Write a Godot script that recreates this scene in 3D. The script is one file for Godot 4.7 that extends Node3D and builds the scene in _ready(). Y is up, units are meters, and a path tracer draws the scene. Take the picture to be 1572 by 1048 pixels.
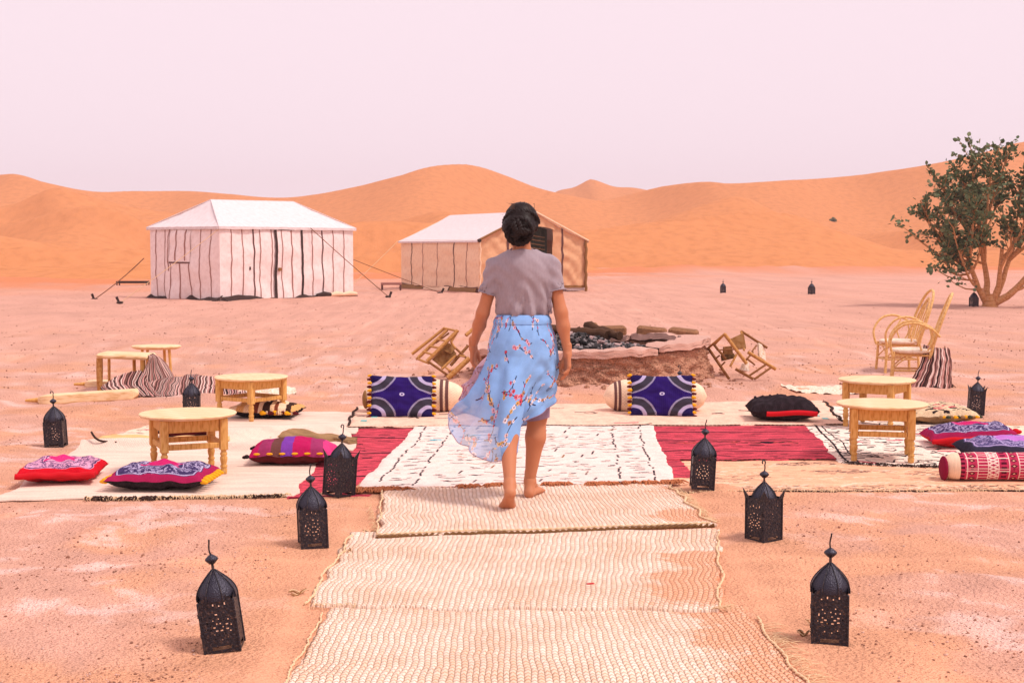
extends Node3D
# A desert camp: a woman walks away over woven mats and rugs towards a fire pit, two canvas tents and dunes.

var rng := RandomNumberGenerator.new()
var used := {}
var M := {}
var nz := FastNoiseLite.new()      # general soft noise, frequency 1 per metre
var nf := FastNoiseLite.new()      # fractal noise

class Geo:
	var v := PackedVector3Array()
	var n := PackedVector3Array()
	var uv := PackedVector2Array()
	var c := PackedColorArray()
	var ix := PackedInt32Array()
	var col := Color.WHITE
	var tinted := false

	func tri(a: Vector3, b: Vector3, d: Vector3, ua := Vector2.ZERO, ub := Vector2.ZERO, ud := Vector2.ZERO) -> void:
		# a, b, d run counter-clockwise seen from outside
		var nn := (b - a).cross(d - a).normalized()
		var k := v.size()
		v.append(a); v.append(b); v.append(d)
		uv.append(ua); uv.append(ub); uv.append(ud)
		for j in 3:
			n.append(nn); c.append(col)
		ix.append(k); ix.append(k + 2); ix.append(k + 1)

	func quad(a: Vector3, b: Vector3, d: Vector3, e: Vector3) -> void:
		var w := (b - a).length()
		var h := (e - a).length()
		tri(a, b, d, Vector2(0, 0), Vector2(w, 0), Vector2(w, h))
		tri(a, d, e, Vector2(0, 0), Vector2(w, h), Vector2(0, h))

	func box(at: Vector3, size: Vector3, bevel := 0.004, t := Transform3D.IDENTITY) -> void:
		var h := size * 0.5
		var b := minf(bevel, minf(h.x, minf(h.y, h.z)) * 0.8)
		var pt := func(sx: int, sy: int, sz: int, ax: int) -> Vector3:
			var p := Vector3(sx * (h.x - b), sy * (h.y - b), sz * (h.z - b))
			p[ax] = [sx, sy, sz][ax] * h[ax]
			return t * (at + p)
		for ax in 3:
			var a1 := (ax + 1) % 3
			var a2 := (ax + 2) % 3
			for s in [-1, 1]:
				var q := []
				for e in [[-1, -1], [1, -1], [1, 1], [-1, 1]]:
					var sg := [0, 0, 0]
					sg[ax] = s; sg[a1] = e[0]; sg[a2] = e[1]
					q.append(pt.call(sg[0], sg[1], sg[2], ax))
				if s > 0: quad(q[0], q[1], q[2], q[3])
				else: quad(q[3], q[2], q[1], q[0])
		if b <= 0.0002: return
		for ax in 3:   # edges run along ax
			var a1 := (ax + 1) % 3
			var a2 := (ax + 2) % 3
			for e in [[-1, -1], [1, -1], [1, 1], [-1, 1]]:
				var sl := [0, 0, 0]
				sl[ax] = -1; sl[a1] = e[0]; sl[a2] = e[1]
				var sh := sl.duplicate()
				sh[ax] = 1
				var p0: Vector3 = pt.call(sl[0], sl[1], sl[2], a1)
				var p1: Vector3 = pt.call(sh[0], sh[1], sh[2], a1)
				var p2: Vector3 = pt.call(sh[0], sh[1], sh[2], a2)
				var p3: Vector3 = pt.call(sl[0], sl[1], sl[2], a2)
				if e[0] * e[1] > 0: quad(p0, p3, p2, p1)
				else: quad(p0, p1, p2, p3)
		for sx in [-1, 1]:
			for sy in [-1, 1]:
				for sz in [-1, 1]:
					var p0: Vector3 = pt.call(sx, sy, sz, 0)
					var p1: Vector3 = pt.call(sx, sy, sz, 1)
					var p2: Vector3 = pt.call(sx, sy, sz, 2)
					if sx * sy * sz > 0: tri(p0, p1, p2)
					else: tri(p0, p2, p1)

	func lattice(pts: PackedVector3Array, w: int, h: int, uvs: PackedVector2Array, closed := false, cols := PackedColorArray()) -> void:
		# rows of w points, h rows; outside is (next in row) x (next row)
		var k := v.size()
		var nn := PackedVector3Array()
		nn.resize(w * h)
		for r in h - 1:
			for q in w - 1:
				var i0 := r * w + q
				var f := (pts[i0 + 1] - pts[i0]).cross(pts[i0 + w] - pts[i0]) + (pts[i0 + w] - pts[i0 + w + 1]).cross(pts[i0 + 1] - pts[i0 + w + 1])
				nn[i0] += f; nn[i0 + 1] += f; nn[i0 + w] += f; nn[i0 + w + 1] += f
				ix.append(k + i0); ix.append(k + i0 + w); ix.append(k + i0 + 1)
				ix.append(k + i0 + 1); ix.append(k + i0 + w); ix.append(k + i0 + w + 1)
		if closed:
			for r in h:
				var s := nn[r * w] + nn[r * w + w - 1]
				nn[r * w] = s; nn[r * w + w - 1] = s
		for j in w * h:
			nn[j] = nn[j].normalized() if nn[j].length_squared() > 1e-20 else Vector3.UP
		v.append_array(pts); n.append_array(nn); uv.append_array(uvs)
		if cols.size() == w * h: c.append_array(cols)
		else:
			var cc := PackedColorArray()
			cc.resize(w * h); cc.fill(col)
			c.append_array(cc)

	func grid(w: int, h: int, f: Callable, closed := false, us := Vector2.ONE) -> void:
		var pts := PackedVector3Array()
		var uvs := PackedVector2Array()
		for r in h + 1:
			for q in w + 1:
				var s := float(q) / w
				var t := float(r) / h
				pts.append(f.call(0.0 if closed and q == w else s, t))
				uvs.append(Vector2(s, t) * us)
		lattice(pts, w + 1, h + 1, uvs, closed)

	func tube(path: PackedVector3Array, rad: PackedFloat32Array, sides := 8, caps := true) -> void:
		var m := path.size()
		var pts := PackedVector3Array()
		var uvs := PackedVector2Array()
		var up := Vector3.UP
		var d0 := (path[1] - path[0]).normalized()
		if absf(d0.dot(up)) > 0.9: up = Vector3.RIGHT
		var x := d0.cross(up).normalized()
		var run := 0.0
		for k in m:
			var d := (path[mini(k + 1, m - 1)] - path[maxi(k - 1, 0)]).normalized()
			x = (x - d * x.dot(d)).normalized()
			var y := d.cross(x)
			if k: run += path[k].distance_to(path[k - 1])
			var r := rad[mini(k, rad.size() - 1)]
			for q in sides + 1:
				var a := TAU * (q % sides) / sides
				pts.append(path[k] + (x * cos(a) + y * sin(a)) * r)
				uvs.append(Vector2(float(q) / sides, run))
		lattice(pts, sides + 1, m, uvs, true)
		if caps:
			for e in 2:
				var b0 := 0 if e == 0 else (m - 1) * (sides + 1)
				var o := path[0] if e == 0 else path[m - 1]
				for q in sides:
					if e == 0: tri(o, pts[b0 + q + 1], pts[b0 + q])
					else: tri(o, pts[b0 + q], pts[b0 + q + 1])

	func bar(a: Vector3, b: Vector3, r0: float, r1 := -1.0, sides := 8) -> void:
		tube(PackedVector3Array([a, a.lerp(b, 0.5), b]), PackedFloat32Array([r0, (r0 + (r1 if r1 >= 0 else r0)) * 0.5, r1 if r1 >= 0 else r0]), sides)

	func lathe(prof: Array, sides := 16, at := Vector3.ZERO, t := Transform3D.IDENTITY) -> void:
		var m := prof.size()
		var pts := PackedVector3Array()
		var uvs := PackedVector2Array()
		for k in m:
			for q in sides + 1:
				var a := -TAU * (q % sides) / sides
				pts.append(t * (at + Vector3(cos(a) * prof[k].x, prof[k].y, sin(a) * prof[k].x)))
				uvs.append(Vector2(float(q) / sides, float(k) / m))
		lattice(pts, sides + 1, m, uvs, true)

	func ball(at: Vector3, r: Vector3, w := 12, h := 8, t := Transform3D.IDENTITY) -> void:
		var f := func(s: float, k: float) -> Vector3:
			var a := -TAU * s
			var b := PI * (k - 0.5)
			return t * (at + Vector3(cos(a) * cos(b) * r.x, sin(b) * r.y, sin(a) * cos(b) * r.z))
		grid(w, h, f, true)

	func mesh() -> ArrayMesh:
		var arr := []
		arr.resize(Mesh.ARRAY_MAX)
		arr[Mesh.ARRAY_VERTEX] = v
		arr[Mesh.ARRAY_NORMAL] = n
		arr[Mesh.ARRAY_TEX_UV] = uv
		if tinted: arr[Mesh.ARRAY_COLOR] = c
		arr[Mesh.ARRAY_INDEX] = ix
		var m := ArrayMesh.new()
		m.add_surface_from_arrays(Mesh.PRIMITIVE_TRIANGLES, arr)
		return m

# ---------- naming ----------
func numbered(called: String, parent: Node) -> String:
	var key := "%d/%s" % [parent.get_instance_id(), called]
	var k: int = used.get(key, 0)
	used[key] = k + 1
	return called if k == 0 else "%s_%03d" % [called, k]

func tag(o: Node3D, label: String, category: String, group := "") -> Node3D:
	o.set_meta("label", label)
	o.set_meta("category", category)
	if group: o.set_meta("group", group)
	return o

func thing(called: String, label: String, category: String, at := Vector3.ZERO, turn := 0.0, group := "") -> Node3D:
	var o := Node3D.new()
	o.name = numbered(called, self)
	add_child(o)
	o.position = at
	o.rotation.y = turn
	return tag(o, label, category, group)

func part(called: String, g, mat: Material, parent: Node3D = null) -> MeshInstance3D:
	var o := MeshInstance3D.new()
	var p: Node3D = parent if parent else self
	o.name = numbered(called, p)
	o.mesh = g.mesh() if g is Geo else g
	o.material_override = null
	o.mesh.surface_set_material(0, mat)
	p.add_child(o)
	return o

func copy(o: Node3D, label: String, at: Vector3, turn := 0.0) -> Node3D:
	var r := o.duplicate()
	var kind := str(o.name)
	if kind.right(3).is_valid_int(): kind = kind.left(-4)
	r.name = numbered(kind, self)
	add_child(r)
	r.position = at
	r.rotation = Vector3(0, turn, 0)
	r.set_meta("label", label)
	return r

# ---------- materials ----------
func c8(r: int, g: int, b: int) -> Color:
	return Color8(r, g, b)

func lin(r: float, g: float, b: float) -> Color:
	return Color(r, g, b)

func mat(key: String, albedo: Color, rough := 0.9, tex: Texture2D = null, scale := Vector3.ONE) -> StandardMaterial3D:
	var m := StandardMaterial3D.new()
	m.resource_name = key
	m.albedo_color = albedo
	m.roughness = rough
	m.metallic_specular = 0.3
	if tex:
		m.albedo_texture = tex
		m.uv1_scale = scale
	M[key] = m
	return m

func triplanar(m: StandardMaterial3D, scale: float, world := false) -> StandardMaterial3D:
	m.uv1_triplanar = true
	m.uv1_world_triplanar = world
	m.uv1_scale = Vector3.ONE * scale
	return m

func paint(w: int, h: int, f: Callable) -> ImageTexture:
	var by := PackedByteArray()
	by.resize(w * h * 3)
	var k := 0
	for y in h:
		for x in w:
			var q: Color = f.call(x, y)
			by[k] = clampi(int(q.r * 255.0), 0, 255)
			by[k + 1] = clampi(int(q.g * 255.0), 0, 255)
			by[k + 2] = clampi(int(q.b * 255.0), 0, 255)
			k += 3
	return ImageTexture.create_from_image(Image.create_from_data(w, h, false, Image.FORMAT_RGB8, by))

func noise_tex(size: int, freq: float, ramp: Array, octaves := 4, kind := FastNoiseLite.TYPE_SIMPLEX_SMOOTH, seed_ := 1) -> NoiseTexture2D:
	var t := NoiseTexture2D.new()
	t.width = size
	t.height = size
	t.seamless = true
	var f := FastNoiseLite.new()
	f.noise_type = kind
	f.frequency = freq
	f.fractal_octaves = octaves
	f.seed = seed_
	t.noise = f
	if ramp.size():
		var g := Gradient.new()
		var offs := PackedFloat32Array()
		var cols := PackedColorArray()
		for k in ramp.size():
			offs.append(ramp[k][0]); cols.append(ramp[k][1])
		g.offsets = offs
		g.colors = cols
		t.color_ramp = g
	return t

func relief(m: StandardMaterial3D, t: Texture2D, cm: float) -> void:
	m.heightmap_enabled = true
	m.heightmap_texture = t
	m.heightmap_scale = cm

# ---------- surfaces from capsule fields ----------
func capsule_mesh(g: Geo, caps: Array, cell: float, k: float, cut = null) -> void:
	# caps: [a, b, ra, rb, flat]; flat squeezes depth (z). One skin round the smooth union, as surface nets.
	var lo := Vector3.ONE * 1e9
	var hi := -lo
	for q in caps:
		var r: float = maxf(q[2], q[3]) + cell * 3.0
		lo = lo.min(q[0] - Vector3.ONE * r).min(q[1] - Vector3.ONE * r)
		hi = hi.max(q[0] + Vector3.ONE * r).max(q[1] + Vector3.ONE * r)
	var nx := int((hi.x - lo.x) / cell) + 2
	var ny := int((hi.y - lo.y) / cell) + 2
	var nzz := int((hi.z - lo.z) / cell) + 2
	var sum := PackedFloat32Array()
	sum.resize(nx * ny * nzz)
	var margin := 3.2 / k + cell
	for q in caps:
		var a: Vector3 = q[0]
		var b: Vector3 = q[1]
		var ra: float = q[2]
		var rb: float = q[3]
		var fl: float = q[4] if q.size() > 4 else 1.0
		var rm := maxf(ra, rb) + margin
		var p0 := ((a.min(b) - Vector3(rm, rm, rm) - lo) / cell).floor().max(Vector3.ZERO)
		var p1 := ((a.max(b) + Vector3(rm, rm, rm) - lo) / cell).ceil().min(Vector3(nx - 1, ny - 1, nzz - 1))
		var sc := Vector3(1, 1, fl)
		var aa := a * sc
		var ab := b * sc - aa
		var l2 := maxf(ab.length_squared(), 1e-9)
		for iz in range(int(p0.z), int(p1.z) + 1):
			for iy in range(int(p0.y), int(p1.y) + 1):
				var base := (iz * ny + iy) * nx
				for ixx in range(int(p0.x), int(p1.x) + 1):
					var p := Vector3(lo.x + ixx * cell, lo.y + iy * cell, (lo.z + iz * cell) * fl) - aa
					var t := clampf(p.dot(ab) / l2, 0.0, 1.0)
					var d := (p - ab * t).length() - ra - (rb - ra) * t
					if d < margin:
						sum[base + ixx] += exp(-k * d)
	var f := PackedFloat32Array()
	f.resize(sum.size())
	for j in sum.size():
		f[j] = -log(maxf(sum[j], 1e-6)) / k
	if cut != null:
		for iz in nzz:
			for iy in ny:
				for ixx in nx:
					var j := (iz * ny + iy) * nx + ixx
					if f[j] < cell * 3.0:
						f[j] = cut.call(f[j], lo + Vector3(ixx, iy, iz) * cell)
	var id := PackedInt32Array()
	id.resize(f.size())
	id.fill(-1)
	var corner := [0, 1, nx, nx + 1, nx * ny, nx * ny + 1, nx * ny + nx, nx * ny + nx + 1]
	var offs := [Vector3(0, 0, 0), Vector3(1, 0, 0), Vector3(0, 1, 0), Vector3(1, 1, 0), Vector3(0, 0, 1), Vector3(1, 0, 1), Vector3(0, 1, 1), Vector3(1, 1, 1)]
	var edges := [[0, 1], [2, 3], [4, 5], [6, 7], [0, 2], [1, 3], [4, 6], [5, 7], [0, 4], [1, 5], [2, 6], [3, 7]]
	var k0 := g.v.size()
	var near := cell * 2.2
	for iz in nzz - 1:
		for iy in ny - 1:
			for ixx in nx - 1:
				var j := (iz * ny + iy) * nx + ixx
				var fj := f[j]
				if fj > near or fj < -near: continue
				var inside := 0
				for q in 8:
					if f[j + corner[q]] < 0.0: inside += 1
				if inside == 0 or inside == 8: continue
				var acc := Vector3.ZERO
				var cnt := 0
				for e in edges:
					var fa := f[j + corner[e[0]]]
					var fb := f[j + corner[e[1]]]
					if (fa < 0.0) != (fb < 0.0):
						acc += offs[e[0]].lerp(offs[e[1]], fa / (fa - fb))
						cnt += 1
				id[j] = g.v.size()
				var gr := Vector3(f[j + 1] + f[j + corner[7]] - f[j] - f[j + corner[6]], f[j + corner[2]] + f[j + corner[7]] - f[j] - f[j + corner[5]], f[j + corner[4]] + f[j + corner[7]] - f[j] - f[j + corner[3]])
				g.v.append(lo + (Vector3(ixx, iy, iz) + acc / cnt) * cell)
				g.n.append(gr.normalized() if gr.length_squared() > 1e-16 else Vector3.UP)
				g.uv.append(Vector2(g.v[-1].x, g.v[-1].y))
				g.c.append(g.col)
	var sx := 1
	var sy := nx
	var sz := nx * ny
	for iz in range(1, nzz - 1):
		for iy in range(1, ny - 1):
			for ixx in range(1, nx - 1):
				var j := (iz * ny + iy) * nx + ixx
				if id[j] < 0 and id[j - sy] < 0 and id[j - sx] < 0: continue
				var s0 := f[j] < 0.0
				for ax in 3:
					var st: int = [sx, sy, sz][ax]
					var s1 := f[j + st] < 0.0
					if s0 == s1: continue
					var u: int = [sy, sz, sx][ax]
					var w: int = [sz, sx, sy][ax]
					var q0 := id[j]
					var q1 := id[j - u]
					var q2 := id[j - u - w]
					var q3 := id[j - w]
					if q0 < 0 or q1 < 0 or q2 < 0 or q3 < 0: continue
					if s0:   # outside towards +axis: q0 q1 q2 q3 counter-clockwise there
						g.ix.append_array(PackedInt32Array([q0, q2, q1, q0, q3, q2]))
					else:
						g.ix.append_array(PackedInt32Array([q0, q1, q2, q0, q2, q3]))

func smooth_step(a: float, b: float, x: float) -> float:
	var t := clampf((x - a) / (b - a), 0.0, 1.0)
	return t * t * (3.0 - 2.0 * t)

func table(pts: Array, x: float) -> float:   # piecewise smooth curve through (x, y) pairs
	if x <= pts[0][0]: return pts[0][1]
	for k in range(1, pts.size()):
		if x <= pts[k][0]:
			var t := (x - float(pts[k - 1][0])) / (float(pts[k][0]) - float(pts[k - 1][0]))
			var p0: float = pts[maxi(k - 2, 0)][1]
			var p3: float = pts[mini(k + 1, pts.size() - 1)][1]
			return cubic_interpolate(pts[k - 1][1], pts[k][1], p0, p3, t)
	return pts[-1][1]

# ---------- the ground ----------
func rug_zone(x: float, z: float) -> float:
	var a := smooth_step(0.5, 0.0, maxf(maxf(-3.1 - x, x - 3.6), maxf(-12.4 - z, z + 7.9)))
	var b := smooth_step(0.4, 0.0, maxf(maxf(-0.85 - x, x - 1.05), maxf(-9.0 - z, z + 4.0)))
	return maxf(a, b)

func soft_wave(x: float, z: float) -> float:
	return nz.get_noise_2d(x * 1.3 + 40.0, z * 1.3) * 0.006

func ground_y(x: float, z: float) -> float:
	var d := Vector2(x, z + 8.0).length()
	var rough := nz.get_noise_2d(x * 0.8, z * 0.8) * 0.030 + nz.get_noise_2d(x * 2.6, z * 2.6 + 9.0) * 0.012 + nf.get_noise_2d(x * 6.0, z * 6.0) * 0.006
	var far := smooth_step(14.0, 60.0, d)
	rough += far * nf.get_noise_2d(x * 0.12, z * 0.25) * 0.10
	var flat := 1.0 - rug_zone(x, z)
	var y := rough * flat + soft_wave(x, z)
	# sand swept up round the fire pit
	var pd := Vector2((x - 0.85) / 1.25, (z + 15.28) / 1.30).length()
	if pd < 2.0: y += 0.07 * smooth_step(1.45, 1.02, pd) * (0.7 + 0.6 * nz.get_noise_2d(x * 3.0, z * 3.0))
	# sand drifted against the runner mats
	if z > -8.4 and z < -3.0:
		y += 0.022 * (smooth_step(0.28, 0.0, absf(x + 0.93)) + smooth_step(0.3, 0.0, absf(x - 1.2))) * (0.6 + 0.8 * nz.get_noise_2d(x * 2.0, z * 1.4))
	# the low bank in front of the right-hand dunes
	y += 0.45 * smooth_step(6.0, 0.0, absf(z + 84.0 + 0.12 * x)) * smooth_step(4.0, 9.0, x) * smooth_step(32.0, 20.0, x) * (0.75 + 0.5 * nf.get_noise_2d(x * 0.5, z * 0.5))
	return y

func spaced(lo: float, hi: float, step: float, far_lo: float, far_hi: float) -> PackedFloat32Array:
	var before := PackedFloat32Array()
	var x := lo
	var s := step
	while x > far_lo:
		s *= 1.06
		x -= s
		before.append(x)
	before.reverse()
	x = lo
	while x < hi:
		before.append(x)
		x += step
	s = step
	while x < far_hi:
		before.append(x)
		s *= 1.06
		x += s
	return before

func build_ground() -> void:
	var xs := spaced(-2.6, 2.6, 0.03, -420.0, 420.0)
	var zs := spaced(-10.0, -4.2, 0.03, -430.0, 160.0)
	zs.reverse()
	var pts := PackedVector3Array()
	var uvs := PackedVector2Array()
	var cols := PackedColorArray()
	var pink := Color(0.74, 0.430, 0.330)
	var orange := Color(0.78, 0.410, 0.250)
	var pale := Color(0.88, 0.64, 0.57)
	var far_pink := Color(0.76, 0.438, 0.338)
	for z in zs:
		for x in xs:
			var y := ground_y(x, z)
			pts.append(Vector3(x, y, z))
			uvs.append(Vector2(x, z))
			var d := -z
			var n1 := nz.get_noise_2d(x * 0.9 + 7.0, z * 0.9)
			var n2 := nf.get_noise_2d(x * 0.55, z * 1.5 + 30.0)
			var n3 := nf.get_noise_2d(x * 3.0, z * 3.0)
			var near_mat := smooth_step(0.75, 0.0, maxf(-0.9 - x, x - 1.15)) * smooth_step(-9.0, -8.0, z)
			var w := clampf(near_mat * 0.9 + smooth_step(0.05, 0.55, n1 + 0.3 * n3) * 0.75 + rug_zone(x, z) * 0.5 + 0.12, 0.0, 1.0) * smooth_step(30.0, 12.0, d)
			var q := pink.lerp(far_pink, smooth_step(12.0, 40.0, d)).lerp(orange, w)
			var brk := n2 + 0.55 * n3 + 0.30 * nf.get_noise_2d(x * 9.0, z * 9.0)
			q = q.lerp(pale, 0.65 * smooth_step(0.20, 0.52, brk) * (1.0 - 0.8 * near_mat) * smooth_step(30.0, 10.0, d))
			# darker crumbs and damp-looking streaks
			q = q * (1.0 + 0.16 * n3 + 0.10 * nf.get_noise_2d(x * 0.35, z * 1.1 + 80.0))
			if d > 40.0:
				q = q.lerp(Color(0.76, 0.40, 0.27), 0.5 * smooth_step(0.0, 0.5, nf.get_noise_2d(x * 0.05, z * 0.16)))
				q = q.lerp(Color(0.78, 0.30, 0.14), smooth_step(26.0, 0.0, dune_foot(x) - d) * smooth_step(-0.35, 0.35, nf.get_noise_2d(x * 0.09, z * 0.2 + 60.0) + 0.5 * smooth_step(8.0, 0.0, dune_foot(x) - d)))
			q.a = 1.0
			cols.append(q)
	var g := Geo.new()
	g.tinted = true
	g.lattice(pts, xs.size(), zs.size(), uvs, false, cols)
	var o := part("ground", g, M.sand)
	o.set_meta("kind", "structure")

const FAR_CREST := [[-190, 13.6], [-107.0, 13.42], [-83.3, 13.02], [-77.4, 13.02], [-74.0, 12.82], [-69.5, 11.54], [-62.6, 10.17], [-57.7, 10.46], [-50.8, 10.56], [-43.9, 9.97], [-36.0, 9.28], [-30.1, 9.67], [-22.3, 11.05], [-16.3, 12.43], [-12.4, 13.71], [-8.5, 14.40], [-5.7, 14.40], [-1.6, 13.22], [4.3, 10.85], [9.3, 9.57], [13.7, 8.98], [18.9, 10.17], [23.0, 11.15], [28.5, 11.54], [31.9, 11.15], [40.8, 11.84], [53.6, 13.02], [60.5, 14.01], [66.4, 15.19], [73.3, 16.86], [77.4, 18.14], [90.0, 20.61], [109.7, 22.57], [190, 24.0]]
const MID_CREST := [[-190, 6.5], [-74.6, 6.07], [-57.4, 5.80], [-45.8, 5.94], [-38.2, 5.66], [-31.3, 4.84], [-23.1, 3.80], [-15.5, 4.29], [-10.0, 5.39], [-4.5, 4.84], [1.0, 3.32], [5.8, 3.46], [11.3, 4.22], [18.1, 4.63], [23.6, 4.77], [28.4, 4.49], [34.6, 3.74], [40.8, 4.15], [47.7, 5.39], [54.0, 5.66], [69.7, 6.90], [190, 8.0]]
const NEAR_CREST := [[-190, 3.2], [-55.7, 2.84], [-40.3, 2.94], [-32.6, 2.53], [-24.9, 1.81], [-18.3, 1.14], [-11.6, 1.40], [-4.4, 1.19], [0.7, 0.78], [5.8, 0.99], [11.0, 1.71], [16.1, 2.43], [20.2, 2.73], [24.3, 2.68], [28.9, 2.22], [34.1, 1.71], [40.3, 2.02], [52.0, 2.94], [190, 3.6]]

func ridge_side(w: float, front: float, back: float) -> float:
	if w < 0.0:
		var u := clampf(1.0 + w / front, 0.0, 1.0)
		return 0.30 * u + 0.70 * pow(u, 2.0) if u > 0.0 else w / front * 0.0
	return maxf(0.0, 1.0 - w / back)

func ridge(w: float, front: float, back: float) -> float:   # the same with its crest rounded over a few metres
	return (ridge_side(w - 2.4, front, back) + ridge_side(w - 1.2, front, back) + ridge_side(w, front, back) + ridge_side(w + 1.2, front, back) + ridge_side(w + 2.4, front, back)) * 0.2

func dune_foot(x: float) -> float:
	return table([[-140, 60], [-60, 62], [-20, 58], [-6, 66], [6, 82], [14, 92], [40, 93], [80, 90], [140, 90]], x) + 4.0 * nz.get_noise_2d(x * 0.09, 3.0) + 1.2 * nz.get_noise_2d(x * 0.4, 8.0)

func dune_y(x: float, z: float) -> float:
	var d := -z
	var foot := dune_foot(x)
	var wob := 9.0 * nz.get_noise_2d(x * 0.03, 20.0)
	var y := -0.5
	var rise := smooth_step(0.0, 22.0, d - foot)
	if d < foot: return (d - foot) * 0.05 - 0.3
	y = maxf(y, -0.3 + (table(NEAR_CREST, x) + 0.3) * ridge(d - 112.0 - wob, 17.0, 30.0))
	y = maxf(y, -0.3 + (table(MID_CREST, x) + 0.3) * ridge(d - 150.0 - wob * 1.4 - 9.0 * nz.get_noise_2d(x * 0.06, 44.0), 27.0, 40.0))
	y = maxf(y, -0.3 + (table(FAR_CREST, x) + 0.3) * ridge(d - 215.0 - 14.0 * nz.get_noise_2d(x * 0.035, 61.0), 58.0, 44.0))
	# low swells and slip faces lying across the slopes
	var m := rise * smooth_step(188.0, 150.0, d)
	y += m * 1.3 * nz.get_noise_2d(x * 0.035, d * 0.045 + 30.0)
	var sw := nz.get_noise_2d(x * 0.011 + d * 0.007, d * 0.022 - x * 0.005 + 5.0)
	y += m * 3.0 * (pow(1.0 - sqrt(sw * sw + 0.0016), 3.5) - 0.3)
	if d > 235.0:
		var fx := x - 17.0
		var hh := 15.9 * (1.0 - clampf(absf(fx) / (50.0 if fx > 0.0 else 26.0), 0.0, 1.0) * 0.55) + 0.7 * nz.get_noise_2d(x * 0.12, 70.0)
		y = maxf(y, hh * (1.0 - absf(d - 310.0) / 75.0))
	return y

func build_dunes() -> void:
	var pts := PackedVector3Array()
	var uvs := PackedVector2Array()
	var w := 0
	var h := 0
	var d := 48.0
	while d < 386.0:
		w = 0
		var x := -180.0
		while x <= 180.0:
			pts.append(Vector3(x, dune_y(x, -d), -d))
			uvs.append(Vector2(x, d))
			x += 1.0
			w += 1
		h += 1
		d += 0.8 if d < 236.0 else 3.0
	var g := Geo.new()
	g.lattice(pts, w, h, uvs)
	part("dunes", g, M.dune_sand).set_meta("kind", "structure")

func scatter() -> void:
	# loose stones and crumbs of hard earth, too many to count
	var g := Geo.new()
	g.ball(Vector3.ZERO, Vector3(1, 0.62, 0.8), 6, 4)
	for k in g.v.size():
		g.v[k] += Vector3(nz.get_noise_3dv(g.v[k] * 2.3), nz.get_noise_3dv(g.v[k] * 2.9 + Vector3.ONE * 5), nz.get_noise_3dv(g.v[k] * 2.6 + Vector3.ONE * 9)) * 0.5
	var mesh := g.mesh()
	mesh.surface_set_material(0, M.stone)
	var mm := MultiMesh.new()
	mm.transform_format = MultiMesh.TRANSFORM_3D
	mm.use_colors = true
	mm.mesh = mesh
	var list := []
	var tries := 0
	while list.size() < 40000 and tries < 240000:
		tries += 1
		var d := 4.2 * pow(12.0, pow(rng.randf(), 1.15))
		var x := rng.randf_range(-0.46, 0.46) * d * 1.1
		if rug_zone(x, -d) > 0.6: continue
		var keep := smooth_step(-0.25, 0.35, nf.get_noise_2d(x * 0.7, -d * 0.7 + 14.0))
		if rng.randf() > keep + 0.2: continue
		list.append(Vector2(x, -d))
	mm.instance_count = list.size()
	for k in list.size():
		var p: Vector2 = list[k]
		var s := 0.0013 + 0.0044 * pow(rng.randf(), 3.5)
		if rng.randf() < 0.012: s *= 1.7
		if p.y < -14.0: s *= 1.7
		var b := Basis.from_euler(Vector3(rng.randf_range(-0.4, 0.4), rng.randf() * TAU, 0)).scaled(Vector3.ONE * s * rng.randf_range(0.8, 1.3))
		mm.set_instance_transform(k, Transform3D(b, Vector3(p.x, ground_y(p.x, p.y) + s * 0.25, p.y)))
		var t := rng.randf()
		var q := Color(0.42, 0.20, 0.13).lerp(Color(0.22, 0.10, 0.07), rng.randf())
		if t < 0.35: q = Color(0.66, 0.42, 0.34)
		mm.set_instance_color(k, q)
	var o := MultiMeshInstance3D.new()
	o.name = "loose_stones"
	o.multimesh = mm
	add_child(o)
	tag(o, "loose small stones and crumbs of earth scattered over the sand", "stones")
	o.set_meta("kind", "stuff")

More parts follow.
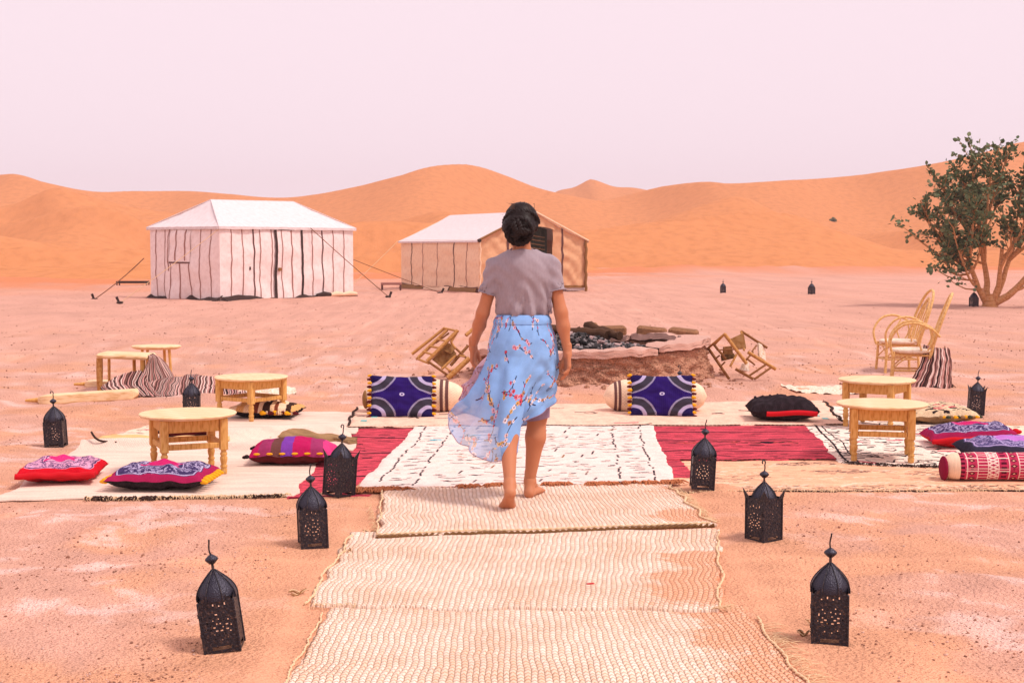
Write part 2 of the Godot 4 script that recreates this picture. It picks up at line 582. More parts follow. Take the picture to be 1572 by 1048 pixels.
func _ready() -> void:
	rng.seed = 11
	nz.noise_type = FastNoiseLite.TYPE_SIMPLEX_SMOOTH
	nz.frequency = 1.0
	nz.fractal_type = FastNoiseLite.FRACTAL_NONE
	nf.noise_type = FastNoiseLite.TYPE_SIMPLEX_SMOOTH
	nf.frequency = 1.0
	nf.fractal_octaves = 4
	nf.seed = 5
	# ----- camera, sky, sun, exposure -----
	var cam := Camera3D.new()
	cam.name = "camera"
	cam.position = Vector3(0, 1.4, 0)
	cam.rotation.x = -atan(144.0 / 2183.0)
	cam.fov = rad_to_deg(2.0 * atan(524.0 / 2183.0))
	cam.near = 0.1
	cam.far = 900.0
	add_child(cam)
	cam.current = true
	var we := WorldEnvironment.new()
	we.name = "world_environment"
	var env := Environment.new()
	env.background_mode = Environment.BG_SKY
	var sm := ProceduralSkyMaterial.new()
	sm.sky_top_color = c8(214, 196, 204)
	sm.sky_horizon_color = c8(216, 198, 205)
	sm.sky_curve = 0.18
	sm.ground_bottom_color = c8(205, 150, 125)
	sm.ground_horizon_color = c8(216, 198, 205)
	sm.ground_curve = 0.05
	sm.sun_angle_max = 1.0
	var sky := Sky.new()
	sky.sky_material = sm
	env.sky = sky
	env.background_energy_multiplier = 1.0
	env.tonemap_mode = Environment.TONE_MAPPER_LINEAR
	env.tonemap_exposure = 1.5
	env.sdfgi_enabled = true
	env.ssao_enabled = true
	env.ssil_enabled = true
	env.fog_enabled = true
	env.fog_density = 0.0009
	env.fog_light_color = c8(250, 226, 230)
	we.environment = env
	add_child(we)
	var sun := DirectionalLight3D.new()
	sun.name = "sun"
	sun.light_color = Color(1.0, 0.95, 0.92)
	sun.light_energy = 0.6
	sun.light_angular_distance = 13.0
	sun.shadow_enabled = true
	add_child(sun)
	sun.look_at_from_position(Vector3(2.8, 4.8, 0.9), Vector3.ZERO)
	materials()
	# ----- the setting -----
	build_ground()
	build_dunes()
	scatter()
	tents()
	tree()
	fire_pit()
	# ----- the camp -----
	rugs()
	tables()
	cushions()
	lanterns()
	benches()
	chairs()
	woman()
	small_things()

# ---------- cloth, wood and other materials ----------
func canvas(w: int, h: int, base: Color, vary := 0.08, sx := 0.1, sy := 0.1) -> Image:
	var im := Image.create_empty(w, h, false, Image.FORMAT_RGB8)
	var by := PackedByteArray()
	by.resize(w * h * 3)
	var k := 0
	for y in h:
		for x in w:
			var t := 1.0 + vary * (nf.get_noise_2d(x * sx, y * sy) * 1.2 + (rng.randf() - 0.5) * 0.7)
			by[k] = clampi(int(base.r * t * 255.0), 0, 255)
			by[k + 1] = clampi(int(base.g * t * 255.0), 0, 255)
			by[k + 2] = clampi(int(base.b * t * 255.0), 0, 255)
			k += 3
	im.set_data(w, h, false, Image.FORMAT_RGB8, by)
	return im

func stroke(im: Image, a: Vector2, b: Vector2, w: float, q: Color) -> void:
	var n := int(a.distance_to(b) / maxf(w * 0.4, 0.7)) + 1
	for k in n + 1:
		var p := a.lerp(b, float(k) / n)
		im.fill_rect(Rect2i(int(p.x - w * 0.5), int(p.y - w * 0.5), maxi(1, int(w + 0.5)), maxi(1, int(w + 0.5))), q)

func disc(im: Image, p: Vector2, r: float, q: Color, squash := 1.0) -> void:
	for y in range(int(p.y - r * squash), int(p.y + r * squash) + 1):
		var hx := sqrt(maxf(0.0, 1.0 - pow((y - p.y) / maxf(r * squash, 0.01), 2.0))) * r
		im.fill_rect(Rect2i(int(p.x - hx), y, maxi(1, int(hx * 2.0)), 1), q)

func rough_up(im: Image, amount: float) -> void:
	# weave: each stitch a little lighter or darker
	var w := im.get_width()
	var by := im.get_data()
	for k in by.size() / 3:
		var t := 1.0 + amount * (rng.randf() - 0.5) + amount * 0.5 * (1.0 if ((k % w) / 2 + (k / w) / 2) % 2 == 0 else -1.0)
		for j in 3:
			by[k * 3 + j] = clampi(int(by[k * 3 + j] * t), 0, 255)
	im.set_data(w, im.get_height(), false, Image.FORMAT_RGB8, by)

func tex(im: Image) -> ImageTexture:
	return ImageTexture.create_from_image(im)

func cloth(key: String, im: Image, rough_amt := 0.16) -> StandardMaterial3D:
	rough_up(im, rough_amt)
	var m := mat(key, Color.WHITE, 0.95, tex(im))
	m.metallic_specular = 0.15
	return m

func berber_image() -> Image:
	var w := 460
	var h := 660
	var im := canvas(w, h, c8(230, 208, 197), 0.06, 0.03, 0.03)
	var ink := c8(46, 36, 42)
	# the two border lines down each side, drawn by an unsteady hand
	for e in [[24.0, 1], [78.0, 1], [w - 80.0, 1], [w - 26.0, 1]]:
		var x: float = e[0]
		var y := 0.0
		while y < h:
			x += rng.randf_range(-2.2, 2.2)
			x = lerpf(x, e[0], 0.12)
			var step := rng.randf_range(9, 20)
			if rng.randf() < 0.8: stroke(im, Vector2(x, y), Vector2(x + rng.randf_range(-2, 2), y + step * 0.72), 3.2, ink)
			y += step
	for side in [0, 1]:
		var x0 := 30.0 if side == 0 else w - 74.0
		var y := 12.0
		while y < h:
			for k in 3:
				var p := Vector2(x0 + rng.randf_range(2, 34), y + rng.randf_range(-4, 4))
				stroke(im, p, p + Vector2(rng.randf_range(4, 13), rng.randf_range(-4, 4)), 2.8, ink)
			y += rng.randf_range(18, 46)
	# broken zigzags and marks across the field
	for band in 22:
		var y := 18.0 + band * 29.0 + rng.randf_range(-8, 8)
		var x := rng.randf_range(90, 130)
		while x < w - 100:
			var kind := rng.randf()
			var big := rng.randf_range(6, 20)
			var q := ink .lerp(c8(150, 124, 118), rng.randf() * 0.6) if rng.randf() < 0.84 else c8(140, 100, 70)
			if kind < 0.30:
				stroke(im, Vector2(x, y), Vector2(x + big, y - big * 0.6), 2.8, q)
				stroke(im, Vector2(x + big, y - big * 0.6), Vector2(x + 2 * big, y + 2), 2.8, q)
			elif kind < 0.62:
				for k in 4:
					var p := Vector2(x + rng.randf_range(0, 30), y + rng.randf_range(-9, 9))
					stroke(im, p, p + Vector2(rng.randf_range(3, 12), rng.randf_range(-3, 3)), 2.8, q)
			elif kind < 0.74:
				stroke(im, Vector2(x, y - big), Vector2(x + 3, y + big * 0.5), 3.0, q)
			x += rng.randf_range(12, 44)
	for e in [[88, 250, 34], [52, 190, 18], [330, 300, 12], [w - 52, 330, 22], [130, 130, 46], [170, 245, 14]]:
		for k in 5:
			var p := Vector2(e[0] + rng.randf_range(-e[2], e[2]) * 0.5, h - e[1] + rng.randf_range(-5, 5))
			stroke(im, p, p + Vector2(rng.randf_range(5, 16), 0), 4.0, c8(70, 176, 190) if rng.randf() < 0.75 else c8(238, 176, 170))
	for k in 34:   # dust trodden in
		var p := Vector2(rng.randf() * w, rng.randf() * h)
		var r := rng.randf_range(3, 10)
		for j in 14:
			var q := p + Vector2(rng.randfn(0, r), rng.randfn(0, r * 0.6))
			im.fill_rect(Rect2i(int(q.x), int(q.y), 3, 2), c8(228, 196, 174))
	return im

func red_image(w: int, h: int, motif: bool) -> Image:
	var im := canvas(w, h, c8(184, 66, 80), 0.34, 0.012, 0.16)
	var ink := c8(62, 22, 34)
	var y := 10.0
	while y < h:
		for k in int(w / 26.0):
			if rng.randf() < 0.62:
				var p := Vector2(rng.randf() * w, y + rng.randf_range(-4, 4))
				stroke(im, p, p + Vector2(rng.randf_range(6, 44), rng.randf_range(-2, 2)), rng.randf_range(1.4, 3.2), ink.lerp(c8(184, 66, 80), rng.randf() * 0.6))
		y += rng.randf_range(9, 26)
	for e in [0.22, 0.52, 0.76]:
		stroke(im, Vector2(0, h * e), Vector2(w, h * e + 2), 5.0, c8(52, 20, 32))
		stroke(im, Vector2(0, h * e + 9), Vector2(w, h * e + 9), 2.0, c8(206, 92, 104))
	if motif:
		for k in 26:
			var p := Vector2(w * (0.14 + 0.72 * k / 26.0), h * 0.45 + rng.randf_range(-9, 9))
			stroke(im, p, p + Vector2(rng.randf_range(8, 22), rng.randf_range(-4, 4)), 5.0, c8(70, 34, 30) if rng.randf() < 0.7 else c8(150, 60, 40))
		disc(im, Vector2(w * 0.68, h * 0.44), 17, c8(48, 20, 32), 0.7)
		disc(im, Vector2(w * 0.35, h * 0.86), 10, c8(40, 18, 26), 0.8)
	return im

func dense_image(w: int, h: int, base: Color, amount: float, edge_line: bool) -> Image:
	var im := canvas(w, h, base, 0.08, 0.05, 0.05)
	var ink := c8(40, 30, 34)
	var row := 0
	var y := 6.0
	while y < h:
		var x := rng.randf_range(0, 20)
		while x < w:
			if rng.randf() < amount:
				var l := rng.randf_range(6, 26)
				var rise := rng.randf_range(-6, 6)
				stroke(im, Vector2(x, y), Vector2(x + l, y + rise), rng.randf_range(2, 4.5), ink)
				if rng.randf() < 0.5: stroke(im, Vector2(x + l, y + rise), Vector2(x + l * 1.6, y - rise), 3.0, ink)
			x += rng.randf_range(10, 40)
		y += rng.randf_range(8, 15)
		row += 1
	for k in int(amount * 22):
		var p := Vector2(rng.randf() * w, rng.randf() * h)
		stroke(im, p, p + Vector2(rng.randf_range(10, 40), rng.randf_range(-4, 4)), 5.0, c8(196, 70, 88))
	if edge_line:
		for e in [0.06, 0.12]:
			var x: float = w * e
			for k in 60:
				var yy := h * k / 60.0
				x += rng.randf_range(-1.5, 1.5)
				stroke(im, Vector2(x, yy), Vector2(x, yy + h / 62.0), 4.5 if e < 0.1 else 3.0, ink)
	return im

func beige_image(w: int, h: int) -> Image:
	# sun-bleached rug with a dark speckled border along its near edge and dark islands
	var im := canvas(w, h, c8(226, 172, 138), 0.10, 0.02, 0.06)
	var ink := c8(58, 42, 40)
	for k in 900:
		var yy := h * (0.02 + 0.15 * pow(rng.randf(), 1.4))
		im.fill_rect(Rect2i(int(rng.randf() * w), int(yy), rng.randi_range(2, 9), 2), ink.lerp(c8(150, 112, 90), rng.randf() * 0.7))
	stroke(im, Vector2(0, 3), Vector2(w, 3), 4, c8(90, 62, 48))
	for e in [[0.13, 0.40, 70, 0.16], [0.62, 0.46, 60, 0.10], [0.70, 0.42, 40, 0.07], [0.42, 0.55, 50, 0.05], [0.34, 0.78, 60, 0.06], [0.75, 0.84, 120, 0.06], [0.58, 0.88, 150, 0.05], [0.9, 0.3, 50, 0.06]]:
		for k in 90:
			var p := Vector2(w * e[0] + rng.randfn(0, e[2] * 0.55), h * e[1] + rng.randfn(0, h * e[3] * 0.5))
			im.fill_rect(Rect2i(int(p.x), int(p.y), rng.randi_range(3, 12), rng.randi_range(1, 3)), ink.lerp(c8(190, 150, 130), rng.randf() * 0.8))
	for k in 60:
		var p := Vector2(rng.randf() * w, rng.randf() * h)
		for j in 12:
			im.fill_rect(Rect2i(int(p.x + rng.randfn(0, 20)), int(p.y + rng.randfn(0, 5)), 7, 2), c8(238, 204, 178))
	return im

func purple_image() -> Image:
	var w := 300
	var h := 220
	var im := Image.create_empty(w, h, false, Image.FORMAT_RGB8)
	var deep := c8(40, 22, 92)
	for y in h:
		for x in w:
			var u := absf(float(x) / w - 0.5) * 2.0
			var v := absf(float(y) / h - 0.5) * 2.0
			# each corner holds rings round its own point
			var r := Vector2((1.0 - u) * 1.08, (1.0 - v) * 0.98).length()
			var arch := r + 0.05 * sin(v * 3.0)
			var q := deep
			if arch < 0.44: q = c8(34, 24, 74)
			elif arch < 0.58: q = c8(176, 164, 196)
			elif arch < 0.84: q = c8(58, 54, 66)
			elif arch < 0.91: q = c8(196, 186, 210) if int((u - v) * 34.0 + 60.0) % 2 == 0 else c8(50, 40, 84)
			else:
				var e := Vector2(u * 4.2, v * 4.0).length()
				if e > 0.16 and e < 0.36: q = c8(190, 180, 206)
				elif int(x * 0.5) % 5 == 0: q = c8(48, 28, 100)
			im.set_pixel(x, y, q)
	return im

func paisley_image(top: Color, field: Color, rim: Color, curls: Color) -> Image:
	# a scarf folded over a cushion: rosette in the middle, scalloped bands of small curls round it, plain rim
	var w := 300
	var h := 300
	var im := canvas(w, h, field, 0.12, 0.05, 0.05)
	var c := Vector2(w, h) * 0.5
	for y in h:
		for x in w:
			var p := (Vector2(x, y) - c) / (w * 0.5)
			var a := p.angle()
			var r := maxf(absf(p.x), absf(p.y)) * 0.55 + p.length() * 0.5
			r += 0.05 * cos(a * 4.0)
			if r < 0.42 + 0.06 * cos(a * 8.0): im.set_pixel(x, y, top.lerp(field, 0.15 * (0.5 + 0.5 * sin(a * 16.0 + r * 30.0))))
			elif r > 0.50 and r < 0.53 or r > 0.93 and r < 0.96: im.set_pixel(x, y, curls)
			elif r > 0.98: im.set_pixel(x, y, rim)
	for k in 640:
		var a := rng.randf() * TAU
		var rr := rng.randf_range(0.50, 0.86)
		var p := c + Vector2(cos(a), sin(a)) * rr * w * 0.5 * (1.0 + 0.12 * absf(sin(a * 2.0)))
		var r := rng.randf_range(2.0, 5.5)
		var s := rng.randf() * TAU
		for j in 7:
			var b := s + j * 0.75
			im.fill_rect(Rect2i(int(p.x + cos(b) * r * (1 - j * 0.1)), int(p.y + sin(b) * r * (1 - j * 0.1)), 2, 2), curls)
	for k in 40:
		var a := k * TAU / 40.0
		disc(im, c + Vector2(cos(a), sin(a)) * w * 0.185, 4, curls.lerp(top, 0.4))
	return im

func kilim_image() -> Image:
	var w := 360
	var h := 256
	var im := canvas(w, h, c8(180, 54, 86), 0.14, 0.06, 0.06)
	var pale := c8(236, 210, 196)
	for b in 12:
		var y0 := b * h / 12
		var kind := b % 4
		for x in w:
			for yy in range(y0, y0 + h / 12):
				var k := yy - y0
				var q := Color(0, 0, 0, 0)
				if k < 2: q = pale
				elif kind == 0:
					var d := absf(float((x % 30) - 15)) * 0.7
					if absf(d - k * 0.55) < 2.4 or absf(d - (21 - k) * 0.55) < 2.0: q = pale
				elif kind == 1:
					if (x / 9) % 2 == 0 and k > 5 and k < 17: q = c8(86, 22, 44)
				elif kind == 2:
					var d := absf(float((x % 22) - 11)) + absf(k - 10.0)
					if d < 4: q = c8(232, 176, 150)
					elif d < 8: q = c8(70, 28, 38)
				elif (x % 14) < 3: q = pale
				if q.a > 0.5: im.set_pixel(x, yy, q)
		if b % 3 == 2:
			for x in range(0, w, 44): stroke(im, Vector2(x, y0), Vector2(x, y0 + h / 12), 4, pale)
	return im

func stripes_image(w: int, h: int, cols: Array, seed_: int, lo := 3, hi := 11) -> Image:
	var im := canvas(w, h, Color(0.5, 0.5, 0.5), 0.05)
	var r := RandomNumberGenerator.new()
	r.seed = seed_
	var x := 0
	var k := 0
	while x < w:
		var s := r.randi_range(lo, hi)
		im.fill_rect(Rect2i(x, 0, s, h), cols[k % cols.size()])
		x += s
		k += r.randi_range(1, 2)
	return im

func floral_image(ground := Color8(142, 186, 240)) -> Image:
	var w := 640
	var h := 400
	var im := canvas(w, h, ground, 0.05, 0.01, 0.02)
	var ink := c8(34, 30, 66)
	for k in 64:
		var p := Vector2(rng.randf() * w, rng.randf() * h)
		var a := rng.randf_range(-2.4, -0.6) if rng.randf() < 0.7 else rng.randf() * TAU
		var nodes := []
		for j in rng.randi_range(5, 9):
			var q := p + Vector2(cos(a), sin(a)) * rng.randf_range(10, 17)
			stroke(im, p, q, 2.8 - j * 0.16, ink)
			nodes.append(q)
			if rng.randf() < 0.45:
				var b := a + rng.randf_range(0.5, 1.1) * (1 if rng.randf() < 0.5 else -1)
				var e := q + Vector2(cos(b), sin(b)) * rng.randf_range(8, 16)
				stroke(im, q, e, 1.8, ink)
				nodes.append(e)
			p = q
			a += rng.randf_range(-0.45, 0.45)
		for q in nodes:
			if rng.randf() < 0.45:
				var pet: Color = [c8(226, 150, 170), c8(214, 60, 80), c8(236, 196, 190), c8(222, 168, 80), c8(240, 222, 226), c8(180, 120, 70)][rng.randi() % 6]
				var r := rng.randf_range(3.5, 6.5)
				for j in 5:
					var b := j * TAU / 5.0 + rng.randf()
					disc(im, q + Vector2(cos(b), sin(b)) * r * 0.8, r * 0.62, pet.lerp(Color.WHITE, rng.randf() * 0.3))
				disc(im, q, r * 0.4, c8(90, 30, 50))
			elif rng.randf() < 0.3:
				disc(im, q, 3.0, c8(196, 52, 74), 1.6)
	return im

func materials() -> void:
	# sand and stone
	var grit := noise_tex(1024, 0.20, [[0.0, c8(112, 92, 86)], [0.27, c8(186, 170, 164)], [0.42, c8(243, 240, 239)], [1.0, c8(255, 255, 255)]], 5, FastNoiseLite.TYPE_SIMPLEX_SMOOTH, 3)
	var bumps := noise_tex(1024, 0.06, [], 5, FastNoiseLite.TYPE_SIMPLEX_SMOOTH, 8)
	var sand := mat("sand", Color.WHITE, 0.97, grit)
	triplanar(sand, 0.55, true)
	sand.vertex_color_use_as_albedo = true
	sand.metallic_specular = 0.1
	relief(sand, bumps, 1.6)
	var dune := mat("dune_sand", c8(209, 140, 91), 0.97, noise_tex(512, 0.03, [[0.0, c8(226, 222, 218)], [0.5, c8(246, 245, 244)], [1.0, c8(255, 255, 255)]], 5))
	triplanar(dune, 0.05, true)
	dune.metallic_specular = 0.1
	relief(dune, bumps, 3.0)
	var stone := mat("stone", Color.WHITE, 0.95)
	stone.vertex_color_use_as_albedo = true
	stone.metallic_specular = 0.2
	var mud := mat("mud_wall", c8(218, 166, 138), 0.97, noise_tex(512, 0.05, [[0.0, c8(116, 100, 90)], [0.35, c8(206, 196, 190)], [0.7, c8(248, 244, 240)], [1.0, c8(255, 255, 255)]], 5, FastNoiseLite.TYPE_SIMPLEX_SMOOTH, 21))
	triplanar(mud, 1.6)
	relief(mud, noise_tex(512, 0.04, [], 5, FastNoiseLite.TYPE_SIMPLEX_SMOOTH, 22), 3.5)
	var ledge := mat("sandy_ledge", c8(238, 194, 176), 0.97, grit)
	triplanar(ledge, 1.2)
	relief(ledge, bumps, 1.5)
	var brick := mat("mud_brick", c8(196, 148, 110), 0.97, M.mud_wall.albedo_texture)
	triplanar(brick, 2.4)
	relief(brick, bumps, 1.5)
	var coal := mat("charcoal", Color.WHITE, 0.8)
	coal.vertex_color_use_as_albedo = true
	mat("burnt_wood", c8(92, 66, 48), 0.9, M.mud_wall.albedo_texture, Vector3(2, 3, 2))
	# wood
	var grain := noise_tex(256, 0.02, [[0.0, c8(208, 184, 150)], [0.36, c8(238, 224, 204)], [0.55, c8(250, 245, 238)], [1.0, c8(255, 255, 255)]], 4, FastNoiseLite.TYPE_SIMPLEX_SMOOTH, 31)
	var top := mat("pale_table_wood", c8(244, 216, 176), 0.55, grain)
	triplanar(top, 1.0)
	top.uv1_scale = Vector3(1.2, 6.0, 11.0)
	var side := mat("table_wood", c8(222, 174, 104), 0.6, grain)
	triplanar(side, 1.0)
	side.uv1_scale = Vector3(9.0, 1.6, 9.0)
	var rattan := mat("rattan", c8(232, 192, 128), 0.45, grain, Vector3(1, 5, 1))
	rattan.clearcoat_enabled = true
	rattan.clearcoat = 0.25
	var pole := mat("round_pole", c8(196, 148, 92), 0.7, grain, Vector3(1, 4, 1))
	pole.metallic_specular = 0.2
	mat("dark_pole", c8(142, 98, 58), 0.75, grain, Vector3(1, 4, 1))
	mat("edge_shade", c8(118, 84, 52), 0.95)
	mat("brown_board", c8(150, 112, 70), 0.75, grain, Vector3(3, 3, 1))
	mat("seat_white", c8(240, 226, 212), 0.8, grain, Vector3(6, 6, 1))
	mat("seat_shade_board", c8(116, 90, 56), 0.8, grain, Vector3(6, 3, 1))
	# metal
	var hammer := noise_tex(256, 0.05, [], 3, FastNoiseLite.TYPE_SIMPLEX_SMOOTH, 41)
	var iron := mat("black_iron", c8(44, 42, 50), 0.42)
	iron.metallic = 0.55
	iron.metallic_specular = 0.5
	iron.albedo_color = Color.WHITE
	iron.albedo_texture = noise_tex(256, 0.03, [[0.0, c8(36, 35, 42)], [0.55, c8(48, 46, 54)], [0.72, c8(70, 60, 60)], [1.0, c8(120, 92, 80)]], 5, FastNoiseLite.TYPE_SIMPLEX_SMOOTH, 44)
	triplanar(iron, 8.0)
	relief(iron, hammer, 0.25)
	var iron2 := mat("dome_iron", c8(52, 50, 62), 0.38)
	iron2.metallic = 0.6
	iron2.metallic_specular = 0.5
	triplanar(iron2, 9.0)
	relief(iron2, noise_tex(256, 0.09, [], 2, FastNoiseLite.TYPE_CELLULAR, 42), 0.3)
	mat("frosted_glass", c8(214, 206, 204), 0.5)
	# tents
	var canvas_t := noise_tex(512, 0.02, [[0.0, c8(236, 230, 228)], [0.45, c8(248, 246, 245)], [1.0, c8(255, 255, 255)]], 5, FastNoiseLite.TYPE_SIMPLEX_SMOOTH, 51)
	var wrink := noise_tex(512, 0.012, [], 4, FastNoiseLite.TYPE_SIMPLEX_SMOOTH, 52)
	for e in [["white_canvas", c8(248, 232, 228)], ["cream_canvas", c8(246, 212, 180)], ["roof_canvas", c8(230, 219, 219)], ["shaded_canvas", c8(226, 178, 138)]]:  # shaded_canvas is the cream canvas with the gable's shade in its colour
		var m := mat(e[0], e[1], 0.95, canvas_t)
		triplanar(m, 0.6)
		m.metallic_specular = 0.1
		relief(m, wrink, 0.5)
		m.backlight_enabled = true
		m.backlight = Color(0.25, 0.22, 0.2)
	mat("stripe_brown", c8(160, 112, 102), 0.95)
	mat("stripe_dark", c8(104, 70, 66), 0.95)
	mat("dark_cloth", c8(62, 46, 42), 0.95)
	mat("green_cloth", c8(58, 66, 50), 0.95)
	mat("rope", c8(124, 84, 62), 0.95)
	mat("rope_pale", c8(214, 176, 138), 0.95)
	mat("tent_shadow_lining", c8(70, 50, 40), 0.95)
	# tree
	var bark := mat("bark", c8(206, 156, 112), 0.95, grain, Vector3(1, 3, 1))
	relief(bark, hammer, 0.6)
	var leaf := mat("leaf", Color.WHITE, 0.55)
	leaf.vertex_color_use_as_albedo = true
	leaf.backlight_enabled = true
	leaf.backlight = Color(0.25, 0.3, 0.15)
	# rugs
	cloth("berber", berber_image())
	cloth("red_rug", red_image(300, 420, false))
	cloth("red_rug_motif", red_image(420, 320, true))
	cloth("dense_rug", dense_image(400, 420, c8(236, 214, 198), 0.62, true))
	cloth("beige_rug", beige_image(640, 260))
	cloth("cream_rug", canvas(400, 320, c8(226, 198, 180), 0.07, 0.006, 0.05), 0.10)
	cloth("cream_rug_speckled", dense_image(400, 200, c8(234, 204, 178), 0.10, false), 0.12)
	cloth("back_rug", dense_image(640, 160, c8(232, 190, 166), 0.05, false), 0.12)
	cloth("ochre_cloth", canvas(200, 120, c8(226, 178, 122), 0.10, 0.02, 0.05), 0.10)
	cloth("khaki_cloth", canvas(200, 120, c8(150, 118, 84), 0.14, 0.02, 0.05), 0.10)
	mat("rug_dark_edge", c8(62, 44, 38), 0.95)
	mat("fringe_rust", c8(182, 112, 74), 0.95)
	mat("fringe_straw", c8(228, 196, 156), 0.95)
	# runner mats: ribs of plaited straw
	var hgt := PackedFloat32Array()
	hgt.resize(256 * 256)
	var weave := Image.create_empty(256, 256, false, Image.FORMAT_RGB8)
	var hm := Image.create_empty(256, 256, false, Image.FORMAT_RGB8)
	for y in 256:
		for x in 256:
			var rx := fposmod(x, 32.0) / 32.0
			var half := absf(rx - 0.5) * 2.0
			var st := fposmod(y + half * 26.0 + (21.0 if int(x / 32) % 2 else 0.0), 256.0 / 5.0) / (256.0 / 5.0)
			var strand := sin(PI * st)
			var hh := sqrt(maxf(0.0, 1.0 - half * half)) * 0.55 + 0.45 * pow(strand, 0.6)
			var tone := 0.5 + 0.5 * sin(floor((y + half * 26.0) / (256.0 / 5.0)) * 37.0 + int(x / 32) * 91.0)
			var q := c8(240, 212, 190).lerp(c8(255, 240, 230), clampf(tone * 0.75 + rng.randf() * 0.3, 0, 1))
			var gap := clampf((0.52 - strand) * 2.6, 0.0, 1.0) * 0.60 + clampf((half - 0.84) * 6.0, 0.0, 1.0) * 0.42
			q = q.lerp(c8(176, 126, 84), clampf(gap, 0.0, 1.0) * (0.55 + 0.45 * rng.randf()))
			weave.set_pixel(x, y, q)
			hm.set_pixel(x, y, Color(hh, hh, hh))
	var straw := mat("straw_weave", Color.WHITE, 0.9, tex(weave))
	straw.vertex_color_use_as_albedo = true
	straw.metallic_specular = 0.15
	straw.uv1_scale = Vector3(1.0 / 0.17, 1.0 / 0.17, 1)
	relief(straw, tex(hm), 1.2)
	# cushions
	cloth("purple_cushion", purple_image(), 0.14)
	cloth("scarf_red", paisley_image(c8(214, 40, 110), c8(208, 150, 178), c8(200, 24, 40), c8(62, 44, 86)), 0.14)
	cloth("scarf_navy", paisley_image(c8(198, 36, 100), c8(64, 52, 90), c8(160, 34, 80), c8(178, 166, 196)), 0.14)
	cloth("scarf_violet", paisley_image(c8(186, 116, 196), c8(84, 74, 116), c8(50, 48, 64), c8(176, 158, 200)), 0.14)
	cloth("magenta_ikat", stripes_image(240, 200, [c8(176, 28, 86), c8(88, 58, 56), c8(150, 52, 96), c8(104, 64, 60), c8(204, 60, 120), c8(118, 60, 156)], 4, 26, 54), 0.2)
	cloth("kilim", kilim_image(), 0.16)
	cloth("black_cloth", canvas(128, 128, c8(44, 36, 40), 0.3, 0.08, 0.08), 0.2)
	cloth("cream_bolster", canvas(128, 128, c8(236, 206, 176), 0.06, 0.03, 0.06), 0.08)
	cloth("striped_bolster", stripes_image(160, 128, [c8(226, 190, 150), c8(120, 60, 40), c8(232, 200, 168), c8(60, 40, 34), c8(214, 160, 100)], 9, 8, 20), 0.16)
	cloth("olive_cream", dense_image(200, 200, c8(214, 190, 156), 0.55, false), 0.2)
	mat("red_cloth", c8(196, 22, 34), 0.95)
	mat("dark_red", c8(84, 22, 26), 0.95)
	mat("yellow_wool", c8(232, 166, 30), 0.95)
	mat("maroon", c8(128, 16, 52), 0.95)
	cloth("blanket", stripes_image(320, 160, [c8(62, 44, 42), c8(196, 148, 140), c8(84, 58, 52), c8(112, 76, 68), c8(226, 196, 184), c8(54, 38, 38), c8(156, 104, 96)], 17, 3, 8), 0.18)
	# the woman
	var skin := mat("skin", c8(192, 126, 90), 0.5)
	skin.subsurf_scatter_enabled = true
	skin.subsurf_scatter_strength = 0.06
	var knit := canvas(256, 256, c8(160, 150, 156), 0.03, 0.05, 0.03)
	for x in range(0, 256, 8):
		for y in 256:
			knit.set_pixel(x, y, knit.get_pixel(x, y) * 0.94)
			knit.set_pixel(x + 4, y, (knit.get_pixel(x + 4, y) * 1.03).clamp())
	cloth("tshirt", knit, 0.06)
	M.tshirt.uv1_scale = Vector3(4, 4, 1)
	M.tshirt.albedo_color = c8(255, 250, 252)
	M.tshirt.rim_enabled = true
	M.tshirt.rim = 0.3
	cloth("floral", floral_image(), 0.05)
	M.floral.backlight_enabled = true
	M.floral.backlight = Color(0.45, 0.45, 0.48)
	M.floral.roughness = 0.8
	M.floral.vertex_color_use_as_albedo = true
	M.floral.transparency = BaseMaterial3D.TRANSPARENCY_ALPHA
	mat("lining", c8(150, 126, 146), 0.95)
	var hair := mat("hair", c8(30, 20, 18), 0.5)
	hair.metallic_specular = 0.3
	mat("hair_light", c8(78, 56, 46), 0.5)
	mat("eye_white", c8(220, 214, 208), 0.3)
	mat("lip", c8(160, 84, 76), 0.5)
	var pk := floral_image(c8(240, 210, 218))
	var fp := mat("floral_pink", c8(255, 244, 244), 0.85, tex(pk))
	fp.backlight_enabled = true
	fp.backlight = Color(0.5, 0.45, 0.45)

# ---------- tents ----------
func wall_point(p0: Vector3, p1: Vector3, hgt: float, s: float, t: float, bulge: float, seed_: float, lift := 0.0) -> Vector3:
	var dir := (p1 - p0).normalized()
	var out := dir.cross(Vector3.UP)
	var p := p0.lerp(p1, s) + Vector3.UP * hgt * t
	var pull := sin(PI * s) * sin(PI * clampf(t * 0.9 + 0.05, 0, 1))
	var b := bulge * pull + 0.04 * nz.get_noise_2d(s * 3.0 + seed_, t * 2.0) + 0.018 * nz.get_noise_2d(s * 6.0 + t * 3.0 + seed_, t * 6.0 - s * 2.0) + 0.012 * nz.get_noise_2d(s * 9.0 + seed_, t * 3.0 + 4.0)
	b += 0.10 * smooth_step(0.3, 0.0, t) * (0.5 + nz.get_noise_2d(s * 4.0 + seed_, 2.0)) * sin(PI * clampf(s, 0.0, 1.0))
	var ends := smooth_step(0.0, 0.06, s) * smooth_step(1.0, 0.94, s) * smooth_step(1.0, 0.9, t)
	return p + out * (b * ends + lift)

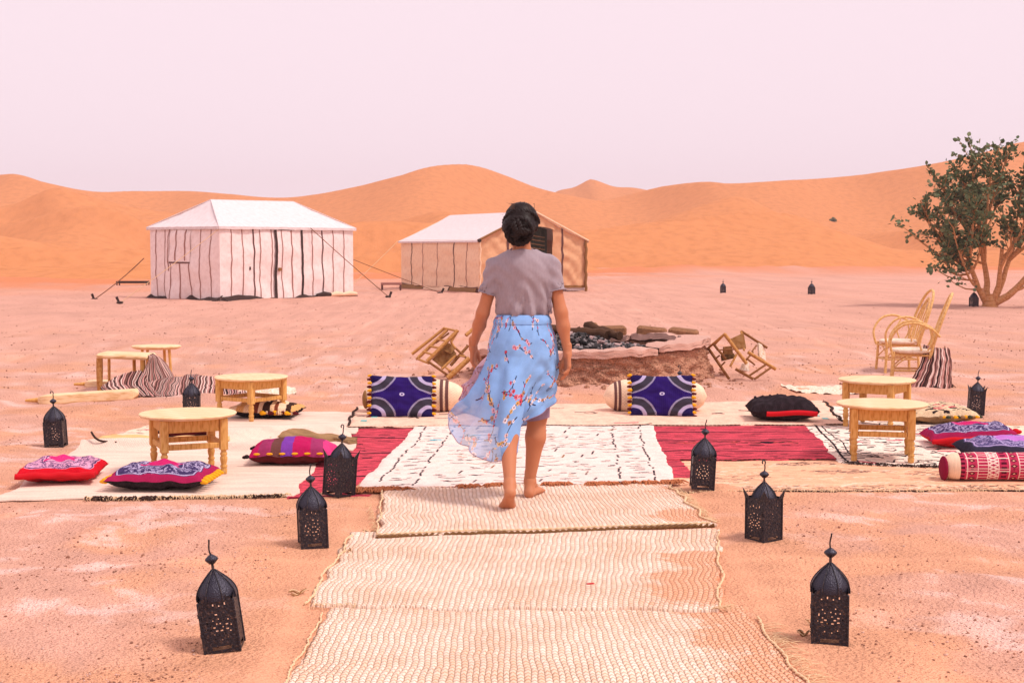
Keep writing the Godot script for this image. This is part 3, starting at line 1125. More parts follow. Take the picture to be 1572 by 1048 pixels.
func tent_wall(parent: Node3D, p0: Vector3, p1: Vector3, hgt: float, bulge: float, seed_: float, m: Material, stripes: Array, y0 := 0.0) -> MeshInstance3D:
	var g := Geo.new()
	g.grid(40, 18, func(s: float, t: float) -> Vector3: return wall_point(p0, p1, hgt, s, y0 + (1.0 - y0) * t, bulge, seed_))
	var w := part("wall", g, m, parent)
	var lng := p0.distance_to(p1)
	for e in stripes:
		var st := Geo.new()
		var half: float = e[1] * 0.38 / lng
		var sway: float = 0.006 * nz.get_noise_2d(e[0] * 20.0, seed_)
		st.grid(2, 18, func(s: float, t: float) -> Vector3:
			var tt := y0 + (1.0 - y0) * (0.006 + 0.988 * t)
			return wall_point(p0, p1, hgt, e[0] + sway * sin(tt * 3.2) / lng * 2.0 + (s - 0.5) * 2.0 * half, tt, bulge, seed_, 0.007))
		part("stripe", st, M.stripe_dark if e[1] > 0.06 else M.stripe_brown, w)
	return w

func roof_panel(g: Geo, a: Vector3, b: Vector3, d: Vector3, e: Vector3, sag: float) -> void:
	# a, b along the eave, d, e along the ridge above b and a
	var nn := (b - a).cross(e - a).normalized()
	g.grid(16, 10, func(s: float, t: float) -> Vector3:
		var p := a.lerp(b, s).lerp(e.lerp(d, s), t)
		return p - nn * sag * sin(PI * t) * (0.6 + 0.4 * sin(PI * s)) + nn * 0.012 * nz.get_noise_2d(s * 5.0, t * 4.0) * sin(PI * t))

func rope(parent: Node3D, a: Vector3, b: Vector3, r := 0.012, m := "rope", sag := 0.06) -> void:
	var inv := parent.transform.affine_inverse()
	var path := PackedVector3Array()
	for k in 9:
		var t := k / 8.0
		path.append(inv * (a.lerp(b, t) - Vector3(0, sag * 4.0 * t * (1.0 - t), 0)))
	var g := Geo.new()
	g.tube(path, PackedFloat32Array([r]), 5)
	part("guy_rope", g, M[m], parent)
	var st := Geo.new()
	var d := (b - a).normalized()
	st.bar(inv * (b + Vector3(0, -0.08, 0)), inv * (b + Vector3(d.x * 0.12, 0.14, d.z * 0.12)), 0.025, 0.035)
	st.ball(inv * (b + Vector3(0.0, 0.0, 0.05)), Vector3(0.11, 0.035, 0.07), 8, 5)
	part("tent_stake", st, M.dark_cloth, parent)

func along(s: float, near: float, far: float) -> float:   # share of the picture's width to share of the wall's length
	return s * near / (far - s * (far - near))

func tents() -> void:
	var t := thing("striped_tent", "white canvas tent with hip roof, brown vertical stripes and a closed door", "tent", Vector3(-7.345, 0.0, -40.54), 0.883, "canvas tents")
	var hx := 2.45
	var hz := 1.5
	var st := []
	for u in [603, 672, 738, 775, 845, 900, 965, 1092, 1155, 1220, 1285]:
		st.append([along((u - 535.0) / 810.0, 37.7, 41.5), 0.065 if u in [738, 1155] else 0.045])
	tent_wall(t, Vector3(-hx, -0.05, hz), Vector3(hx, -0.05, hz), 2.03, 0.05, 1.0, M.white_canvas, st)
	var sl := []
	for u in [140, 195, 418, 483]:
		sl.append([along((u - 97.0) / 438.0, 39.5, 37.7), 0.045])
	var lw := tent_wall(t, Vector3(-hx, -0.05, -hz), Vector3(-hx, -0.05, hz), 2.03, 0.10, 5.0, M.white_canvas, sl)
	tent_wall(t, Vector3(hx, -0.05, hz), Vector3(hx, -0.05, -hz), 2.03, 0.05, 9.0, M.white_canvas, [[0.2, 0.04], [0.4, 0.04], [0.6, 0.04], [0.8, 0.04]])
	tent_wall(t, Vector3(hx, -0.05, -hz), Vector3(-hx, -0.05, -hz), 2.03, 0.05, 13.0, M.white_canvas, [[0.15, 0.04], [0.35, 0.04], [0.55, 0.04], [0.75, 0.04], [0.9, 0.04]])
	# rolled window flap on the left wall: a patch with its own stripes and a hem below
	var p0 := Vector3(-hx, -0.05, -hz)
	var p1 := Vector3(-hx, -0.05, hz)
	var fl := Geo.new()
	var s0 := along((240.0 - 97) / 438, 39.5, 37.7)
	var s1 := along((362.0 - 97) / 438, 39.5, 37.7)
	fl.grid(10, 10, func(s: float, q: float) -> Vector3: return wall_point(p0, p1, 2.03, lerpf(s0, s1, s), lerpf(0.51, 0.985, q), 0.10, 5.0, 0.03 * sin(PI * clampf(q * 1.05, 0, 1)) + 0.006))
	var flap := part("window_flap", fl, M.white_canvas, t)
	for e in [[0.30, 0.54, 0.95], [0.78, 0.54, 0.95], [0.02, 0.03, 0.50], [0.5, 0.03, 0.50], [0.98, 0.03, 0.50], [-0.12, 0.4, 0.98]]:
		var s_g := Geo.new()
		s_g.grid(2, 10, func(s: float, q: float) -> Vector3:
			var tt := lerpf(e[1], e[2], q)
			var lift := 0.03 * sin(PI * clampf((tt - 0.51) / 0.475 * 1.05, 0, 1)) + 0.014 if tt > 0.51 else 0.008
			return wall_point(p0, p1, 2.03, lerpf(s0, s1, e[0]) + (s - 0.5) * 0.045 / 3.0, tt, 0.10, 5.0, lift))
		part("stripe", s_g, M.stripe_brown, flap)
	var hem := Geo.new()
	hem.grid(12, 2, func(s: float, q: float) -> Vector3: return wall_point(p0, p1, 2.03, lerpf(s0 - 0.01, s1 + 0.01, s), 0.505 + 0.02 * q, 0.10, 5.0, 0.016))
	part("hem", hem, M.stripe_dark, flap)
	# door
	var a0 := along((868.0 - 535) / 810, 37.7, 41.5)
	var a1 := along((1028.0 - 535) / 810, 37.7, 41.5)
	var f0 := Vector3(-hx, -0.05, hz)
	var f1 := Vector3(hx, -0.05, hz)
	var dg := Geo.new()
	dg.grid(10, 14, func(s: float, q: float) -> Vector3: return wall_point(f0, f1, 2.03, lerpf(a0 + 0.004, a1 - 0.004, s), lerpf(0.03, 0.965, q), 0.05, 1.0, 0.025))
	var door := part("door", dg, M.white_canvas, t)
	for e in [[0.22, 0.03], [0.60, 0.045]]:
		var s_g := Geo.new()
		s_g.grid(2, 14, func(s: float, q: float) -> Vector3: return wall_point(f0, f1, 2.03, lerpf(a0, a1, e[0]) + (s - 0.5) * e[1] / 4.9, lerpf(0.035, 0.96, q), 0.05, 1.0, 0.034))
		part("stripe", s_g, M.stripe_brown, door)
	for e in [[a0, 0.085], [a1, 0.07]]:
		var j := Geo.new()
		j.grid(2, 16, func(s: float, q: float) -> Vector3: return wall_point(f0, f1, 2.03, e[0] + (s - 0.5) * e[1] / 4.9, lerpf(0.01, 0.975, q), 0.05, 1.0, 0.040))
		part("door_gap", j, M.dark_cloth, door)
	var lint := Geo.new()
	lint.grid(8, 2, func(s: float, q: float) -> Vector3: return wall_point(f0, f1, 2.03, lerpf(a0 + 0.02, lerpf(a0, a1, 0.75), s), lerpf(0.952, 0.975, q), 0.05, 1.0, 0.042))
	part("door_header", lint, M.green_cloth, door)
	var hd := Geo.new()
	var hp := wall_point(f0, f1, 2.03, lerpf(a0, a1, 0.12), 0.42, 0.05, 1.0, 0.06)
	hd.box(hp, Vector3(0.11, 0.09, 0.04), 0.01)
	part("door_handle", hd, M.brown_board, door)
	var tear := Geo.new()
	var tp := wall_point(f0, f1, 2.03, along((712.0 - 535) / 810, 37.7, 41.5), 0.44, 0.05, 1.0, 0.012)
	tear.box(tp, Vector3(0.05, 0.09, 0.012), 0.004)
	part("toggle", tear, M.dark_cloth, t)
	# roof
	var e := 0.07
	var ey := 1.96
	var r := Geo.new()
	var c0 := Vector3(-hx - e, ey, hz + e)
	var c1 := Vector3(hx + e, ey, hz + e)
	var c2 := Vector3(hx + e, ey, -hz - e)
	var c3 := Vector3(-hx - e, ey, -hz - e)
	var ra := Vector3(-1.52, 2.72, 0)
	var rb := Vector3(1.50, 2.74, 0)
	roof_panel(r, c0, c1, rb, ra, 0.05)
	roof_panel(r, c1, c2, rb, rb, 0.05)
	roof_panel(r, c2, c3, ra, rb, 0.05)
	roof_panel(r, c3, c0, ra, ra, 0.05)
	var roof := part("roof", r, M.roof_canvas, t)
	for q in [[c0, c1], [c1, c2], [c2, c3], [c3, c0]]:
		var val := Geo.new()
		var nn: Vector3 = (q[1] - q[0]).normalized().cross(Vector3.UP)
		val.grid(30, 2, func(s: float, k: float) -> Vector3: return q[0].lerp(q[1], s) + nn * 0.004 + Vector3.UP * (-0.07 * (1.0 - k) + 0.01 * nz.get_noise_2d(s * 12.0, q[0].x)))
		part("valance", val, M.roof_canvas, roof)
	for q in [[c0, ra], [c1, rb], [c2, rb], [c3, ra], [ra, rb]]:
		var sm := Geo.new()
		sm.bar(q[0], q[1], 0.012, 0.012, 6)
		part("seam", sm, M.roof_canvas, roof)
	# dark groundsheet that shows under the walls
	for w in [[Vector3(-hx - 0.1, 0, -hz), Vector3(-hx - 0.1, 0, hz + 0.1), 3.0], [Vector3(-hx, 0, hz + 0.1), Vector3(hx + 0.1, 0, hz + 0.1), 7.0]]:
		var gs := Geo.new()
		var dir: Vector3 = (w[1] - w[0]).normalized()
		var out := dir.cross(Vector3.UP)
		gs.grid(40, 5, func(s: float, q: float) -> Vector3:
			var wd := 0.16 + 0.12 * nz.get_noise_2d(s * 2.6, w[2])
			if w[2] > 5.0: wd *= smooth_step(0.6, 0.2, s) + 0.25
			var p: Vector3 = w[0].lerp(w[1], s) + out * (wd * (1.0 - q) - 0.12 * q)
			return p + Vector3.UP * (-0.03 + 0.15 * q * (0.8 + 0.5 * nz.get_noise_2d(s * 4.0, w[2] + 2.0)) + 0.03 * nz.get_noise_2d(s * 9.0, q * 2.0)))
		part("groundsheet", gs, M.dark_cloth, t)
	for q in 3:
		var roll := Geo.new()
		var rx := 0.9 + 0.5 * q
		roll.tube(PackedVector3Array([Vector3(rx, 0.05, hz + 0.12), Vector3(rx + 0.25, 0.08, hz + 0.16), Vector3(rx + 0.55, 0.06, hz + 0.12)]), PackedFloat32Array([0.05, 0.08, 0.05]), 8)
		part("rolled_hem", roll, M.cream_canvas if q != 0 else M.dark_cloth, t)
	rope(t, Vector3(-10.4, 1.1, -40.2), Vector3(-11.22, 0.02, -38.2), 0.014, "rope", 0.05)
	rope(t, t.transform * Vector3(0.7, 1.95, hz + 0.1), Vector3(-3.5, 0.02, -40.2), 0.011, "rope", 0.02)
	rope(t, t.transform * Vector3(hx, 1.9, -hz), Vector3(-2.2, 0.02, -43.5), 0.01, "rope", 0.03)

	rope(t, t.transform * Vector3(-hx, 1.9, hz), Vector3(-9.9, 0.02, -35.9), 0.009, "rope_pale", 0.03)

	# the open tent further right
	var o := thing("open_tent", "cream ridge tent with white roof and open gable front", "tent", Vector3.ZERO, 0.484, "canvas tents")
	# near corner at (-1.03, -44.3); gable 3.84 wide, 6.1 long
	o.position = Vector3(-1.03, 0, -44.3) - o.basis * Vector3(-1.92, 0, 3.05)
	var gx := 1.92
	var gz := 3.05
	var wh := 1.66
	var lsl := []
	for u in [290, 362, 447, 545, 620]:
		lsl.append([along((u - 225.0) / 465.0, 49.7, 44.3), 0.085 if u in [290, 545] else 0.06])
	var band := 0.075
	tent_wall(o, Vector3(-gx, 0, -gz), Vector3(-gx, 0, gz), wh, 0.05, 23.0, M.cream_canvas, lsl, band)
	tent_wall(o, Vector3(gx, 0, gz), Vector3(gx, 0, -gz), wh, 0.05, 27.0, M.cream_canvas, [[0.2, 0.06], [0.4, 0.06], [0.6, 0.06], [0.8, 0.06]], band)
	var wb := tent_wall(o, Vector3(gx, 0, -gz), Vector3(-gx, 0, -gz), wh, 0.03, 29.0, M.cream_canvas, [[0.3, 0.06], [0.7, 0.06]], band)
	var ridge := 2.55
	var bt := Geo.new()
	bt.tri(Vector3(gx, wh, -gz), Vector3(-gx, wh, -gz), Vector3(0, ridge, -gz))
	part("gable", bt, M.cream_canvas, wb)
	# gable front: two curtains with the opening between them
	var front := func(xa: float, xb: float, s: float, q: float, sd: float) -> Vector3:
		var x := lerpf(xa, xb, s)
		var top := wh + (ridge - wh) * (1.0 - absf(x) / gx)
		var y := lerpf(0.13, top - 0.03, q)
		return Vector3(x, y, gz - 0.02 + 0.05 * sin(PI * s) * sin(PI * q) + 0.035 * nz.get_noise_2d(x * 3.0 - y * 2.2, y * 1.2 + sd) + 0.022 * sin((y * 1.5 + x * 1.1) * 9.0 + 2.0 * nz.get_noise_2d(x, y + sd)) * sin(PI * s))
	for e2 in [[-gx, -0.30, 3.0], [0.72, gx, 8.0]]:
		var cg := Geo.new()
		cg.grid(26, 26, func(s: float, q: float) -> Vector3: return front.call(e2[0], e2[1], s, q, e2[2]))
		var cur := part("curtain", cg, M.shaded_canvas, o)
		for sx in ([0.62, 0.86] if e2[0] < 0 else [0.28]):
			var sg := Geo.new()
			sg.grid(2, 20, func(s: float, q: float) -> Vector3: return front.call(e2[0], e2[1], sx + (s - 0.5) * 0.055, q, e2[2]) + Vector3(0, 0, 0.01))
			part("stripe", sg, M.stripe_dark, cur)
		var trim := Geo.new()
		trim.grid(16, 2, func(s: float, q: float) -> Vector3: return front.call(e2[0], e2[1], s, 0.0, e2[2]) + Vector3(0, 0.08 * q - 0.02, 0.012))
		part("hem", trim, M.brown_board, cur)
		var wbnd := Geo.new()
		wbnd.grid(16, 4, func(s: float, q: float) -> Vector3: return Vector3(lerpf(e2[0], e2[1], s), 0.02 + 0.17 * q, gz - 0.06 + 0.03 * nz.get_noise_2d(s * 6.0, q)))
		part("ground_flap", wbnd, M.roof_canvas, cur)
	# the drawn-back lining and the hanging blanket in the opening
	var lin_g := Geo.new()
	lin_g.grid(24, 16, func(s: float, q: float) -> Vector3:
		var x := lerpf(-0.32, 0.78, s)
		return Vector3(x, lerpf(0.1, 2.3 - absf(x) * 0.4, q), gz - 0.55 + 0.07 * sin(s * 26.0)))
	part("hanging_blanket", lin_g, M.green_cloth, o)
	for k in 7:
		var fold := Geo.new()
		var yy := 1.05 + 0.13 * k
		fold.grid(14, 2, func(s: float, q: float) -> Vector3: return Vector3(lerpf(-0.2, 0.66, s), yy + 0.03 * q - 0.12 * s, gz - 0.46 + 0.05 * sin(s * 26.0)))
		part("fold", fold, M.khaki_cloth, o)
	var pel := Geo.new()
	pel.grid(20, 8, func(s: float, q: float) -> Vector3:
		var x := lerpf(-0.5, 0.78, s)
		var top := wh + (ridge - wh) * (1.0 - absf(x) / gx) - 0.03
		return Vector3(x, top - (0.32 + 0.10 * sin(s * 5.0)) * (1.0 - q), gz + 0.02 + 0.03 * sin(s * 22.0) * (1.0 - q)))
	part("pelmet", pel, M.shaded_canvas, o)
	var ro := Geo.new()
	var ov := 0.08
	var l0 := Vector3(-gx - ov, wh - 0.04, -gz - ov)
	var l1 := Vector3(-gx - ov, wh - 0.04, gz + ov)
	var m0 := Vector3(0, ridge, -gz - ov)
	var m1 := Vector3(0, ridge, gz + ov)
	var r0 := Vector3(gx + ov, wh - 0.04, -gz - ov)
	var r1 := Vector3(gx + ov, wh - 0.04, gz + ov)
	roof_panel(ro, l0, l1, m1, m0, 0.04)
	roof_panel(ro, r1, r0, m0, m1, 0.10)
	var rf := part("roof", ro, M.roof_canvas, o)
	for q in [[l0, l1], [r1, r0]]:
		var v2 := Geo.new()
		var nn: Vector3 = (q[1] - q[0]).normalized().cross(Vector3.UP)
		v2.grid(30, 2, func(s: float, k: float) -> Vector3: return q[0].lerp(q[1], s) + nn * 0.004 + Vector3.UP * (-0.06 * (1.0 - k)))
		part("valance", v2, M.roof_canvas, rf)
	var edge := Geo.new()
	edge.bar(l1, m1, 0.035, 0.03, 6)
	part("rolled_edge", edge, M.brown_board, rf)
	edge = Geo.new()
	edge.bar(m1, r1, 0.03, 0.03, 6)
	part("rolled_edge", edge, M.cream_canvas, rf)
	var knob := Geo.new()
	knob.ball(l1 + Vector3(0.05, 0.0, 0.02), Vector3(0.07, 0.06, 0.07), 8, 6)
	part("corner_knot", knob, M.dark_cloth, rf)
	for px in [-gx + 0.02, gx]:
		var pg := Geo.new()
		var path := PackedVector3Array()
		for k in 13:
			path.append(Vector3(px + 0.02 * sin(k * 2.1), wh * k / 12.0 - 0.03, gz + 0.05))
		pg.tube(path, PackedFloat32Array([0.045 if px > 0 else 0.03]), 6)
		part("corner_pole", pg, M.brown_board if px > 0 else M.cream_canvas, o)
	var base := Geo.new()
	base.grid(30, 3, func(s: float, q: float) -> Vector3: return Vector3(-gx - 0.03, 0.14 + 0.035 * q + 0.03 * nz.get_noise_2d(s * 5.0, 1.0), lerpf(-gz, gz, s)))
	part("hem", base, M.stripe_dark, o)
	for k in 3:
		var bs := Geo.new()
		bs.grid(12, 3, func(s: float, q: float) -> Vector3: return Vector3(-gx - 0.04 - 0.06 * (1.0 - q), 0.0 + 0.14 * q, lerpf(-gz + 2.03 * k, -gz + 2.03 * k + 1.95, s)))
		part("ground_flap", bs, [M.brown_board, M.cream_canvas, M.brown_board][k], o)
	rope(o, o.transform * (l0 + Vector3(0, 0.02, 0)), Vector3(-5.5, 0.02, -47.5), 0.011, "rope_pale", 0.03)

# ---------- tree ----------
func limb(g: Geo, a: Vector3, b: Vector3, r0: float, r1: float, lift: float) -> PackedVector3Array:
	var path := PackedVector3Array()
	var rad := PackedFloat32Array()
	var w := Vector3(rng.randfn(0, 0.05), 0, rng.randfn(0, 0.05)) * a.distance_to(b)
	for k in 8:
		var t := k / 7.0
		var p := a.lerp(b, t) + w * sin(PI * t) + Vector3(0, -lift * sin(PI * t), 0)
		p += Vector3(rng.randfn(0, 0.012), 0, rng.randfn(0, 0.012)) * (1.0 if k % 7 else 0.0)
		path.append(p)
		rad.append(lerpf(r0, r1, t))
	g.tube(path, rad, 8, true)
	return path

func leaf_at(g: Geo, p: Vector3, d: Vector3, size: float) -> void:
	var side := d.cross(Vector3(rng.randfn(0, 1), rng.randfn(0, 1), rng.randfn(0, 1))).normalized()
	var up := side.cross(d).normalized()
	var t := rng.randf()
	g.col = Color(0.085, 0.125, 0.058).lerp(Color(0.20, 0.235, 0.12), t * t)
	if rng.randf() < 0.10: g.col = Color(0.22, 0.20, 0.10)
	var w := side * size * 0.36
	var l := d * size
	var a := p + l * 0.35 + w + up * size * 0.10
	var b := p + l * 0.35 - w + up * size * 0.10
	var c := p + l * 0.75 + w * 0.8 + up * size * 0.08
	var e := p + l * 0.75 - w * 0.8 + up * size * 0.08
	var m := p + l * 0.5
	var tip := p + l
	g.tri(p, m, a); g.tri(a, m, c); g.tri(c, m, tip)
	g.tri(p, b, m); g.tri(b, e, m); g.tri(e, tip, m)

func tree() -> void:
	var base := Vector3(11.317, 0, -33.638)
	base.y = ground_y(base.x, base.z) - 0.05
	var t := thing("desert_tree", "green broad-leaved desert tree with several bare tan stems from one foot", "tree", base)
	var tr := Geo.new()
	tr.tube(PackedVector3Array([Vector3(0, -0.1, 0), Vector3(0, 0.12, 0), Vector3(-0.02, 0.35, 0)]), PackedFloat32Array([0.24, 0.17, 0.14]), 10)
	part("trunk", tr, M.bark, t)
	var crown := Geo.new()
	crown.tinted = true
	var ends := [
		[Vector3(-1.75, 2.55, 0.2), 0.10], [Vector3(-1.25, 3.15, -0.3), 0.10], [Vector3(-0.55, 3.68, 0.15), 0.11], [Vector3(-0.15, 3.45, 0.5), 0.09],
		[Vector3(0.42, 3.70, -0.1), 0.10], [Vector3(1.05, 3.35, 0.35), 0.10], [Vector3(1.60, 2.95, -0.2), 0.10], [Vector3(2.2, 2.2, 0.3), 0.09],
		[Vector3(-1.30, 1.35, 0.3), 0.06], [Vector3(-0.7, 2.5, 0.9), 0.08], [Vector3(0.6, 2.6, 1.0), 0.08], [Vector3(0.5, 2.7, -1.0), 0.08], [Vector3(-0.6, 2.7, -0.9), 0.08], [Vector3(1.5, 1.75, 0.6), 0.07],
		[Vector3(-1.05, 1.90, 0.5), 0.07], [Vector3(-0.45, 2.05, 0.7), 0.07], [Vector3(0.25, 2.05, 0.7), 0.07], [Vector3(0.95, 2.30, 0.6), 0.07], [Vector3(-0.85, 1.65, -0.5), 0.06], [Vector3(-1.35, 2.25, 0.1), 0.07], [Vector3(0.7, 3.2, 0.2), 0.07], [Vector3(-0.75, 3.1, 0.1), 0.07]]
	var stems := []
	for e in [[Vector3(-0.62, 1.35, 0.15), 0.085], [Vector3(-0.22, 1.60, -0.25), 0.090], [Vector3(0.16, 1.45, 0.30), 0.080], [Vector3(0.55, 1.40, -0.10), 0.085], [Vector3(1.05, 1.15, 0.20), 0.095]]:
		var sg2 := Geo.new()
		stems.append(limb(sg2, Vector3(signf(e[0].x) * 0.07, 0.12, e[0].z * 0.1), e[0], e[1], e[1] * 0.55, 0.14))
		part("stem", sg2, M.bark, t)
	for e in ends:
		var lg := Geo.new()
		var best: PackedVector3Array = stems[0]
		for st in stems:
			if st[7].distance_to(e[0]) < best[7].distance_to(e[0]): best = st
		var start: Vector3 = best[rng.randi_range(5, 7)] if e[0].y > 2.2 else best[rng.randi_range(3, 5)]
		var path := limb(lg, start, e[0], e[1] * 0.50, 0.014, 0.28 if absf(e[0].x) > 1.0 else 0.08)
		var lm := part("limb", lg, M.bark, t)
		var tw := Geo.new()
		var twigs := 19 if e[0].y > 2.3 else 15
		for k in twigs:
			var s := rng.randf_range(0.45, 1.0)
			var i0 := clampi(int(s * 7.0), 0, 6)
			var p := path[i0].lerp(path[i0 + 1], s * 7.0 - i0)
			var out := Vector3(rng.randfn(0, 0.6) + e[0].x * 0.12, rng.randf_range(0.15, 1.1), rng.randfn(0, 0.6) + e[0].z * 0.15).normalized()
			if k == 0:
				p = path[6]; out = Vector3(0.1 * signf(e[0].x), 1, 0).normalized()
			var lng := rng.randf_range(0.28, 0.66)
			var q := p + out * lng
			tw.bar(p, q, 0.014, 0.006, 5)
			var n := rng.randi_range(14, 24)
			for j in n:
				var u := rng.randf_range(0.25, 1.05)
				var at := p.lerp(q, u) + Vector3(rng.randfn(0, 0.035), rng.randfn(0, 0.03), rng.randfn(0, 0.035))
				var dir := (out * 0.5 + Vector3(rng.randfn(0, 0.7), rng.randfn(0.15, 0.5), rng.randfn(0, 0.7))).normalized()
				leaf_at(crown, at, dir, rng.randf_range(0.06, 0.14))
		part("twigs", tw, M.bark, lm)
	# a few thin, nearly bare sprays that reach out to the left near the ground
	for e in [[Vector3(-1.6, 1.72, 0.1), Vector3(-2.25, 2.02, 0.2)], [Vector3(-0.9, 1.5, 0.2), Vector3(-1.85, 1.75, 0.1)], [Vector3(-0.75, 0.95, 0.3), Vector3(-1.55, 1.02, 0.5)], [Vector3(-0.12, 0.35, 0.2), Vector3(-1.1, 0.72, 0.5)], [Vector3(-1.2, 2.0, 0.2), Vector3(-1.7, 2.42, 0.1)], [Vector3(-0.6, 0.9, 0.1), Vector3(-1.0, 1.0, 0.4)]]:
		var sg := Geo.new()
		limb(sg, Vector3(-0.25, 0.55, 0.1).lerp(e[0], 0.35), e[1], 0.022, 0.007, 0.1)
		part("spray", sg, M.bark, t)
		for j in 26:
			var at: Vector3 = e[1] + Vector3(rng.randfn(0, 0.10), rng.randfn(0, 0.07), rng.randfn(0, 0.1))
			if j % 4 == 0: at = e[0].lerp(e[1], rng.randf()) + Vector3(0, rng.randf() * 0.06, 0)
			leaf_at(crown, at, Vector3(rng.randfn(0, 1), rng.randfn(0, 0.6), rng.randfn(0, 1)).normalized(), rng.randf_range(0.08, 0.14))
	part("crown", crown, M.leaf, t).set_meta("kind", "stuff")
	# lone bush on the dune
	var bx := Vector3(42.8, 0, -190.0)
	bx.y = dune_y(bx.x, bx.z)
	var b := thing("dune_bush", "tiny dark bush alone on the dune slope", "bush", bx)
	var bs := Geo.new()
	bs.tinted = true
	for k in 160:
		var dd := Vector3(rng.randfn(0, 1), absf(rng.randfn(0, 1.1)), rng.randfn(0, 1)).normalized()
		leaf_at(bs, dd * rng.randf_range(0.05, 0.42), dd, 0.22)
	part("foliage", bs, M.leaf, b).set_meta("kind", "stuff")
	var bst := Geo.new()
	bst.bar(Vector3(0, -0.2, 0), Vector3(0, 0.25, 0), 0.03, 0.015, 5)
	part("stem", bst, M.bark, b)

# ---------- fire pit ----------
func fire_pit() -> void:
	var t := thing("fire_pit", "round fire pit with rough mud wall and pale broken ledge behind the woman", "fire pit", Vector3(0.85, 0, -15.28))
	var rx := 1.22
	var rz := 1.25
	var rim := func(a: float) -> float: return 0.35 + 0.05 * cos(a) + 0.018 * nz.get_noise_2d(cos(a) * 2.2, sin(a) * 2.2) + 0.012 * nz.get_noise_2d(cos(a) * 7.0, sin(a) * 7.0)
	var w := Geo.new()
	w.grid(150, 26, func(s: float, q: float) -> Vector3:
		var a := TAU * s
		var h: float = rim.call(a)
		# profile: foot outside -> top outside -> top inside -> down inside
		var r: float
		var y: float
		if q < 0.6:
			var k := q / 0.6
			y = -0.06 + (h + 0.03) * k
			r = 1.0 + 0.10 * pow(1.0 - k, 2.0)
			var lump := 0.045 * nf.get_noise_2d(a * 5.0, y * 6.0) + 0.035 * nz.get_noise_2d(a * 14.0, y * 14.0)
			r += lump * smooth_step(0.0, 0.2, k) * smooth_step(1.0, 0.9, k)
		elif q < 0.75:
			r = 1.0 - 0.17 * (q - 0.6) / 0.15
			y = h - 0.03
		else:
			r = 0.83
			y = lerpf(h - 0.03, 0.1, (q - 0.75) / 0.25)
		return Vector3(cos(-a) * rx * r, y, sin(-a) * rz * r), true)
	part("mud_wall", w, M.mud_wall, t)
	# pale ledge in broken lengths
	var n := 6
	for k in n:
		var a0 := TAU * k / n + rng.randf_range(0.0, 0.012)
		var a1 := TAU * (k + 1) / n - rng.randf_range(0.0, 0.02)
		var sink := rng.randf_range(-0.012, 0.02)
		var lg := Geo.new()
		lg.grid(44, 18, func(s: float, q: float) -> Vector3:
			var a := lerpf(a0, a1, s)
			var h: float = rim.call(a)
			var b := TAU * q
			var ends := sqrt(maxf(0.0, 1.0 - pow(absf(s - 0.5) * 2.0, 24.0)))
			var rr := 0.92 + 0.125 * clampf(cos(b) * 1.4, -1, 1) * (0.75 + 0.25 * ends)
			var yy := clampf(sin(b) * 2.6, -1, 1) * 0.036 * (0.6 + 0.4 * ends)
			rr += 0.006 * nz.get_noise_2d(a * 9.0, b) + 0.010 * nf.get_noise_2d(a * 5.0, 3.0)
			yy += 0.008 * nf.get_noise_2d(a * 6.0, q * 2.0 + 6.0)
			return Vector3(cos(-a) * rx * rr, h + 0.005 + yy + sink, sin(-a) * rz * rr))
		part("ledge", lg, M.sandy_ledge, t)
	var ash := Geo.new()
	ash.grid(24, 8, func(s: float, q: float) -> Vector3: return Vector3(cos(-TAU * s) * rx * 0.86 * (1.0 - q), 0.2 + 0.10 * q + 0.03 * nz.get_noise_2d(s * 9.0, q * 3.0), sin(-TAU * s) * rz * 0.86 * (1.0 - q)), true)
	part("ash_bed", ash, M.burnt_wood, t)
	# charcoal: hundreds of broken lumps, black with grey ash
	var cg := Geo.new()
	cg.tinted = true
	for k in 1700:
		var a := rng.randf() * TAU
		var rr := sqrt(rng.randf()) * 0.80
		var p := Vector3(cos(a) * rx * rr, 0.22 + 0.16 * (1.0 - rr) + 0.05 * nz.get_noise_2d(a * 2.0, rr * 4.0), sin(a) * rz * rr)
		var x: float = p.x
		if x < 0.25: p.y += 0.10 * smooth_step(0.25, -0.3, x)
		var tone := rng.randf()
		cg.col = Color(0.018, 0.016, 0.018)
		if tone > 0.40: cg.col = Color(0.06, 0.055, 0.058)
		if tone > 0.70: cg.col = Color(0.20, 0.18, 0.18)
		if tone > 0.90: cg.col = Color(0.45, 0.30, 0.28)
		cg.box(Vector3.ZERO, Vector3(rng.randf_range(0.02, 0.075), rng.randf_range(0.015, 0.04), rng.randf_range(0.02, 0.05)), 0.006, Transform3D(Basis.from_euler(Vector3(rng.randfn(0, 0.5), rng.randf() * TAU, rng.randfn(0, 0.5))), p))
	part("charcoal", cg, M.charcoal, t).set_meta("kind", "stuff")
	# bricks left standing on the far ledge
	for e in [[0.28, -1.05, 0.36, 0.11, 0.18, 0.1], [0.74, -0.86, 0.34, 0.11, 0.16, -0.15], [1.06, -0.52, 0.32, 0.11, 0.17, -0.35], [0.06, -1.08, 0.12, 0.15, 0.14, 0.6]]:
		var bg := Geo.new()
		var bt := Transform3D(Basis.from_euler(Vector3(0.05, e[5], -0.10 if e[0] > 0.5 else 0.02)), Vector3(e[0], 0.36 + 0.03 + e[3] * 0.5, e[1]))
		bg.box(Vector3.ZERO, Vector3(e[2], e[3], e[4]), 0.022, bt)
		part("brick", bg, M.mud_brick, t)
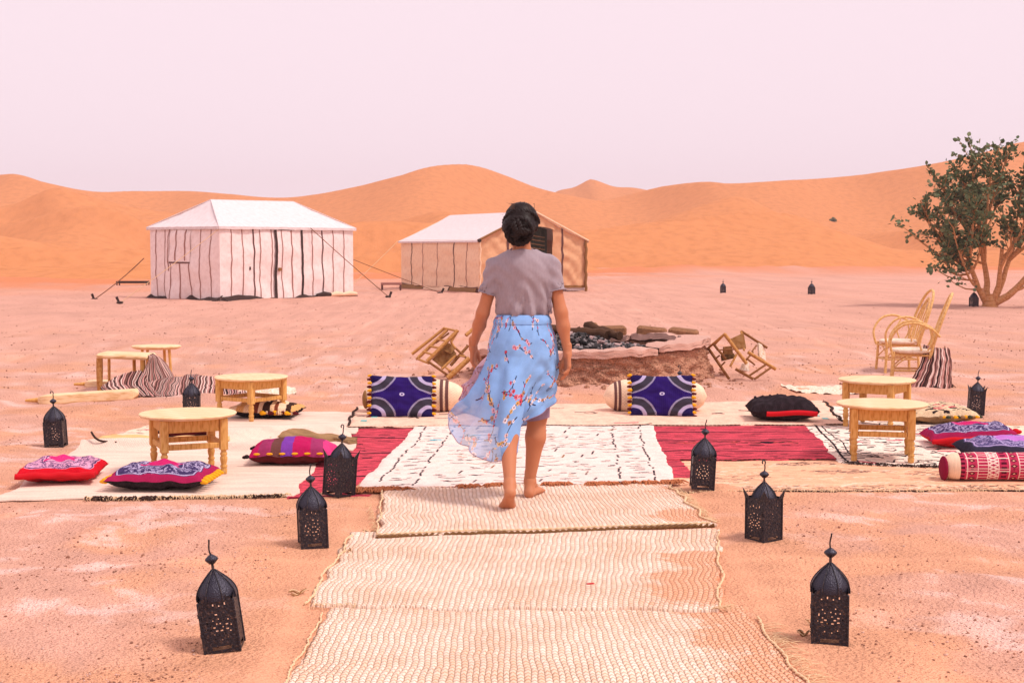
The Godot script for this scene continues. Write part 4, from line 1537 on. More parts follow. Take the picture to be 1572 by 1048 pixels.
	for e in [[Vector3(-0.45, 0.46, -0.98), Vector3(0.22, 0.42, -0.55), 0.07], [Vector3(0.0, 0.52, -0.95), Vector3(0.34, 0.42, -0.44), 0.05], [Vector3(-0.7, 0.44, -0.88), Vector3(-0.05, 0.46, -0.77), 0.05]]:
		var bl := Geo.new()
		var path := PackedVector3Array()
		var rad := PackedFloat32Array()
		for k in 9:
			path.append(e[0].lerp(e[1], k / 8.0) + Vector3(rng.randfn(0, 0.012), rng.randfn(0, 0.012), rng.randfn(0, 0.012)))
			rad.append(e[2] * rng.randf_range(0.75, 1.1))
		bl.tube(path, rad, 7)
		part("burnt_log", bl, M.burnt_wood, t)
	# clods crumbled from the wall
	var cl := Geo.new()
	for k in 150:
		var a := rng.randf_range(-0.3, PI + 0.3)
		var rr := 1.08 + 0.5 * pow(rng.randf(), 2.0)
		var p := Vector3(0.85 + cos(a) * rx * rr, 0, -15.28 + sin(a) * rz * rr)
		var s := rng.randf_range(0.010, 0.022) if k > 30 else rng.randf_range(0.02, 0.045)
		p.y = ground_y(p.x, p.z) + s * 0.2
		var k0 := cl.v.size()
		cl.ball(p, Vector3(s, s * 0.7, s * 0.8), 7, 5)
		for j in range(k0, cl.v.size()): cl.v[j] += Vector3.ONE * 0.4 * s * nz.get_noise_3dv(cl.v[j] * 22.0)
	var co := part("earth_clods", cl, M.mud_wall)
	tag(co, "crumbled clods of earth lying round the foot of the fire pit", "clods")
	co.set_meta("kind", "stuff")

# ---------- rugs and mats ----------
func rug(called: String, label: String, group: String, cat: String, q: Array, y0: float, m: Material, thick := 0.008, wob := 0.02, rep := Vector2(1, 1), straw := false, lift = null) -> MeshInstance3D:
	# q: near left, near right, far right, far left as (x, z)
	wob *= 0.5
	var lx: float = (q[0].distance_to(q[1]) + q[3].distance_to(q[2])) * 0.5
	var lz: float = (q[0].distance_to(q[3]) + q[1].distance_to(q[2])) * 0.5
	var step := 0.014 if straw else 0.03
	var w := clampi(int(lx / step), 12, 150)
	var h := clampi(int(lz / step), 10, 150)
	var sd: float = y0 * 900.0 + q[0].x * 3.0
	var pts := PackedVector3Array()
	var uvs := PackedVector2Array()
	var cols := PackedColorArray()
	for r in h + 3:
		for k in w + 3:
			var s := clampf((k - 1.0) / w, 0, 1)
			var t := clampf((r - 1.0) / h, 0, 1)
			var rim: bool = k == 0 or r == 0 or k == w + 2 or r == h + 2
			var p: Vector2 = q[0].lerp(q[1], s).lerp(q[3].lerp(q[2], s), t)
			var ex := 1.0 - 2.0 * s
			var ez := 1.0 - 2.0 * t
			p.x += wob * nz.get_noise_2d(t * 5.0 + sd, 1.0) * ex * absf(ex) + 0.006 * nz.get_noise_2d(t * 22.0 + sd, 4.0) * pow(ex, 7.0)
			p.y += wob * nz.get_noise_2d(s * 5.0 + sd, 2.0) * ez * absf(ez) + 0.006 * nz.get_noise_2d(s * 22.0 + sd, 6.0) * pow(ez, 7.0)
			var y := soft_wave(p.x, p.y) + y0 * 0.6
			var edge := maxf(absf(ex), absf(ez))
			y += 0.0014 * nz.get_noise_2d(p.x * 5.0 + sd, p.y * 5.0) + 0.004 * smooth_step(0.9, 1.0, edge) * maxf(0.0, nz.get_noise_2d(p.x * 4.0 + sd, p.y * 4.0))
			if lift != null: y += lift.call(p, s, t)
			pts.append(Vector3(p.x, y - (thick + 0.002 if rim else 0.0), p.y))
			uvs.append(Vector2(s * lx + 0.006 * nz.get_noise_2d(p.x * 4.0, p.y * 4.0 + sd) + 0.003 * nz.get_noise_2d(p.x * 14.0, p.y * 11.0), t * lz + 0.010 * nz.get_noise_2d(p.x * 5.0 + 20.0, p.y * 5.0 + sd) + 0.004 * nz.get_noise_2d(p.x * 17.0, p.y * 15.0)) if straw else Vector2(s, t) * rep)
			var c := Color.WHITE
			if straw:
				var n := nf.get_noise_2d(p.x * 1.6 + sd, p.y * 1.6)
				c = Color(0.97, 0.91, 0.86).lerp(Color(0.90, 0.78, 0.69), smooth_step(-0.3, 0.4, n)) * (1.0 + 0.10 * nf.get_noise_2d(p.x * 9.0 + sd, p.y * 9.0))
				var gone := 0.9 * smooth_step(0.72, 0.98, s) * (0.55 + nz.get_noise_2d(p.y * 1.9, sd)) + 0.55 * smooth_step(0.93, 1.0, t) * (0.4 + nz.get_noise_2d(p.x * 2.5, sd)) + 0.35 * nf.get_noise_2d(p.x * 2.4, p.y * 3.0 + sd) + 0.30 * nf.get_noise_2d(p.x * 11.0, p.y * 11.0)
				c = c.lerp(Color(0.86, 0.55, 0.40), smooth_step(0.22, 0.55, gone) * 0.92)
			cols.append(c)
	var g := Geo.new()
	g.tinted = straw
	g.lattice(pts, w + 3, h + 3, uvs, false, cols)
	var o := part(called, g, m)
	tag(o, label, cat, group)
	return o

func edge_path(q0: Vector2, q1: Vector2, y: float, wob: float, sd: float) -> PackedVector3Array:
	var path := PackedVector3Array()
	var n := int(q0.distance_to(q1) / 0.03) + 2
	for k in n + 1:
		var t := float(k) / n
		var p := q0.lerp(q1, t)
		p += (q1 - q0).orthogonal().normalized() * (wob * nz.get_noise_2d(t * 4.0, sd) + 0.006 * nz.get_noise_2d(t * 24.0, sd))
		path.append(Vector3(p.x, soft_wave(p.x, p.y) + y * 0.6, p.y))
	return path

func cord(parent: Node3D, called: String, q0: Vector2, q1: Vector2, y: float, r: float, m: Material, wob := 0.01, sd := 0.0) -> void:
	r *= 0.62
	wob *= 0.6
	# two strands laid round each other
	var path := edge_path(q0, q1, y, wob, sd)
	var g := Geo.new()
	for s in 2:
		var p2 := PackedVector3Array()
		for k in path.size() * 3 - 2:
			var p := path[k / 3].lerp(path[mini(k / 3 + 1, path.size() - 1)], (k % 3) / 3.0)
			var a := k * 0.95 + PI * s
			p2.append(p + Vector3(cos(a) * r * 0.55, sin(a) * r * 0.55, cos(a) * r * 0.3))
		g.tube(p2, PackedFloat32Array([r * 0.7]), 5)
	part(called, g, m, parent)

func tufts(parent: Node3D, called: String, q0: Vector2, q1: Vector2, y: float, n: int, lng: float, r: float, m: Material, out: Vector2, clump := 0.0) -> void:
	var g := Geo.new()
	for k in n:
		var t := rng.randf()
		if clump > 0.0 and nz.get_noise_2d(t * 9.0, y * 50.0) < -clump: continue
		var p := q0.lerp(q1, t)
		var d := (out + Vector2(rng.randfn(0, 0.55), rng.randfn(0, 0.35))).normalized() * lng * rng.randf_range(0.5, 1.2)
		var path := PackedVector3Array()
		var curl := rng.randfn(0, 0.4)
		for j in 5:
			var u := j / 4.0
			var e := p + d.rotated(curl * u) * u
			path.append(Vector3(e.x, soft_wave(e.x, e.y) + y * 0.6 + 0.012 * sin(PI * u) * rng.randf_range(0.5, 1.5) - 0.006 * u, e.y))
		g.tube(path, PackedFloat32Array([r, r, r, r * 0.8, r * 0.4]), 4)
	part(called, g, m, parent).set_meta("kind", "stuff")

func v2(x: float, z: float) -> Vector2:
	return Vector2(x, z)

func rugs() -> void:
	var gr := "woven runner mats leading to the camp"
	var a := rug("straw_mat", "nearest woven straw mat, cut by the bottom of the frame", gr, "mat", [v2(-0.74, -3.6), v2(0.99, -3.6), v2(0.90, -5.50), v2(-0.71, -5.50)], 0.006, M.straw_weave, 0.012, 0.03, Vector2.ONE, true)
	cord(a, "edge_cord", v2(0.97, -3.7), v2(0.915, -5.30), 0.016, 0.008, M.fringe_straw, 0.03, 3.0)
	cord(a, "edge_cord", v2(-0.745, -3.7), v2(-0.72, -5.35), 0.014, 0.006, M.fringe_straw, 0.015, 5.0)
	tufts(a, "loose_straw", v2(0.97, -4.2), v2(0.91, -5.2), 0.014, 90, 0.10, 0.0014, M.fringe_straw, v2(1, 0.3))
	var b := rug("straw_mat", "middle woven straw mat of the three, dusted with sand on its right edge", gr, "mat", [v2(-0.80, -5.43), v2(0.81, -5.40), v2(1.01, -6.95), v2(-0.77, -6.90)], 0.020, M.straw_weave, 0.012, 0.05, Vector2.ONE, true)
	cord(b, "edge_cord", v2(-0.805, -5.45), v2(-0.775, -6.80), 0.027, 0.008, M.fringe_straw, 0.03, 7.0)
	cord(b, "edge_cord", v2(0.81, -5.42), v2(1.0, -6.86), 0.026, 0.008, M.fringe_straw, 0.03, 9.0)
	tufts(b, "loose_straw", v2(0.76, -5.40), v2(0.83, -5.42), 0.024, 22, 0.06, 0.0012, M.fringe_straw, v2(1, 0.2))
	tufts(b, "loose_straw", v2(-0.80, -5.44), v2(-0.60, -5.44), 0.022, 22, 0.05, 0.0012, M.fringe_straw, v2(-0.3, 0.5))
	var c := rug("straw_mat", "farthest woven straw mat, under the woman's feet, with a thick dark front edge", gr, "mat", [v2(-0.645, -6.76), v2(1.0, -7.03), v2(0.93, -8.32), v2(-0.745, -8.10)], 0.036, M.straw_weave, 0.014, 0.05, Vector2.ONE, true)
	cord(c, "edge_cord", v2(-0.65, -6.745), v2(1.01, -7.015), 0.024, 0.017, M.edge_shade, 0.006, 11.0)  # dark cord draws in the shade below the mat's front edge
	cord(c, "edge_cord", v2(-0.655, -6.77), v2(0.99, -7.035), 0.042, 0.009, M.fringe_straw, 0.006, 12.0)
	cord(c, "edge_cord", v2(1.0, -7.05), v2(0.925, -8.2), 0.044, 0.010, M.fringe_straw, 0.06, 13.0)
	cord(c, "edge_cord", v2(-0.655, -6.80), v2(-0.74, -8.05), 0.042, 0.007, M.fringe_straw, 0.02, 15.0)
	tufts(c, "loose_straw", v2(1.0, -7.05), v2(0.93, -8.1), 0.030, 110, 0.06, 0.0015, M.fringe_straw, v2(1, 0.1))
	tufts(c, "loose_straw", v2(-0.66, -6.9), v2(-0.76, -7.6), 0.020, 46, 0.04, 0.0012, M.fringe_straw, v2(-1, 0.3))

	# rugs on the right
	var f := rug("bleached_rug", "sun bleached sandy rug with dark speckled border along its near edge", "rugs on the right", "rug", [v2(0.93, -8.04), v2(3.6, -8.12), v2(3.7, -9.5), v2(0.95, -9.35)], 0.006, M.beige_rug, 0.008, 0.03)
	cord(f, "edge_cord", v2(0.95, -8.05), v2(3.55, -8.12), 0.008, 0.007, M.rug_dark_edge, 0.02, 21.0)
	tufts(f, "fringe", v2(0.95, -8.06), v2(3.5, -8.13), 0.008, 300, 0.035, 0.002, M.fringe_straw, v2(0, 1))
	var d := rug("patterned_rug", "cream rug crowded with black zigzags under the right-hand tables", "rugs on the right", "rug", [v2(2.12, -9.13), v2(3.25, -8.85), v2(3.75, -12.35), v2(2.40, -12.45)], 0.015, M.dense_rug, 0.008, 0.03)
	tufts(d, "fringe", v2(2.15, -9.13), v2(3.2, -8.87), 0.014, 260, 0.05, 0.003, M.rug_dark_edge, v2(0, 1))
	rug("patterned_rug_end", "pale rug corner showing behind the right-hand cushions", "rugs on the right", "rug", [v2(3.25, -9.5), v2(4.3, -9.8), v2(4.2, -11.0), v2(3.55, -11.0)], 0.024, M.cream_rug_speckled, 0.008, 0.04)
	var r := rug("red_rug", "raspberry red rug with black motifs lying right of the cream rug", "red rugs", "rug", [v2(0.97, -9.28), v2(2.13, -9.25), v2(2.31, -11.12), v2(1.04, -11.05)], 0.022, M.red_rug_motif, 0.008, 0.03)
	cord(r, "edge_cord", v2(0.97, -9.28), v2(2.13, -9.25), 0.021, 0.005, M.rug_dark_edge, 0.01, 31.0)
	rug("red_rug", "small red rug corner peeping from under the cream rug's right edge", "red rugs", "rug", [v2(0.90, -8.55), v2(1.12, -8.6), v2(1.10, -9.3), v2(0.94, -9.3)], 0.014, M.red_rug, 0.006, 0.02, Vector2(0.3, 0.4))
	# left
	var rl := rug("red_rug", "raspberry red striped rug left of the cream rug, behind two lanterns", "red rugs", "rug", [v2(-1.26, -7.86), v2(-0.80, -7.92), v2(-0.62, -11.10), v2(-1.30, -11.20)], 0.010, M.red_rug, 0.008, 0.03)
	cord(rl, "edge_cord", v2(-1.25, -7.86), v2(-0.82, -7.93), 0.010, 0.007, M.maroon, 0.01, 33.0)
	var fold := func(p: Vector2, _s: float, t: float) -> float:
		var k := p.y + 9.75 - 0.12 * sin(p.x * 3.0)
		return 0.05 * exp(-pow(k / 0.07, 2.0)) * smooth_step(-1.1, -1.7, p.x) + 0.012 * smooth_step(0.85, 1.0, t)
	var cl := rug("cream_rug", "plain cream rug under the left-hand cushions and front table", "cream rugs on the left", "rug", [v2(-2.86, -7.76), v2(-1.22, -7.93), v2(-1.30, -9.85), v2(-3.02, -9.95)], 0.020, M.cream_rug, 0.008, 0.05, Vector2.ONE, false, fold)
	cord(cl, "edge_cord", v2(-2.3, -7.79), v2(-1.24, -7.93), 0.016, 0.008, M.rug_dark_edge, 0.012, 35.0)
	tufts(cl, "fringe", v2(-2.35, -7.80), v2(-1.25, -7.95), 0.016, 260, 0.045, 0.0025, M.fringe_straw, v2(0.1, 1))
	tufts(cl, "fringe", v2(-2.35, -7.80), v2(-1.9, -7.85), 0.020, 120, 0.055, 0.004, M.rug_dark_edge, v2(-0.2, 1), 0.2)
	tufts(cl, "fringe", v2(-1.5, -7.90), v2(-1.3, -7.93), 0.016, 40, 0.05, 0.003, M.rug_dark_edge, v2(0.1, 1))
	rug("speckled_rug", "speckled cream rug behind the front left table", "cream rugs on the left", "rug", [v2(-3.0, -10.25), v2(-2.0, -10.25), v2(-2.15, -11.7), v2(-2.8, -11.55)], 0.014, M.cream_rug_speckled, 0.008, 0.05)
	var ridge := func(p: Vector2, _s: float, _t: float) -> float:
		var k := p.y + 10.35 + 0.18 * (p.x + 1.6) + 0.05 * sin(p.x * 7.0)
		return 0.085 * exp(-pow(k / 0.10, 2.0)) * smooth_step(-2.45, -1.9, p.x) * smooth_step(-1.10, -1.35, p.x)
	rug("folded_rug", "cream rug with a raised fold between the two left-hand tables", "cream rugs on the left", "rug", [v2(-2.35, -9.95), v2(-1.10, -9.72), v2(-1.28, -11.95), v2(-2.45, -11.85)], 0.030, M.cream_rug, 0.009, 0.06, Vector2.ONE, false, ridge)
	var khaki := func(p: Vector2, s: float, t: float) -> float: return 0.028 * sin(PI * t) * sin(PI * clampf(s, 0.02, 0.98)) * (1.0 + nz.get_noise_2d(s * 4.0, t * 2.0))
	rug("fold_shade_strip", "khaki strip standing in for the shade of a fold on the cream rugs behind the magenta cushion", "", "blanket", [v2(-1.98, -10.33), v2(-1.16, -9.98), v2(-1.16, -10.22), v2(-1.90, -10.62)], 0.060, M.khaki_cloth, 0.02, 0.16, Vector2.ONE, false, khaki)  # dark strip added where the rug's fold only throws shade
	var och := func(_p: Vector2, s: float, t: float) -> float: return 0.05 * sin(PI * t) * (0.4 + 0.6 * absf(sin(s * 7.0))) + 0.02 * smooth_step(0.12, 0.0, s)
	rug("ochre_blanket", "ochre blanket rumpled along the back edge of the plain cream rug", "", "blanket", [v2(-2.95, -9.85), v2(-2.05, -9.92), v2(-2.02, -10.22), v2(-2.88, -10.30)], 0.030, M.ochre_cloth, 0.03, 0.06, Vector2.ONE, false, och)
	var hook := Geo.new()
	var hpath := PackedVector3Array()
	for k in 12:
		var u := k / 11.0
		hpath.append(Vector3(-2.92 + 0.17 * u, 0.05 + 0.075 * pow(1.0 - u, 3.0), -9.80 + 0.03 * sin(u * 6.0)))
	hook.tube(hpath, PackedFloat32Array([0.008]), 6)
	tag(part("dark_strap", hook, M.rug_dark_edge), "short dark strap curling up at the ochre blanket's left end", "strap")
	# middle
	var bk := rug("long_back_rug", "long pale pinkish rug running across behind the cream patterned rug", "", "rug", [v2(-1.27, -10.93), v2(2.60, -11.05), v2(2.80, -12.75), v2(-1.34, -12.35)], 0.040, M.back_rug, 0.010, 0.04)
	cord(bk, "edge_cord", v2(-1.27, -10.92), v2(2.6, -11.04), 0.036, 0.006, M.rug_dark_edge, 0.02, 41.0)
	cord(bk, "edge_cord", v2(2.61, -11.05), v2(2.79, -12.6), 0.044, 0.014, M.rug_dark_edge, 0.05, 43.0)
	cord(bk, "edge_cord", v2(-1.28, -10.95), v2(-1.34, -12.2), 0.044, 0.014, M.rug_dark_edge, 0.03, 45.0)
	for e in [[-1.18, -11.25], [-1.12, -11.5], [2.5, -11.6], [2.53, -11.4]]:
		var sp := Geo.new()
		sp.box(Vector3(e[0], soft_wave(e[0], e[1]) + 0.026, e[1]), Vector3(0.05, 0.004, 0.07), 0.002, Transform3D.IDENTITY)
		part("dyed_patch", sp, mat("dyed_teal", c8(90, 180, 180), 0.95), bk)
	var be := rug("berber_rug", "large cream wool rug with scattered black marks and rust fringe, before the woman", "", "rug", [v2(-0.90, -8.06), v2(0.965, -8.34), v2(1.10, -11.02), v2(-0.745, -11.02)], 0.030, M.berber, 0.010, 0.03)
	cord(be, "edge_cord", v2(-0.90, -8.05), v2(0.965, -8.33), 0.030, 0.008, M.maroon, 0.012, 51.0)
	tufts(be, "fringe", v2(-0.92, -8.05), v2(-0.66, -8.10), 0.040, 170, 0.085, 0.0055, M.fringe_rust, v2(0.2, 1), 0.0)
	tufts(be, "fringe", v2(-0.62, -8.09), v2(0.96, -8.33), 0.042, 560, 0.065, 0.0055, M.fringe_rust, v2(0.2, 1), 0.12)
	tufts(be, "fringe", v2(0.30, -8.23), v2(0.99, -8.33), 0.042, 200, 0.06, 0.0055, M.fringe_rust, v2(0.5, 1), 0.3)

# ---------- low tables ----------
func tables() -> void:
	var t := thing("low_round_table", "low round pale wood table on the cream rug at front left", "table", Vector3(-2.01, 0.013, -8.76), deg_to_rad(24), "low round tables")
	var h := 0.37
	var g := Geo.new()
	var prof := [Vector2(0.0, h - 0.024), Vector2(0.275, h - 0.024), Vector2(0.288, h - 0.019), Vector2(0.298, h - 0.010), Vector2(0.298, h - 0.006), Vector2(0.293, h - 0.001), Vector2(0.285, h), Vector2(0.15, h + 0.0005), Vector2(0.0, h)]
	g.lathe(prof, 48)
	part("tabletop", g, M.pale_table_wood, t)
	for sx in [-1, 1]:
		for sz in [-1, 1]:
			var lg := Geo.new()
			var o := Vector3(sx * 0.18, 0, sz * 0.18)
			lg.box(o + Vector3(0, 0.2475, 0), Vector3(0.048, 0.195, 0.048), 0.004)
			var p := []
			for e in [[0.0, 0.0], [0.017, 0.0], [0.020, 0.01], [0.021, 0.03], [0.016, 0.036], [0.022, 0.044], [0.022, 0.052], [0.016, 0.058], [0.019, 0.07], [0.023, 0.09], [0.023, 0.104], [0.017, 0.112], [0.022, 0.120], [0.022, 0.130], [0.016, 0.138], [0.019, 0.152]]:
				p.append(Vector2(e[0], e[1]))
			lg.lathe(p, 12, o)
			part("leg", lg, M.table_wood, t)
	for k in 4:
		var ap := Geo.new()
		var st := Geo.new()
		var q := Transform3D(Basis(Vector3.UP, k * PI / 2), Vector3.ZERO)
		ap.box(Vector3(0, h - 0.064, 0.178), Vector3(0.31, 0.078, 0.018), 0.003, q)
		part("apron", ap, M.table_wood, t)
		st.box(Vector3(0, 0.180, 0.180), Vector3(0.31, 0.034, 0.026), 0.004, q)
		part("stretcher", st, M.table_wood, t)
	copy(t, "low round pale wood table at back left, standing over a fringed cushion", Vector3(-2.12, 0.02, -11.5), deg_to_rad(-35)).scale = Vector3(1, 0.92, 1)
	copy(t, "low round pale wood table at front right, beside the stacked cushions", Vector3(2.45, 0.009, -9.36), deg_to_rad(-12))
	copy(t, "low round pale wood table at back right, half hidden by the front one", Vector3(2.85, 0.010, -11.05), deg_to_rad(-35))

# ---------- cushions ----------
func pillow(parent: Node3D, a: float, b: float, thick: float, cover: Material, under: Material, sd: float, under_called := "underside") -> void:
	var side := func(sgn: float, s: float, t: float) -> Vector3:
		var u := (s - 0.5) * 2.0
		var v := (t - 0.5) * 2.0
		var hgt := thick * pow(maxf(0.0, (1.0 - pow(absf(u), 2.6)) * (1.0 - pow(absf(v), 2.6))), 0.42)
		hgt *= 1.0 + 0.16 * nz.get_noise_2d(u * 1.2 + sd, v * 1.2) + 0.07 * nz.get_noise_2d(u * 4.0 + sd, v * 4.0)
		var pinch_x := 1.0 - 0.07 * (1.0 - v * v) + 0.02 * nz.get_noise_2d(v * 3.0, sd)
		var pinch_z := 1.0 - 0.07 * (1.0 - u * u) + 0.02 * nz.get_noise_2d(u * 3.0, sd + 3.0)
		var lift := 0.010 * nz.get_noise_2d(u * 2.0 + sd, v * 2.0 + 7.0)
		return Vector3(u * a * pinch_x, (hgt if sgn > 0 else -hgt * 0.8) + lift, v * b * pinch_z)
	var g := Geo.new()
	g.grid(36, 30, func(s: float, t: float) -> Vector3: return side.call(1.0, s, 1.0 - t))
	part("cover", g, cover, parent)
	g = Geo.new()
	g.grid(36, 30, func(s: float, t: float) -> Vector3: return side.call(-1.0, s, t))
	part(under_called, g, under, parent)

func piping(parent: Node3D, a: float, b: float, r: float, m: Material, x0 := -1.0, x1 := 1.0) -> void:
	var path := PackedVector3Array()
	for k in 25:
		var u := lerpf(x0, x1, k / 24.0)
		path.append(Vector3(u * a * 0.97, 0.004 * sin(u * 9.0), b * (1.0 - 0.07 * (1.0 - u * u)) + r * 0.3))
	var g := Geo.new()
	g.tube(path, PackedFloat32Array([r]), 7)
	part("piping", g, m, parent)

func tassels(parent: Node3D, called: String, pts: Array, r: float, mats: Array) -> void:
	for k in pts.size():
		var g := Geo.new()
		g.ball(pts[k], Vector3(r, r * 0.8, r * 0.8) * rng.randf_range(0.85, 1.2), 8, 6)
		g.ball(pts[k] + Vector3(r * 0.7 * signf(pts[k].x), -r * 0.2, 0), Vector3(r * 0.9, r * 0.55, r * 0.6), 7, 5)
		part(called, g, mats[k % mats.size()], parent)

func bolster(parent: Node3D, half: float, r: float, cover: Material, ends: Material, bulge := 0.0) -> void:
	var g := Geo.new()
	g.grid(48, 28, func(s: float, t: float) -> Vector3:
		var x := lerpf(-half, half, t)
		var e := absf(x) / half
		var rr := r * pow(maxf(0.0, 1.0 - pow(e, 7.0 if bulge == 0.0 else 3.2)), 0.35 if bulge == 0.0 else 0.5)
		rr *= 1.0 + 0.05 * nz.get_noise_2d(x * 6.0, cos(TAU * s) * 1.5)
		var y := sin(TAU * s) * rr
		return Vector3(x, maxf(y, -r * 0.78), cos(TAU * s) * rr), true)
	part("cover", g, cover, parent)
	if ends:
		for sx in [-1, 1]:
			var c := Geo.new()
			c.ball(Vector3(sx * half * 0.985, -0.01, 0), Vector3(0.022, r * 0.86, r * 0.86), 16, 10)
			part("end_cap", c, ends, parent)

func cushions() -> void:
	var gp := "purple cushions propped against bolsters"
	for e in [[-0.905, -11.60, 0.05, "purple and grey cushion with yellow pompons, left of the woman, before a tipped chair"], [1.235, -11.66, -0.04, "purple and grey cushion with yellow pompons, right of the woman, before the fire pit"]]:
		var t := thing("purple_cushion", e[3], "cushion", Vector3(e[0], 0.028 + 0.155, e[1]), 0.0, gp)
		t.rotation = Vector3(deg_to_rad(64), e[2], deg_to_rad(-2.5 if e[0] < 0 else 1.0))
		pillow(t, 0.265, 0.185, 0.05, M.purple_cushion, M.black_cloth, e[0])
		for sx in [-1, 1]:
			var pts := []
			for k in 12:
				pts.append(Vector3(sx * (0.258 + 0.004 * (k % 2)), 0.0, lerpf(-0.18, 0.18, k / 11.0)))
			tassels(t, "pompon", pts, 0.0165, [M.yellow_wool, M.dark_red])
	var gb := "cream bolsters behind the purple cushions"
	for e in [[-0.83, -11.93, "round ended cream bolster with black stripes behind the left purple cushion"], [1.21, -11.96, "round ended cream bolster with brown stripes behind the right purple cushion"]]:
		var t := thing("bolster", e[2], "bolster", Vector3(e[0], 0.026 + 0.122, e[1]), 0.0, gb)
		bolster(t, 0.44, 0.155, M.cream_bolster, null, 1.0)
		for x in [-0.34, -0.305, 0.24, 0.285]:
			var rg := Geo.new()
			var w := 0.011 if x < 0 else 0.013
			rg.grid(40, 2, func(s: float, q: float) -> Vector3:
				var xx: float = x + (q - 0.5) * 2.0 * w
				var rr := 0.155 * pow(1.0 - pow(absf(xx) / 0.44, 3.2), 0.5) + 0.003
				var a := TAU * s
				rr *= 1.0 + 0.05 * nz.get_noise_2d(xx * 6.0, cos(a) * 1.5)
				return Vector3(xx, maxf(sin(a) * rr, -0.121), cos(a) * rr), true)
			part("stripe", rg, M.stripe_dark, t)
		if e[0] < 0:
			var orange := Geo.new()
			orange.ball(Vector3(-0.40, -0.02, 0.04), Vector3(0.03, 0.08, 0.06), 10, 8)
			part("end_patch", orange, M.brown_board, t)
	var gs := "scarf patterned floor cushions"
	var t1 := thing("floor_cushion", "square pink cushion with bright red sides at the far left of the cream rug", "cushion", Vector3(-2.70, 0.016 + 0.055, -8.47), 0.12, gs)
	pillow(t1, 0.235, 0.235, 0.07, M.scarf_red, M.red_cloth, 1.0)
	piping(t1, 0.235, 0.235, 0.018, M.red_cloth)
	var t2 := thing("floor_cushion", "navy and pink scarf cushion with yellow tasselled ends before the front left table", "cushion", Vector3(-2.03, 0.016 + 0.058, -8.22), -0.05, gs)
	pillow(t2, 0.285, 0.23, 0.075, M.scarf_navy, M.black_cloth, 4.0)
	for sx in [-1, 1]:
		var pts := []
		for k in 7: pts.append(Vector3(sx * 0.282, 0.0, lerpf(-0.15, 0.2, k / 6.0)))
		tassels(t2, "tassel", pts, 0.021, [M.yellow_wool])
	var t3 := thing("floor_cushion", "magenta and brown ikat cushion with yellow stitches beside the red rug", "cushion", Vector3(-1.42, 0.016 + 0.062, -9.16), 0.06, "")
	pillow(t3, 0.275, 0.21, 0.085, M.magenta_ikat, M.dark_red, 7.0)
	for k in 6:
		var sg := Geo.new()
		var u := lerpf(-0.8, 0.7, k / 5.0)
		sg.ball(Vector3(u * 0.265, 0.016, 0.21 * (1.0 - 0.07 * (1.0 - u * u))), Vector3(0.022, 0.008, 0.008), 8, 6)
		part("yellow_stitch", sg, M.yellow_wool, t3)
	tassels(t3, "tassel", [Vector3(-0.275, 0, 0.2), Vector3(-0.275, 0.0, -0.2)], 0.02, [M.black_cloth])
	var t4 := thing("floor_cushion", "dark fringed cushion with orange tassels under the back left table", "cushion", Vector3(-2.02, 0.022 + 0.052, -11.62), -0.10, "")
	pillow(t4, 0.29, 0.2, 0.07, M.striped_bolster, M.black_cloth, 9.0)
	var p4 := []
	for k in 9: p4.append(Vector3(lerpf(0.02, 0.29, k / 8.0), -0.005, 0.2 - 0.02 * (k % 2)))
	tassels(t4, "tassel", p4, 0.022, [M.yellow_wool, M.striped_bolster, M.dark_red])
	var t5 := thing("floor_cushion", "dark cushion with yellow tufts seen through the front left table's legs", "cushion", Vector3(-2.40, 0.014 + 0.050, -10.45), 0.05, "")
	pillow(t5, 0.20, 0.16, 0.06, M.black_cloth, M.dark_red, 11.0)
	var p5 := []
	for k in 6: p5.append(Vector3(lerpf(-0.17, 0.17, k / 5.0), 0.045, 0.10))
	tassels(t5, "yellow_tuft", p5, 0.018, [M.yellow_wool])
	# right
	var t6 := thing("floor_cushion", "plump black cushion with a bright red band on the long back rug", "cushion", Vector3(2.17, 0.028 + 0.080, -11.36), -0.05, "")
	pillow(t6, 0.275, 0.22, 0.105, M.black_cloth, M.black_cloth, 14.0)
	var band := Geo.new()
	var bp := PackedVector3Array()
	for k in 17:
		var u := lerpf(-0.55, 0.92, k / 16.0)
		bp.append(Vector3(u * 0.27, -0.012 + 0.006 * sin(u * 4.0), 0.222 * (1.0 - 0.07 * (1.0 - u * u))))
	band.tube(bp, PackedFloat32Array([0.02]), 8)
	part("red_band", band, M.red_cloth, t6)
	for k in 7:
		var tf := Geo.new()
		tf.ball(Vector3(lerpf(-0.2, 0.16, k / 6.0), 0.10 - 0.02 * absf(k - 3.0) / 3.0, -0.12), Vector3.ONE * 0.012, 6, 5)
		part("tuft", tf, M.black_cloth, t6)
	var t7 := thing("floor_cushion", "cream and olive cushion with green and yellow fringe behind the right-hand tables", "cushion", Vector3(3.42, 0.016 + 0.055, -11.35), 0.08, "")
	pillow(t7, 0.27, 0.2, 0.085, M.olive_cream, M.khaki_cloth, 16.0)
	var p7 := []
	for k in 12: p7.append(Vector3(lerpf(-0.05, 0.27, k / 11.0), -0.005, 0.2 - 0.01 * (k % 2)))
	tassels(t7, "tassel", p7, 0.016, [M.khaki_cloth, M.yellow_wool, M.green_cloth])
	var t8 := thing("floor_cushion", "navy and pink scarf cushion with red underside, uppermost of the right-hand pile", "cushion", Vector3(3.22, 0.012 + 0.072, -9.96), -0.10, gs)
	t8.rotation.z = deg_to_rad(4)
	pillow(t8, 0.30, 0.23, 0.085, M.scarf_navy, M.red_cloth, 19.0)
	piping(t8, 0.30, 0.23, 0.018, M.red_cloth, -1.0, 0.2)
	tassels(t8, "tassel", [Vector3(0.30, 0.02, 0.1)], 0.028, [M.red_cloth])
